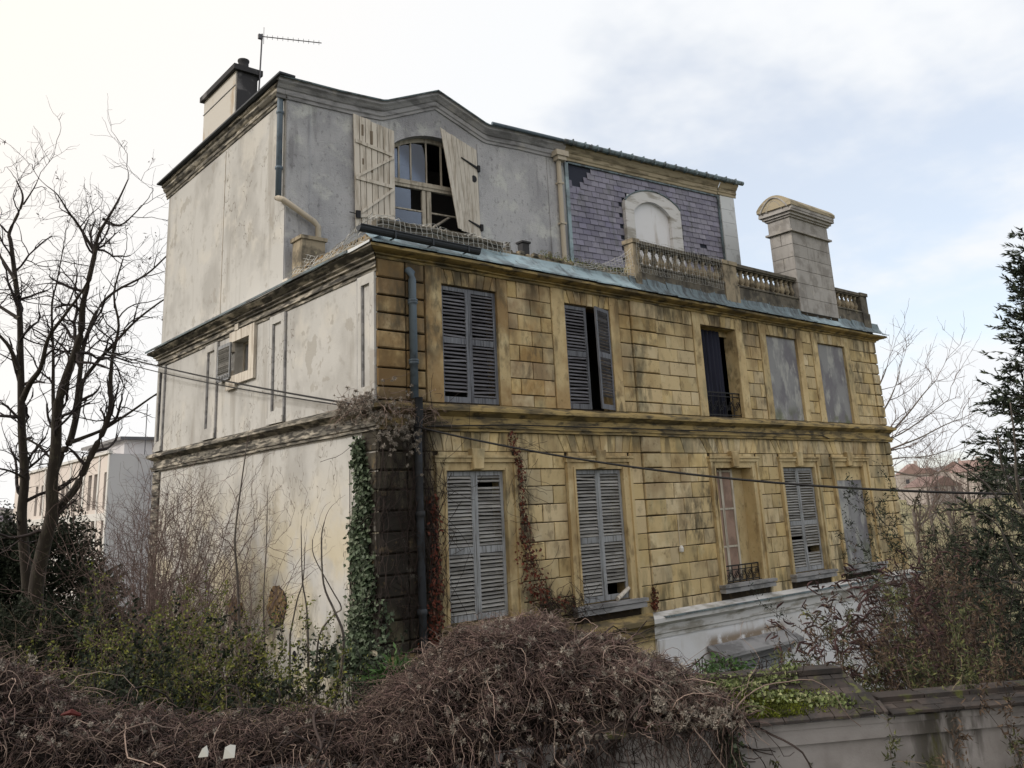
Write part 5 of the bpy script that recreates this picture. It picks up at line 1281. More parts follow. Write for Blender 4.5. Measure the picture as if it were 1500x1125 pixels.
rows = [(vrow(154, 600 + 545 * .26667), vrow(154, 600 + 345 * .26667)), (vrow(154, 600 + 790 * .26667), vrow(154, 600 + 592 * .26667)), (vrow(154, 600 + 1000 * .26667), vrow(154, 600 + 838 * .26667))]
mb = BM(); wall_holes(mb, 0, WL, -1, BZ, [(c0, c1, r0, r1) for c0, c1 in cols for r0, r1 in rows], 0.3); mb.build('wall', 'bld_pink', blk)
ed = br_.dot(bd); en = br_.dot(bn)
mb = BM(); mb.add([(0.01, 0, -1), (0.01 + ed * 14, en * 14, -1), (0.01 + ed * 14, en * 14, BZ), (0.01, 0, BZ)], [(0, 1, 2, 3)]); mb.add([(0, 0, BZ - .01), (WL, 0, BZ - .01), (WL, 12, BZ - .01), (ed * 14, en * 14, BZ - .01)], [(0, 1, 2, 3)]); mb.build('gable', 'bld_grey', blk)
for c0, c1 in cols:
    for r0, r1 in rows:
        w_ = BM().box(c0, c1, 0.26, 0.3, r0, r1).build('window', 'bld_glass', blk); BM().box(c0, c0 + 0.07, 0.2, 0.258, r0, r1).build('frame', 'bld_pale', w_)
prs = [(0, 0), (1, 2), (3, 4), (5, 6), (7, 8)]
for i, j in prs:
    a_ = min(cols[i][0], cols[j][0]) - 0.35; b_ = max(cols[i][1], cols[j][1]) + 0.35
    BM().box(a_, a_ + 0.3, -0.06, -0.002, -1, BZ - 0.02).build('pilaster', 'bld_pale', blk)
for r0, r1 in rows: BM().box(0.0, WL, -0.035, -0.003, r0 - 0.7, r0 - 0.25).build('spandrel', 'bld_pale', blk)
BM().box(-0.1, WL, -0.15, 0.1, BZ, BZ + 0.18).build('parapet', 'bld_pale', blk)
BM().box(2.6, 11.0, 1.6, 6.0, BZ + 0.1, BZ + 1.1).build('roof_house', 'bld_grey', blk); BM().box(2.2, 11.5, 1.2, 6.5, BZ + 1.1, BZ + 1.3).build('roof_house_cap', 'bld_glass', blk)
mb = BM(); mb.tube([(1.2, 2.5, BZ), (1.2, 2.5, BZ + 3.4)], 0.03, 5); mb.tube([(0.4, 2.5, BZ + 2.6), (2.3, 2.5, BZ + 2.6)], 0.02, 5); mb.build('aerial', 'aerial', blk)

# far houses on the right
def far_house(u, v, t, w, d, h, rh, ang, label, rmat='clay'):
    p = at(u, v, t); p.z = gh(p.x, p.y); o = thing('far_house', label, 'house', p, 'houses in the valley beyond the garden', (0, 0, ang))
    MB().box(-w / 2, w / 2, -d / 2, d / 2, -3, h).build('wall', 'far_wall', o)
    r_ = MB().prism([(-w / 2 - .4, h), (w / 2 + .4, h), (0, h + rh)], -d / 2 - .3, d / 2 + .3).build('roof', rmat, o); MB().box(w * .15, w * .15 + 1.0, -0.5, 0.5, h + rh * .3, h + rh + 1.0).build('chimney', 'far_wall', r_)
    for x in (-w * .28, w * .22):
        for z in (h * .25, h * .62): MB().box(x - .6, x + .6, -d / 2 - .05, -d / 2 - .002, z, z + 1.5).build('window', 'bld_glass', o)
far_house(1338, 712, 300, 9, 8, 8.5, 3.5, -0.9, 'pale far house close beside the right corner of the mansion')
far_house(1368, 722, 230, 12, 8, 4.5, 2.6, -0.3, 'long low red roofed house in the valley right of the mansion')
far_house(1402, 708, 320, 10, 9, 9.0, 3.5, -1.2, 'tall far house seen through the branches left of the spruce')
far_house(1354, 706, 420, 16, 10, 8, 4, -0.5, 'most distant red roofed house on the valley side', )
far_house(1432, 705, 260, 11, 9, 8, 3.5, -0.2, 'pale far house half hidden behind the spruce')

# ------------------------------------------------------------------ small things on the mansion
an = thing('tv_aerial', 'thin long television aerial clamped to the rendered chimney', 'aerial', (0.88, 7.5, 16.1))
def AM(): return MB(lambda x, y, z: (x - 0.88, y - 7.5, z - 16.1))
a0 = on(379, 138, 1, 7.5); a1 = on(384, 52, 1, 7.5)
AM().tube([tuple(a0), tuple(a1 + Vector((0, 0, 0.05)))], 0.022, 6).build('mast', 'aerial', an)
e1 = on(471, 63, 1, 6.6); bs = on(380, 53, 1, 7.5)
bo = AM(); bo.tube([tuple(bs), tuple(e1)], 0.014, 6); bo = bo.build('boom', 'aerial', an)
for i in range(12):
    f = (i + 0.5) / 12; c_ = bs.lerp(e1, f); AM().tube([(c_.x, c_.y, c_.z - 0.07), (c_.x, c_.y, c_.z + 0.07)], 0.007, 4).build('element', 'aerial', an)
mb = AM(); mb.box(bs.x - .03, bs.x + .09, bs.y - .04, bs.y + .04, bs.z - .08, bs.z + .06); mb.tube([(a1.x + 0.05, 7.5, a1.z - 0.25), (a1.x + 0.05, 7.5, a1.z + 0.28)], 0.008, 4); mb.build('clamp_box', 'aerial', an)
mb = AM(); mb.box(0.80, a0.x + 0.03, 7.46, 7.62, 16.62, 16.67); mb.box(0.80, a0.x + 0.03, 7.46, 7.62, 16.30, 16.35); mb.box(0.80, 0.90, 7.44, 7.64, 16.28, 16.75); mb.build('bracket', 'iron', an)

def catenary(p0, p1, sag, n=24):
    return [tuple(p0.lerp(p1, i / n) - Vector((0, 0, sag * 4 * (i / n) * (1 - i / n)))) for i in range(n + 1)]
def cable(p0, p1, sag, r, label):
    mb = MB(); mb.tube(catenary(p0, p1, sag), r, 5); o = mb.build('overhead_cable', 'cable'); o['label'] = label; o['category'] = 'cable'; return o
ca = Vector((0.62, -0.22, 7.10)); cable(ca, at(1560, 724, 11.5), 0.30, 0.018, 'black cable sagging from the corner across the ochre front to the right')
cb = Vector((-0.22, 0.55, 7.56)); c1 = on(165, 508, 1, 26); cable(cb, at(20, 466, 40), 0.35, 0.020, 'upper black cable running from the gable wall away to the left')
cable(cb + Vector((0.0, 0.1, -0.03)), at(18, 470, 40) - Vector((0, 0, 0.05)), 0.42, 0.014, 'lower thin cable hanging just under its twin along the gable wall')
mb = MB(); mb.tube([(0.9, -0.235, 7.10), (3.0, -0.13, 7.19), (9.0, -0.125, 7.20), (14.5, -0.125, 7.19), (14.9, -0.13, 7.10)], 0.014, 5); o = mb.build('facade_cable', 'cable'); o['label'] = 'thin black cable clipped along the string course of the ochre front'; o['category'] = 'cable'

# wire netting draped over the ledge
def net(name, label, fn, nu, nv, r=0.007):
    P_ = [[Vector(fn(i / nu, j / nv)) + Vector((R.gauss(0, .012), R.gauss(0, .012), R.gauss(0, .012))) for j in range(nv + 1)] for i in range(nu + 1)]
    mb = MB()
    for i in range(nu + 1): mb.tube([tuple(p) for p in P_[i]], r, 3, False)
    for j in range(nv + 1): mb.tube([tuple(P_[i][j]) for i in range(nu + 1)], r, 3, False)
    o = mb.build(name, 'wire'); o['label'] = label; o['category'] = 'netting'
def f1(u, v):
    x = 0.0 + 3.3 * u; return (x, 0.0 + 0.30 * max(0, v - 0.55) / 0.45 - 0.03, 10.80 + 0.30 * min(1, v / 0.6) + 0.03 * math.sin(u * 19))
net('wire_netting', 'wire netting draped over the low parapet under the attic window', f1, 26, 5, 0.006)
def f2(u, v):
    y = 3.65 - 3.3 * u; return (-0.06 + 0.20 * v, y, 10.68 + 0.62 * v * (0.35 + abs(u - 0.45) * 1.2) + 0.03 * math.sin(u * 17))
net('wire_netting', 'sagging wire netting along the gable side ledge below the attic corner', f2, 22, 5, 0.007)
def f3(u, v):
    x = 5.2 + 2.1 * u; return (x, -0.05 + 0.06 * v, 10.84 + (0.10 + 0.72 * u ** 2.2) * v)
net('wire_netting', 'torn wire netting rising to the left end of the balustrade', f3, 18, 7, 0.005)
def f4(u, v):
    x = 7.3 + 3.4 * u; return (x, -0.09 + 0.01 * math.sin(u * 30), 11.0 + 0.85 * v)
net('wire_netting', 'fine wire netting hung over the left balustrade bay', f4, 34, 8, 0.0035)
# ------------------------------------------------------------------ boundary wall along the street
W0 = Vector((-6.86, -6.80, 0)); WD = Vector((0.84556, -0.53388, 0)); WNV = Vector((0.53388, 0.84556, 0)); EZ = 4.02
WALL = lambda s_, b, z: tuple(W0 + WD * s_ + WNV * b + Vector((0, 0, z)))
wl_ = thing('boundary_wall', 'grey rendered garden wall with mossy tile coping in the foreground', 'wall', tuple(W0 + WD * 5) [:2] + (2.5,))
wo = -wl_.location
def WM(): return MB(lambda s_, b, z: tuple(Vector(WALL(s_, b, z)) + wo))
WM().box(-6, 14, 0.06, 0.42, 0.4, 3.86).build('wall_face', 'street_wall', wl_)
WM().box(-6, 14, 0.03, 0.45, 3.862, 3.99).build('wall_band', 'street_wall', wl_)
def tiles(s0, s1, rows_, run_, rise, z0, taper=0.0):
    p = run_ / rows_
    sb = WM().add([(s0, 0.02, z0 - 0.02), (s1, 0.02, z0 - 0.02), (s1 - taper, run_, z0 + rise - 0.02), (s0, run_, z0 + rise - 0.02), (s0, run_ * 2.1, z0 - 0.05), (s1, run_ * 2.1, z0 - 0.05), (s0, 0.02, z0 - 0.06), (s1, 0.02, z0 - 0.06)], [(0, 1, 2, 3), (3, 2, 5, 4), (0, 1, 7, 6), (1, 2, 5, 7)]).build('coping_bed', 'street_wall', wl_)
    for r in range(rows_):
        b0 = r * p - 0.04; tw = 0.185; s_ = s0 - (r % 2) * tw / 2; lim = s1 - taper * (r / rows_)
        while s_ < lim:
            a, b = max(s_, s0) + 0.004, min(s_ + tw, lim) - 0.004; s_ += tw
            if b - a < 0.03: continue
            zz = z0 + rise * r / rows_ + R.uniform(-.004, .007); z2 = zz + rise / rows_ * 1.25 - 0.004; b2 = b0 + p * 1.25; sk = R.uniform(-.008, .008); th = 0.017
            WM().add([(a, b0 + sk, zz), (b, b0 - sk, zz), (b, b2, z2), (a, b2, z2), (a, b0 + sk, zz + th), (b, b0 - sk, zz + th), (b, b2, z2 + th), (a, b2, z2 + th)], [(0, 1, 2, 3), (4, 5, 6, 7), (0, 1, 5, 4), (1, 2, 6, 5), (3, 0, 4, 7)]).build('coping_tile', 'tile', sb)
    n = int((s1 - taper - s0) / 0.34)
    for i in range(n):
        a = s0 + (s1 - taper - s0) * i / n; b = s0 + (s1 - taper - s0) * (i + 1) / n
        WM().prism([(a + 0.004, z0 + rise), (b - 0.004, z0 + rise), (b - 0.004, z0 + rise + 0.035), (a + 0.004, z0 + rise + 0.035)], run_ - 0.09, run_ + 0.09).build('ridge_tile', 'tile', sb)
tiles(3.6, 5.86, 5, 0.42, 0.225, EZ, 0.12)
tiles(5.88, 8.4, 3, 0.21, 0.055, EZ - 0.01)
# moss cushions and pale ivy on the tiles
def tile_pt(s_, b): return npv(WALL(s_, b, EZ + 0.225 * b / 0.42 + 0.02))
C_ = np.array([tile_pt(R.gauss(4.92, 0.24), R.uniform(0.0, 0.22)) for _ in range(9000)]); C_[:, 2] += NR.uniform(0, 0.025, len(C_))
V, F = leaves(C_, 0.022, 0.012, -0.8); o = obj('moss', np_mesh('moss', V, F, 'moss', False)); o['label'] = 'bright green moss spread over the lower tiles of the wall coping'; o['category'] = 'moss'; o['kind'] = 'stuff'
pts = []
for a0, b0, a1, b1, n_ in ((4.45, 0.36, 5.35, 0.30, 700), (4.6, 0.30, 5.05, 0.25, 460), (5.0, 0.18, 5.62, 0.06, 560), (5.05, 0.33, 5.42, 0.40, 260), (4.62, 0.02, 4.78, 0.10, 240), (4.7, 0.1, 4.95, 0.06, 200)):
    for _ in range(n_):
        f = R.random(); pts.append(tile_pt(a0 + (a1 - a0) * f + R.gauss(0, .03), b0 + (b1 - b0) * f + R.gauss(0, .022)) + np.array([0, 0, R.uniform(0.01, 0.05)]))
pts = np.array(pts); V1, F1 = leaves(pts, 0.030, 0.027, -0.3, flat=np.tile([-.4, -.6, .7], (len(pts), 1)))
pi_ = thing('pale_ivy', 'pale variegated ivy creeping over the wall coping tiles', 'ivy', WALL(4.7, 0.0, EZ))
io_ = -npv(pi_.location)
obj('foliage', np_mesh('foliage', V1 + io_, F1, 'ivy_pale', False), pi_)
st = wander(pts[:60], NR.normal(size=(60, 3)) * np.array([1, 1, .2]), 6, 0.05, 0.3); V2, F2 = strands(st, np.full((60, 6), 0.003)); obj('stems', np_mesh('stems', V2 + io_, F2, 'vine_dark'), pi_)
# ivy trail hanging down the wall face
pts = np.array([npv(WALL(4.66 + 0.10 * (k / 420) + R.gauss(0, .035), 0.02 + R.uniform(-.05, .02), EZ - 0.02 - 0.42 * k / 420 + R.gauss(0, .02))) for k in range(420)])
V1, F1 = leaves(pts, 0.045, 0.036, 0.6); tr_ = thing('hanging_ivy', 'dark ivy trail hanging down the grey wall below the tiles', 'ivy', WALL(4.66, 0, EZ)); io_ = -npv(tr_.location)
obj('foliage', np_mesh('foliage', V1 + io_, F1, 'ivy_leaf', False), tr_)
st = wander(pts[:40], np.tile([0, 0, -1.0], (40, 1)), 8, 0.05, 0.25); V2, F2 = strands(st, np.full((40, 8), 0.004)); obj('stems', np_mesh('stems', V2 + io_, F2, 'vine_dark'), tr_)

# ------------------------------------------------------------------ the clematis thicket over the wall
RID = [(-3.0, 5.0), (-0.6, 4.80), (-0.31, 4.71), (-0.03, 4.56), (0.38, 4.36), (0.84, 4.25), (1.55, 4.17), (2.02, 4.17), (2.32, 4.27), (2.52, 4.41), (2.77, 4.58), (3.03, 4.69), (3.24, 4.71), (3.55, 4.63), (3.81, 4.54), (4.07, 4.44), (4.38, 4.30), (4.59, 4.19), (4.72, 4.13), (4.85, 4.06)]
FOOT = [(-3, 2.9), (2.7, 3.0), (3.1, 3.45), (3.5, 3.80), (3.9, 3.95), (4.85, 4.03)]
SE = 4.80
rs, rz = zip(*RID); fs_, fz = zip(*FOOT)
def lump(s_, ph):
    a = np.sin(s_ * 7.1 + 2.2 * np.sin(ph * 9.0)) * np.sin(ph * 17.0 + 1.7 * np.sin(s_ * 4.3)); c = np.sin(s_ * 17.3 + ph * 13) * np.sin(ph * 41 - s_ * 8); e = np.sin(s_ * 31 - ph * 22) * np.sin(ph * 73 + s_ * 19)
    return 0.075 * a + 0.040 * c + 0.018 * e
def vine(s_, ph, off):
    """s along the wall, ph 0 (front foot) .. 0.6 (ridge) .. 1 (garden side), off out of the surface; numpy arrays"""
    zr = np.interp(s_, rs, rz); zf = np.interp(s_, fs_, fz)
    br = 0.42 + 0.25 * np.clip((s_ - 2.2) / 0.8, 0, 1) * np.clip((4.9 - s_) / 1.0, 0, 1)
    k = np.clip(ph / 0.6, 0, 1); k2 = np.clip((ph - 0.6) / 0.4, 0, 1)
    fb = 0.15 - 0.13 * np.clip((s_ - 2.8) / 0.9, 0, 1); b = np.where(ph < 0.6, -fb - 0.08 * fb / 0.15 * np.sin(np.pi * k) + (br + fb) * (1 - np.cos(k * np.pi / 2) ** 0.9), br + k2 * 0.9)
    z = np.where(ph < 0.6, zf + (zr - zf) * np.sin(k * np.pi / 2) ** 0.85, zr - 1.3 * k2 ** 1.6)
    off = off + lump(s_, ph) * np.clip((SE + 0.2 - s_) / 0.5, 0.2, 1)
    nb = np.where(ph < 0.6, -np.cos(k * np.pi / 2), k2); nz = np.where(ph < 0.6, np.sin(k * np.pi / 2), 1 - k2 * 0.6)
    b = b + nb * off; z = z + nz * off
    return np.stack([W0.x + WD.x * s_ + WNV.x * b, W0.y + WD.y * s_ + WNV.y * b, z], -1)
ns, nph = 300, 80
S_, PH = np.meshgrid(np.linspace(-2.5, SE, ns), np.linspace(0, 1, nph), indexing='ij')
V = vine(S_, PH, -0.12 + lump(S_ * 1.3 + 2, PH) * 0.9 + NR.normal(size=S_.shape) * 0.012).reshape(-1, 3)
i_, j_ = np.meshgrid(np.arange(ns - 1), np.arange(nph - 1), indexing='ij'); b_ = (i_ * nph + j_).ravel()
F = np.stack([b_, b_ + nph, b_ + nph + 1, b_ + 1], -1)
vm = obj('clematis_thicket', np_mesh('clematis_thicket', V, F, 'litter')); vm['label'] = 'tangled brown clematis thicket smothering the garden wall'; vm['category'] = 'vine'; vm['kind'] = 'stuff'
def vine_strands(N_, K, step, off0, off1, r0, r1, mat, smin=-1.0, smax=SE, droop=0.3, name='stems', pmin=0.02, pmax=0.74, jit=0.55, out=0.25):
    """shoots that start on the bumpy surface and wander freely off it, sagging"""
    s0 = NR.uniform(smin, smax, N_); p0 = pmin + (pmax - pmin) * NR.random(N_) ** 0.7; p0 = np.where((lump(s0, p0) < -0.02) & (NR.random(N_) < 0.6), np.clip(p0 + NR.normal(size=N_) * 0.12, pmin, pmax), p0); A0 = vine(s0, p0, NR.uniform(off0, off1, N_)); nrm = vine(s0, p0, np.full(N_, 0.3)) - vine(s0, p0, np.full(N_, 0.0)); nrm /= np.linalg.norm(nrm, axis=1, keepdims=True) + 1e-9
    d = NR.normal(size=(N_, 3)); d -= nrm * np.sum(d * nrm, 1, keepdims=True) * 0.75; d += nrm * out * NR.random((N_, 1)); d[:, 2] -= droop * NR.random(N_)
    P = [A0]; d /= np.linalg.norm(d, axis=1, keepdims=True); st = (NR.uniform(0.5, 1.4, N_) * step)[:, None]
    for k in range(K - 1):
        d = d + NR.normal(size=d.shape) * jit; d[:, 2] -= droop * 0.25; d -= nrm * np.clip(np.sum((P[-1] - A0) * nrm, 1, keepdims=True), -0.05, 1) * 5.0; d /= np.linalg.norm(d, axis=1, keepdims=True); P.append(P[-1] + d * st)
    P = np.stack(P, 1); Rd = NR.uniform(r0, r1, N_)[:, None] * np.linspace(1, 0.5, K)[None, :]
    V, F = strands(P, Rd); o = obj(name, np_mesh(name, V, F, mat), vm); o['kind'] = 'stuff'
vine_strands(5600, 8, 0.030, -0.02, 0.03, 0.0018, 0.0038, 'vine_purple', jit=0.5)
vine_strands(3700, 8, 0.032, -0.01, 0.04, 0.0016, 0.0036, 'vine_tan', name='pale_stems', jit=0.5)
vine_strands(4000, 8, 0.034, -0.04, 0.02, 0.0020, 0.0046, 'vine_dark', name='dark_stems', jit=0.5)
vine_strands(360, 14, 0.055, 0.0, 0.05, 0.0022, 0.0044, 'vine_tan', droop=0.7, name='long_stems', jit=0.28)
vine_strands(300, 14, 0.055, 0.0, 0.05, 0.0030, 0.006, 'vine_dark', droop=0.7, name='long_stems', jit=0.28)
vine_strands(6400, 7, 0.022, -0.02, 0.04, 0.0014, 0.0030, 'vine_purple', 2.2, SE, name='twigs', pmin=0.22, jit=0.4, out=0.9)
vine_strands(3600, 7, 0.022, -0.01, 0.04, 0.0014, 0.0028, 'vine_tan', 2.2, SE, name='twigs', pmin=0.22, jit=0.4, out=0.9)
vine_strands(900, 9, 0.035, 0.0, 0.03, 0.0012, 0.0024, 'vine_purple', name='sprigs', pmin=0.3, pmax=0.7, jit=0.25, out=2.2)
vine_strands(90, 14, 0.07, -0.04, 0.03, 0.006, 0.013, 'vine_dark', droop=0.5, name='old_stems', jit=0.22)
vine_strands(18, 14, 0.07, -0.02, 0.03, 0.004, 0.008, 'vine_tan', droop=0.5, name='old_stems', jit=0.22)
# drooping strands over the wall face at the right end
N_ = 150; s0 = NR.uniform(3.45, 4.6, N_); P0 = vine(s0, np.full(N_, 0.03), np.full(N_, 0.02)); P = wander(P0, np.tile([0.1, -0.1, -1.0], (N_, 1)), 9, NR.uniform(0.015, 0.055, N_), 0.30, -0.05)
V, F = strands(P, np.full((N_, 9), 0.0026)); o = obj('trailing_stems', np_mesh('trailing_stems', V, F, 'vine_dark'), vm); o['kind'] = 'stuff'
sA = np.concatenate([NR.uniform(2.5, SE, 420), NR.normal(4.40, 0.20, 320), NR.uniform(-1.6, 0.9, 200), NR.uniform(0.5, 3.2, 90)]); pA = NR.uniform(0.05, 0.75, len(sA)); pA[740:940] = NR.uniform(0.35, 0.75, 200)
V, F = blobs(vine(np.clip(sA, -2.5, SE), pA, NR.uniform(0.03, 0.08, len(sA))), 0.024, 34); o = obj('seed_heads', np_mesh('seed_heads', V, F, 'seed_head', False), vm); o['kind'] = 'stuff'
pts = vine(NR.uniform(-1, SE, 4200), NR.uniform(0.05, 0.74, 4200), NR.uniform(-0.03, 0.05, 4200)); V, F = leaves(pts, 0.03, 0.016, 0.3); o = obj('dry_leaves', np_mesh('dry_leaves', V, F, 'dry_leaf', False), vm); o['kind'] = 'stuff'

# scraps caught in the thicket
def scrap(name, label, cat, u, v, mat, poly, off):
    p = at(u, v, 5.15); n = (CAM_LOC - p).normalized(); right = n.cross(Vector((0, 0, 1))).normalized() * -1; upv = n.cross(right) * -1
    if upv.z < 0: upv = -upv
    k = len(poly); fr = [p + right * x + upv * y + n * (0.012 * math.sin(i * 2.1) + off) for i, (x, y) in enumerate(poly)]; bk = [q - n * 0.004 for q in fr]
    o = MB().add([tuple(q) for q in fr + bk], [tuple(range(k)), tuple(range(2 * k - 1, k - 1, -1))] + [(i, (i + 1) % k, (i + 1) % k + k, i + k) for i in range(k)]).build(name, mat); o['label'] = label; o['category'] = cat
scrap('paper_scrap', 'small folded triangular white scrap stuck in the vines', 'paper', 298, 1101, 'paper', [(-0.030, -0.028), (0.026, -0.030), (0.030, -0.005), (0.018, 0.032), (-0.008, 0.016)], 0.0)
scrap('paper_scrap', 'squarish white scrap stuck in the vines right of a smaller one', 'paper', 336, 1101, 'paper', [(-0.035, -0.034), (0.030, -0.036), (0.036, 0.030), (0.004, 0.038), (-0.026, 0.026)], 0.0)
p = at(104, 1046, 5.35); mb = MB(); mb.tube([tuple(p + Vector((-.05, .03, .0))), tuple(p + Vector((0, 0, .012))), tuple(p + Vector((.05, -.03, -.01)))], [0.006, 0.02, 0.008], 6); o = mb.build('red_scrap', 'red_scrap'); o['label'] = 'small crumpled dark red scrap lying in the vines at far left'; o['category'] = 'litter'

# ------------------------------------------------------------------ shrubs
def shrub(name, label, base, h, spread_, n, twig='twig_mauve', leaf=None, nleaf=0, L=0.05, Wl=0.03, lv=None, group=None, up=1.0, cat='shrub', r=0.012, jit=0.16, lean=(0, 0), leaf_lo=0.15):
    root = thing(name, label, cat, base, group)
    P0 = NR.normal(size=(n, 3)) * np.array([0.16, 0.16, 0]) * spread_; P0[:, 2] = -0.1
    D0 = NR.normal(size=(n, 3)) * np.array([0.5, 0.5, 0.1]) * spread_ / max(h, 0.5); D0[:, 2] = up; D0[:, 0] += lean[0]; D0[:, 1] += lean[1]
    st = wander(P0, D0, 9, NR.uniform(0.6, 1.1, n) * h / 8, jit, 0.02); Rd = np.linspace(1, 0.3, 9)[None, :] * NR.uniform(0.6, 1.3, n)[:, None] * r
    V, F = strands(st, Rd, 4); obj('stems', np_mesh('stems', V, F, twig), root)
    g = grow([(list(map(tuple, a)), list(b)) for a, b in zip(st, Rd)], lv or [(2.2, h * 0.22, 6, 0.2, 0.04, 0.004, 3), (4.0, h * 0.11, 5, 0.22, 0.03, 0.0026, 3)], 0.8, 0.2)
    V, F = join([strands(P, RR, s_) for P, RR, s_ in g]); obj('twigs', np_mesh('twigs', V, F, twig), root)
    if leaf:
        A_ = np.concatenate([P.reshape(-1, 3) for P, _, _ in g]); A_ = A_[A_[:, 2] > leaf_lo * h * NR.random(len(A_))]; A_ = A_[NR.integers(0, len(A_), nleaf)] + NR.normal(size=(nleaf, 3)) * 0.02
        V, F = leaves(A_, L, Wl, -0.2); obj('foliage', np_mesh('foliage', V, F, leaf, False), root)
    return root
# undergrowth of budding shrubs between the wall and the gable (left)
for i, (u, v, t, h, sp, n, nl, lab) in enumerate([
    (130, 1010, 11.0, 2.4, 1.5, 26, 5200, 'low budding shrub at far left under the bare tree'),
    (215, 1030, 10.0, 2.0, 1.3, 26, 5200, 'low yellow green shrub behind the wall, left of the tall bare bush'),
    (290, 1020, 10.5, 2.3, 1.3, 26, 5600, 'yellow green shrub in front of the tall bare bush'),
    (370, 1020, 10.5, 2.2, 1.2, 24, 4600, 'yellow green shrub below the broken niche of the gable wall'),
    (450, 1025, 11.0, 1.9, 1.1, 20, 2600, 'thin budding shrub nearest the ivy corner of the mansion'),
    (50, 960, 17.5, 2.0, 1.9, 40, 8000, 'darkest low shrub at the foot of the forked tree'),
    (250, 980, 13.5, 2.3, 1.5, 24, 4600, 'budding shrub beneath the tall bare bush by the gable wall')]):
    b = at(u, v, t); b.z = gh(b.x, b.y); shrub('budding_shrub', lab, b, h, sp, n, 'twig_tan' if i % 2 else 'twig_mauve', 'bud_leaf' if i != 5 else 'dark_leaf', nl, 0.042, 0.026, group='budding shrubs behind the garden wall', r=0.009)
for i, (u, v, t, h, sp, n, nl, lf, lab) in enumerate([
    (150, 1000, 9.6, 1.55, 1.4, 30, 5200, 'dark_leaf', 'dark leafy undergrowth bush just behind the vines at left'),
    (330, 1000, 9.2, 1.25, 1.4, 30, 4600, 'dark_leaf', 'dark leafy undergrowth bush behind the white scraps'),
    (240, 1000, 10.6, 1.7, 1.4, 30, 5200, 'dark_leaf', 'dark undergrowth bush between the budding shrubs'), (400, 1000, 10.8, 1.45, 1.4, 30, 5200, 'dark_leaf', 'dark undergrowth bush under the forked sapling'),
    (470, 1000, 9.4, 1.0, 1.2, 24, 3000, 'olive_leaf', 'small olive undergrowth bush left of the vine mound')]):
    b = at(u, v, t); b.z = gh(b.x, b.y) ; shrub('undergrowth_bush', lab, b, h + 0.5, sp, n, 'twig_dark', lf, nl, 0.06, 0.035, group='dark undergrowth behind the garden wall', r=0.009)
b = at(95, 950, 19.0); b.z = gh(b.x, b.y); shrub('undergrowth_bush', 'dark evergreen scrub at the very foot of the forked tree', b, 2.1, 1.9, 40, 'twig_dark', 'dark_leaf', 9000, 0.09, 0.05, group='dark undergrowth behind the garden wall', r=0.009)
b = at(8, 950, 18.0); b.z = gh(b.x, b.y); shrub('undergrowth_bush', 'dark evergreen scrub at the left edge of the view', b, 2.1, 1.9, 40, 'twig_dark', 'dark_leaf', 9000, 0.09, 0.05, group='dark undergrowth behind the garden wall', r=0.009)
# tall leafless bush and saplings in front of the gable
b = at(255, 930, 17.5); b.z = gh(b.x, b.y); shrub('bare_bush', 'tall leafless mauve bush in front of the far end of the gable wall', b, 4.2, 1.9, 66, 'twig_mauve', None, 0, lv=[(2.6, 0.8, 6, 0.30, 0.01, 0.006, 3), (4.2, 0.5, 5, 0.30, 0.0, 0.004, 3), (3.4, 0.25, 4, 0.30, 0.0, 0.003, 3)], r=0.016)
b = at(205, 930, 20); b.z = gh(b.x, b.y); shrub('bare_bush', 'leafless mauve bush beside the rear corner of the gable, before the pink block', b, 4.5, 1.0, 22, 'twig_mauve', None, 0, lv=[(2.0, 0.95, 6, 0.22, 0.03, 0.007, 3), (3.6, 0.5, 5, 0.24, 0.02, 0.005, 3), (3.0, 0.25, 4, 0.24, 0.02, 0.0035, 3)], r=0.018)
b = at(335, 960, 14.8); b.z = gh(b.x, b.y); shrub('bare_bush', 'smaller reddish leafless bush between the tall bush and the saplings', b, 3.0, 1.5, 46, 'twig_mauve', None, 0, lv=[(2.6, 0.6, 6, 0.30, 0.01, 0.005, 3), (4.0, 0.35, 5, 0.30, 0.0, 0.0035, 3)], r=0.013)
def sapling(pix, t, r0, label, twig='bark_grey', n_t=1.6):
    l = pix_limb(pix, r0, r0 * 0.3, t, t - 0.3); b = Vector(l[0][0]); root = thing('sapling', label, 'sapling', b, 'slender saplings before the gable wall')
    g0 = gh(b.x, b.y); pts = [(b.x, b.y, g0 - 0.1)] + l[0]; MB().tube([Vector(q) - b for q in pts], [r0] + l[1], 6).build('stem', twig, root, True)
    g = grow([l], [(n_t, 0.45, 5, 0.22, 0.05, 0.004, 3), (2.0, 0.2, 4, 0.22, 0.03, 0.003, 3)], 0.7, 0.3); V, F = join([strands(P, RR, s_) for P, RR, s_ in g]); obj('twigs', np_mesh('twigs', V - npv(b), F, 'twig_mauve'), root)
sapling([(352, 960), (348, 850), (344, 790), (352, 720), (361, 655)], 15.2, 0.03, 'tallest straight sapling rising before the gable wall')
sapling([(388, 950), (386, 880), (390, 800), (392, 720)], 15.0, 0.016, 'thin straight sapling just right of the tallest one')
sapling([(452, 1010), (450, 900), (443, 850), (441, 770)], 13.6, 0.022, 'forked thin sapling right of the broken niche', n_t=0.9)
sapling([(425, 930), (435, 880), (444, 850), (447, 795)], 13.6, 0.018, 'slanting thin sapling crossing the forked one', n_t=0.6)
sapling([(490, 1030), (500, 980), (503, 930), (490, 895), (474, 855), (471, 790), (475, 765)], 12.4, 0.028, 'crooked sapling bending toward the ivy corner', n_t=0.5)
sapling([(463, 990), (468, 930), (490, 900), (500, 890), (485, 862), (460, 815), (458, 790)], 12.5, 0.018, 'kinked thin sapling twisted round the crooked one', n_t=0.5)

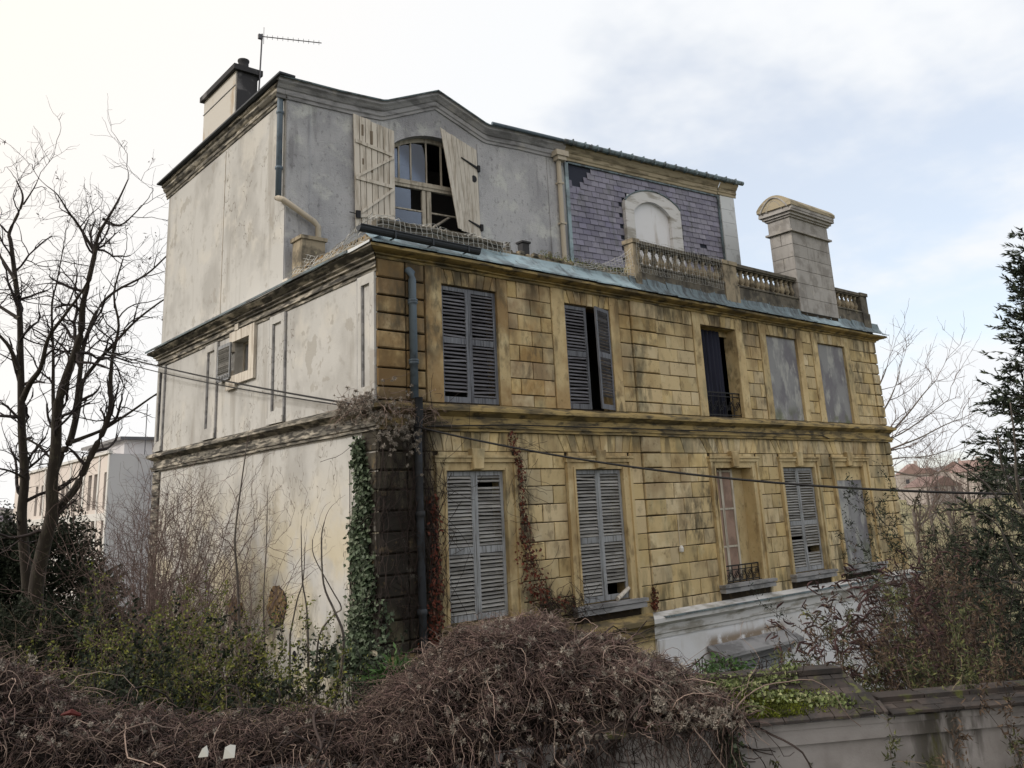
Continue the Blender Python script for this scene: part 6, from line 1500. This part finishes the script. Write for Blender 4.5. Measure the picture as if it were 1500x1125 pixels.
# dark hedge, small conifer
def foliage_mass(name, label, base, rx, ry, h, n, mat, L, Wl, cat, core='dark_leaf'):
    root = thing(name, label, cat, base)
    A_ = NR.normal(size=(n, 3)); A_ /= np.linalg.norm(A_, axis=1, keepdims=True); A_[:, 2] = np.abs(A_[:, 2]); lump = 1 + 0.16 * np.sin(A_[:, 0] * 7 + A_[:, 2] * 5) + 0.10 * np.sin(A_[:, 1] * 13 + A_[:, 2] * 9)
    C_ = A_ * lump[:, None] * NR.uniform(0.72, 1.03, (n, 1)) * np.array([rx, ry, h]); V, F = leaves(C_, L, Wl, 0.1); obj('foliage', np_mesh('foliage', V, F, mat, False), root)
    st = wander(np.zeros((14, 3)), NR.normal(size=(14, 3)) * np.array([.5, .5, .1]) + np.array([0, 0, 1.0]), 7, h * 0.11, 0.12); V, F = strands(st, np.full((14, 7), 0.03)); obj('stems', np_mesh('stems', V, F, 'bark'), root)
    return root
b = gpt(38, 930, 32.6); foliage_mass('evergreen_hedge', 'dark evergreen hedge behind the forked trunk at far left', b, 2.5, 1.8, 4.3, 30000, 'dark_leaf', 0.16, 0.08, 'hedge')
b = gpt(-40, 930, 31.5); foliage_mass('evergreen_hedge', 'dark evergreen hedge cut by the left edge of the view', b, 2.0, 2.0, 3.6, 14000, 'dark_leaf', 0.16, 0.08, 'hedge')
def conifer(name, label, base, h, rad, whorl, nb, n_need, mat='needle', top_gap=0.0, L=0.10, seed=1):
    root = thing(name, label, 'tree', base); MB().tube([(0, 0, -0.2), (0, 0, h * .5), (0, 0, h)], [0.018 * h + 0.02, 0.010 * h + .01, 0.006], 8).build('trunk', 'bark', root, True)
    rr = random.Random(seed); br = []; z = h - 0.25
    while z > 0.5:
        f = 1 - z / h; Lb = rad * (f ** 1.35) + 0.10
        for i in range(nb):
            a_ = rr.uniform(0, 6.28); l_ = Lb * rr.uniform(0.7, 1.12); pts = []; p = Vector((0, 0, z + rr.uniform(-.1, .1))); el = 0.45 - 0.75 * min(1, f * 1.6) + rr.uniform(-.12, .12)
            for k in range(7):
                pts.append(tuple(p)); e = el + 0.45 * (k / 6) ** 2; p = p + Vector((math.cos(a_) * math.cos(e), math.sin(a_) * math.cos(e), math.sin(e))) * l_ / 6
            br.append(pts)
        z -= whorl * rr.uniform(0.8, 1.2)
    B_ = np.array(br); Rb = np.linspace(0.018, 0.004, 7)[None, :] * np.ones((len(B_), 1)); V, F = strands(B_, Rb); obj('branches', np_mesh('branches', V, F, 'bark'), root)
    g = grow([(list(map(tuple, a)), list(b_)) for a, b_ in zip(B_, Rb)], [(9.0, 0.30, 4, 0.14, -0.03, 0.004, 3)], 0.75, -0.05); V, F = strands(*g[0]); obj('twigs', np_mesh('twigs', V, F, 'bark'), root)
    A_ = np.concatenate([g[0][0], B_[:, 3:]], 0) if False else g[0][0]; i_ = NR.integers(0, len(A_), n_need); k_ = NR.integers(0, A_.shape[1] - 1, n_need); f_ = NR.random((n_need, 1)); C_ = A_[i_, k_] * (1 - f_) + A_[i_, k_ + 1] * f_; d = A_[i_, k_ + 1] - A_[i_, k_]; d /= np.linalg.norm(d, axis=1, keepdims=True) + 1e-9
    V, F = leaves(C_, L, L * 0.24, 0.0, dirs=d * 0.9); obj('needles', np_mesh('needles', V, F, mat, False), root); return root
b = gpt(148, 900, 22); conifer('small_conifer', 'small young conifer before the pink block, right of the dark hedge', b, 2.7, 1.7, 0.24, 7, 20000, 'needle', L=0.11, seed=5)
ap = at(1512, 333, 14.0); b = Vector((ap.x, ap.y, gh(ap.x, ap.y))); conifer('spruce_tree', 'tall dark spruce cut by the right edge of the view', b, ap.z - b.z, 4.6, 0.20, 11, 165000, 'needle', L=0.105, seed=3)

# buddleia with maroon seed spikes
def buddleia(name, label, base, targets, n, seedspike=True):
    root = thing(name, label, 'shrub', base); b = npv(base); S = []
    for i in range(n):
        u, v, t = targets[i % len(targets)]; e = npv(at(u + R.gauss(0, 20), v + R.gauss(0, 13), t + R.gauss(0, .35))) - b; m1 = e * 0.45 + np.array([0, 0, 0.30 * np.linalg.norm(e)]); s0 = NR.normal(size=3) * np.array([.15, .15, 0])
        f = np.linspace(0, 1, 10)[:, None]; S.append((1 - f) ** 2 * s0 + 2 * f * (1 - f) * m1 + f ** 2 * e + NR.normal(size=(10, 3)) * 0.012)
    S = np.array(S); Rd = np.linspace(0.010, 0.003, 10)[None, :] * np.ones((n, 1)); V, F = strands(S, Rd, 4); obj('stems', np_mesh('stems', V, F, 'twig_mauve'), root)
    g = grow([(list(map(tuple, a)), list(r_)) for a, r_ in zip(S, Rd)], [(3.0, 0.28, 6, 0.2, 0.0, 0.003, 3), (4.5, 0.13, 5, 0.22, 0.0, 0.002, 3)], 0.6, 0.1); V, F = join([strands(*q) for q in g]); obj('twigs', np_mesh('twigs', V, F, 'vine_dark'), root)
    tip = np.concatenate([S[:, -1], g[0][0][:, -1], g[1][0][::2, -1]]); d = NR.normal(size=tip.shape) * 0.4 + np.array([-.75, .35, .25]); P = wander(tip, d, 6, NR.uniform(0.012, 0.034, len(tip)), 0.22, -0.12); RR = np.array([0.003, 0.0075, 0.009, 0.0085, 0.006, 0.002])[None, :] * NR.uniform(0.6, 1.25, len(tip))[:, None]
    V, F = strands(P, RR, 5); obj('seed_spikes', np_mesh('seed_spikes', V, F, 'maroon_seed'), root)
    A_ = np.concatenate([q[0].reshape(-1, 3) for q in g]); A_ = A_[NR.integers(0, len(A_), n * 60)]; V, F = leaves(A_, 0.05, 0.014, 0.4); obj('foliage', np_mesh('foliage', V, F, 'dry_leaf', False), root)
b = at(1420, 1000, 8.6); b.z = gh(b.x, b.y); buddleia('buddleia', 'arching buddleia with dark maroon seed spikes before the white plinth', b, [(1262, 905, 8.2), (1290, 885, 8.6), (1300, 925, 8.2), (1255, 945, 8.0), (1335, 866, 9.0), (1345, 885, 8.8), (1355, 905, 8.5), (1260, 968, 7.8), (1300, 958, 8), (1340, 940, 8), (1385, 890, 8.6), (1312, 905, 8.4), (1400, 845, 9)], 84)
b = at(1240, 1010, 7.3); b.z = gh(b.x, b.y); buddleia('buddleia', 'small sprig of buddleia standing just behind the tile ridge', b, [(1195, 935, 7.4), (1175, 945, 7.4), (1215, 940, 7.4), (1190, 975, 7.2), (1235, 950, 7.4)], 14)
for u, v, t, h, sp, n, nl, lf, tw, lab in ((1390, 1030, 6.75, 1.3, 0.8, 56, 20000, 'olive_leaf', 'twig_tan', 'dense olive shrub behind the wall under the spruce'),
    (1478, 1030, 6.65, 1.35, 0.8, 56, 14000, 'dry_leaf', 'vine_dark', 'brown twiggy shrub at the right edge above the wall'), (1335, 1010, 7.8, 1.4, 0.7, 46, 11000, 'olive_leaf', 'twig_dark', 'dark olive shrub beside the buddleia foot'), (1455, 960, 9.5, 2.8, 1.2, 50, 18000, 'dark_leaf', 'twig_dark', 'dark shrub filling the gap under the spruce branches')):
    b = at(u, v, t); zt_ = max(gh(b.x, b.y), 2.6 if t > 7 else 3.15); b.z = gh(b.x, b.y); h += zt_ - b.z; shrub('garden_shrub', lab, b, h, sp, n, tw, lf, nl, 0.05, 0.013, group='shrubs behind the wall at right', r=0.007, leaf_lo=1.0, lv=[(3.0, 0.35, 6, 0.25, 0.02, 0.003, 3), (5.0, 0.18, 5, 0.25, 0.0, 0.002, 3)])
# pale arching bare stems in front of the spruce
rb = thing('bare_stem_shrub', 'pale arching bare stems in front of the dark spruce', 'shrub', at(1505, 1000, 10.5)); iv = -rb.location
for pix in ([(1510, 760), (1494, 752), (1470, 738), (1440, 705), (1398, 676)], [(1512, 845), (1490, 830), (1478, 805), (1462, 770), (1430, 745)], [(1500, 750), (1489, 700), (1487, 650), (1480, 590)], [(1510, 855), (1465, 850), (1438, 838)], [(1495, 740), (1470, 690), (1462, 640)]):
    l = pix_limb(pix, 0.022, 0.008, 10.8, 10.4); MB().tube([Vector(q) + iv for q in [tuple(rb.location)] * 0 + l[0]], l[1], 6).build('stem', 'bark_grey', rb, True)
# thickets in the yard behind the mansion's right corner
for i, (u, v, t, h, sp, n, lab) in enumerate([(1360, 830, 30, 4.6, 2.2, 40, 'bare mauve thicket just right of the mansion corner'), (1410, 830, 26, 4.8, 2.2, 44, 'bare mauve thicket left of the spruce branches'), (1345, 870, 24, 3.0, 1.8, 40, 'low bare thicket beside the white plinth end'), (1440, 850, 34, 6.0, 2.4, 40, 'bare thicket farthest behind the spruce')]):
    b = gpt(u, v, t); shrub('bare_thicket', lab, b, h, sp, n, 'twig_mauve' if i % 2 else 'twig_tan', 'dry_leaf' if i == 2 else None, 2500, 0.08, 0.04, group='bare thickets beyond the mansion', lv=[(1.8, 1.0, 6, 0.2, 0.02, 0.009, 3), (2.6, 0.5, 5, 0.22, 0.02, 0.006, 3)], r=0.022)
for i, (u, t, h) in enumerate([(1340, 70, 9), (1364, 95, 11), (1392, 80, 10), (1425, 85, 12)]):
    bare_tree('bare_tree', ['small bare valley tree right beside the mansion corner', 'bare valley tree in front of the red roofs', 'bare valley tree between red roofs and spruce', 'bare valley tree mostly behind the spruce'][i], gpt(u, 760, t), h, 1.0, 40 + i, 6, group='bare trees in the valley')

# ------------------------------------------------------------------ climbers on the mansion
iv_ = thing('climbing_ivy', 'dark green ivy climbing the corner edge of the gable wall', 'ivy', (-0.1, 0.4, 2.0)); io_ = -npv(iv_.location)
zz = 2.4 + 4.5 * NR.random(5200) ** 0.9; wgt = np.interp(zz, [2.4, 3.3, 4.5, 5.5, 6.2, 6.9], [0.40, 0.40, 0.34, 0.26, 0.18, 0.09]); yy = 0.42 + NR.normal(size=5200) * wgt * 0.42 + 0.08 * np.sin(zz * 4)
ok = (yy > -0.05) & (yy < 1.0); keep = NR.random(5200) < np.interp(zz, [2.4, 3.2, 5.4, 6.9], [0.5, 1, 0.8, 0.35]); C_ = np.stack([-0.03 - NR.random(5200) * 0.16, yy, zz], 1)[ok & keep]
zz2 = 2.2 + 3.0 * NR.random(900) ** 1.4; zz2 = 2.2 + 2.0 * NR.random(260) ** 1.6; C2 = np.stack([NR.normal(0.02, 0.07, 260), -0.06 - NR.random(260) * 0.08, zz2], 1)
C_ = np.concatenate([C_, C_ + NR.normal(size=C_.shape) * np.array([.03, .05, .06])]); C_[:, 0] = np.minimum(C_[:, 0], -0.035)
V1, F1 = leaves(C_, 0.085, 0.072, 0.6, flat=np.tile([-1.0, -0.25, 0.3], (len(C_), 1))); V2, F2 = leaves(C2, 0.09, 0.08, 0.6, flat=np.tile([-.3, -1.0, 0.3], (len(C2), 1))); V, F = join([(V1, F1), (V2, F2)])
obj('foliage', np_mesh('foliage', V + io_, F, 'ivy_leaf', False), iv_)
st = wander(np.stack([np.full(30, -0.03), NR.uniform(0.05, 0.8, 30), np.full(30, 1.9)], 1), np.tile([0, 0, 1.0], (30, 1)), 16, NR.uniform(0.15, 0.33, 30), 0.10); st[..., 0] = -0.03; st[..., 1] = np.clip(st[..., 1], 0.02, 0.95); V, F = strands(st, np.full((30, 16), 0.010)); obj('stems', np_mesh('stems', V + io_, F, 'vine_dark'), iv_)
# withered clematis bunch on the string course corner
cl_ = thing('withered_clematis', 'withered clematis bunch clinging to the string course corner', 'vine', (0, -0.2, 7.0)); io_ = -npv(cl_.location)
N_ = 180; f = NR.random(N_); P0 = np.where((f < 0.45)[:, None], np.stack([np.full(N_, -0.24), NR.uniform(-0.2, 1.1, N_) ** 1.0, 7.55 + NR.normal(size=N_) * 0.09], 1), np.stack([NR.uniform(-0.2, 1.2, N_), np.full(N_, -0.24), 7.42 + NR.normal(size=N_) * 0.14], 1))
P = wander(P0, NR.normal(size=(N_, 3)) * np.array([.7, .7, .7]) + np.array([-.1, -.15, -.4]), 10, NR.uniform(0.02, 0.085, N_), 0.40, -0.10); V, F = strands(P, np.full((N_, 10), 0.0038)); obj('stems', np_mesh('stems', V + io_, F, 'vine_tan'), cl_)
N_ = 260; P0 = np.stack([NR.uniform(-0.05, 1.3, N_), np.full(N_, -0.12), NR.uniform(3.5, 7.2, N_)], 1); P = wander(P0, NR.normal(size=(N_, 3)) * np.array([.4, .05, 1]) + np.array([0, 0, -.8]), 10, NR.uniform(0.05, 0.16, N_), 0.18); P[..., 1] = np.clip(P[..., 1], -0.20, -0.05); V, F = strands(P, np.full((N_, 10), 0.0045)); obj('trailing_stems', np_mesh('trailing_stems', V + io_, F, 'vine_dark'), cl_)
C_ = np.concatenate([np.stack([NR.uniform(-0.36, -0.15, 170), NR.uniform(-0.3, 1.0, 170), 7.45 + NR.normal(size=170) * 0.13], 1), np.stack([NR.uniform(-0.25, 0.75, 120), NR.uniform(-.34, -.14, 120), 7.05 + NR.normal(size=120) * 0.30], 1)]); V, F = blobs(C_, 0.045, 34); obj('seed_heads', np_mesh('seed_heads', V + io_, F, 'seed_head', False), cl_)
# red creeper round the first main-storey window
rc = thing('red_creeper', 'withered red creeper on the right of the first main storey window', 'creeper', (3.3, -0.1, 3.5)); io_ = -npv(rc.location)
path = np.array([(2.98, 7.02), (3.12, 6.6), (3.20, 6.16), (3.22, 5.6), (3.25, 5.11), (3.33, 4.6), (3.42, 4.07), (3.60, 3.81), (4.3, 3.70)]); k = np.linspace(0, 1, len(path))
def creeper(n, sd, lo=0, hi=1):
    f = NR.uniform(lo, hi, n); return np.stack([np.interp(f, k, path[:, 0]) + NR.normal(size=n) * sd * np.interp(f, [0, .4, .6, 1], [.8, .5, 1.6, 2.4]), -0.05 - NR.random(n) * 0.13, np.interp(f, k, path[:, 1]) + NR.normal(size=n) * sd], 1)
C_ = np.concatenate([creeper(400, 0.06), creeper(160, 0.10, 0.5, 0.8)]); V, F = leaves(C_, 0.075, 0.05, 0.9, flat=np.tile([-.2, -1, .2], (len(C_), 1))); obj('foliage', np_mesh('foliage', V + io_, F, 'red_leaf', False), rc)
P = wander(creeper(120, 0.06), NR.normal(size=(120, 3)) * np.array([.6, .15, 1]) + np.array([0.1, 0, -.3]), 9, NR.uniform(0.03, 0.11, 120), 0.25, -.02); V, F = strands(P, np.full((120, 9), 0.004)); obj('stems', np_mesh('stems', V + io_, F, 'vine_dark'), rc)
N_ = 120; P0 = np.stack([NR.uniform(3.4, 4.8, N_), NR.uniform(-.3, -.08, N_), 3.45 + NR.random(N_) * 0.35], 1); P = wander(P0, NR.normal(size=(N_, 3)), 9, NR.uniform(0.04, 0.09, N_), 0.35); P[..., 1] = np.minimum(P[..., 1], -0.05); V, F = strands(P, np.full((N_, 9), 0.005)); obj('tangle', np_mesh('tangle', V + io_, F, 'vine_dark'), rc)
rc2 = thing('red_creeper', 'dark red creeper strip left of the first main storey window', 'creeper', (1.1, -0.1, 3.4)); io_ = -npv(rc2.location)
zz = 3.3 + 2.6 * NR.random(520) ** 1.5; C_ = np.stack([1.10 + NR.normal(size=520) * np.interp(zz, [3.3, 4, 6], [.16, .09, .05]), -0.06 - NR.random(520) * 0.12, zz], 1); V, F = leaves(C_, 0.08, 0.05, 0.9, flat=np.tile([-.2, -1, .2], (len(C_), 1))); obj('foliage', np_mesh('foliage', V + io_, F, 'red_leaf', False), rc2)
P = wander(np.stack([1.1 + NR.normal(size=60) * .06, np.full(60, -.09), NR.uniform(3.2, 5.5, 60)], 1), np.tile([0, 0, 1.0], (60, 1)), 9, 0.12, 0.12); V, F = strands(P, np.full((60, 9), 0.006)); obj('stems', np_mesh('stems', V + io_, F, 'vine_dark'), rc2)
rc3 = thing('red_creeper', 'small red creeper tuft right of the broken main storey shutter sill', 'creeper', (6.85, -0.1, 3.4)); io_ = -npv(rc3.location)
C_ = np.stack([6.88 + NR.normal(size=90) * .06, -0.06 - NR.random(90) * .08, NR.uniform(3.3, 3.75, 90)], 1); V, F = leaves(C_, 0.07, 0.05, 0.9); obj('foliage', np_mesh('foliage', V + io_, F, 'red_leaf', False), rc3)
P = wander(C_[:20], np.tile([0, 0, 1.0], (20, 1)), 5, 0.05, 0.3); V, F = strands(P, np.full((20, 5), 0.004)); obj('stems', np_mesh('stems', V + io_, F, 'vine_dark'), rc3)
# moss and weeds on the ledge before the slates
C_ = np.stack([NR.uniform(4.2, 7.1, 1600), NR.uniform(.0, .3, 1600), 10.93 + NR.random(1600) ** 2 * 0.16], 1); V, F = leaves(C_, 0.05, 0.012, -1.0); o = obj('ledge_moss', np_mesh('ledge_moss', V, F, 'bud_leaf', False)); o['label'] = 'straw coloured moss and weeds along the ledge left of the balustrade'; o['category'] = 'moss'; o['kind'] = 'stuff'
# bright fern clump and evergreen tuft at the foot of the corner
def tuft(name, label, p, rx, h, n, mat, L, Wl, cat):
    root = thing(name, label, cat, p); C_ = NR.normal(size=(n, 3)) * np.array([rx, rx, h * .4]); C_[:, 2] = np.abs(C_[:, 2]); d = C_ / (np.linalg.norm(C_, axis=1, keepdims=True) + 1e-6); V, F = leaves(C_, L, Wl, 0.3, dirs=d); obj('foliage', np_mesh('foliage', V, F, mat, False), root)
    g0 = gh(p.x, p.y) - p.z - 0.05; P = wander(np.zeros((16, 3)) + np.array([0, 0, g0]), NR.normal(size=(16, 3)) * .12 + np.array([0, 0, 1.0]), 6, (h * .8 - g0) / 5, .06); V, F = strands(P, np.full((16, 6), .006)); obj('stems', np_mesh('stems', V, F, 'vine_dark'), root)
tuft('fern_clump', 'bright green fern clump by the vine mound at the mansion corner', at(577, 1000, 10.5), 0.10, 0.26, 380, 'fern_leaf', 0.13, 0.035, 'fern')
tuft('ivy_tuft', 'dark green ivy tuft low on the gable wall', at(512, 985, 13.0), 0.20, 0.35, 420, 'ivy_leaf', 0.12, 0.09, 'ivy')
tuft('weed_tuft', 'leafy green weed tuft by the canopy behind the seed heads', at(1062, 985, 7.2), 0.10, 0.12, 300, 'fern_leaf', 0.05, 0.02, 'weed')

for o in scene.objects:
    if o.type == 'MESH' and o.parent and o.data.get('joined'): o['kind'] = 'stuff'
scene.cycles.max_bounces = 5
scene.cycles.diffuse_bounces = 3
scene.cycles.glossy_bounces = 2
scene.cycles.transparent_max_bounces = 6
scene.cycles.caustics_reflective = False
scene.cycles.caustics_refractive = False
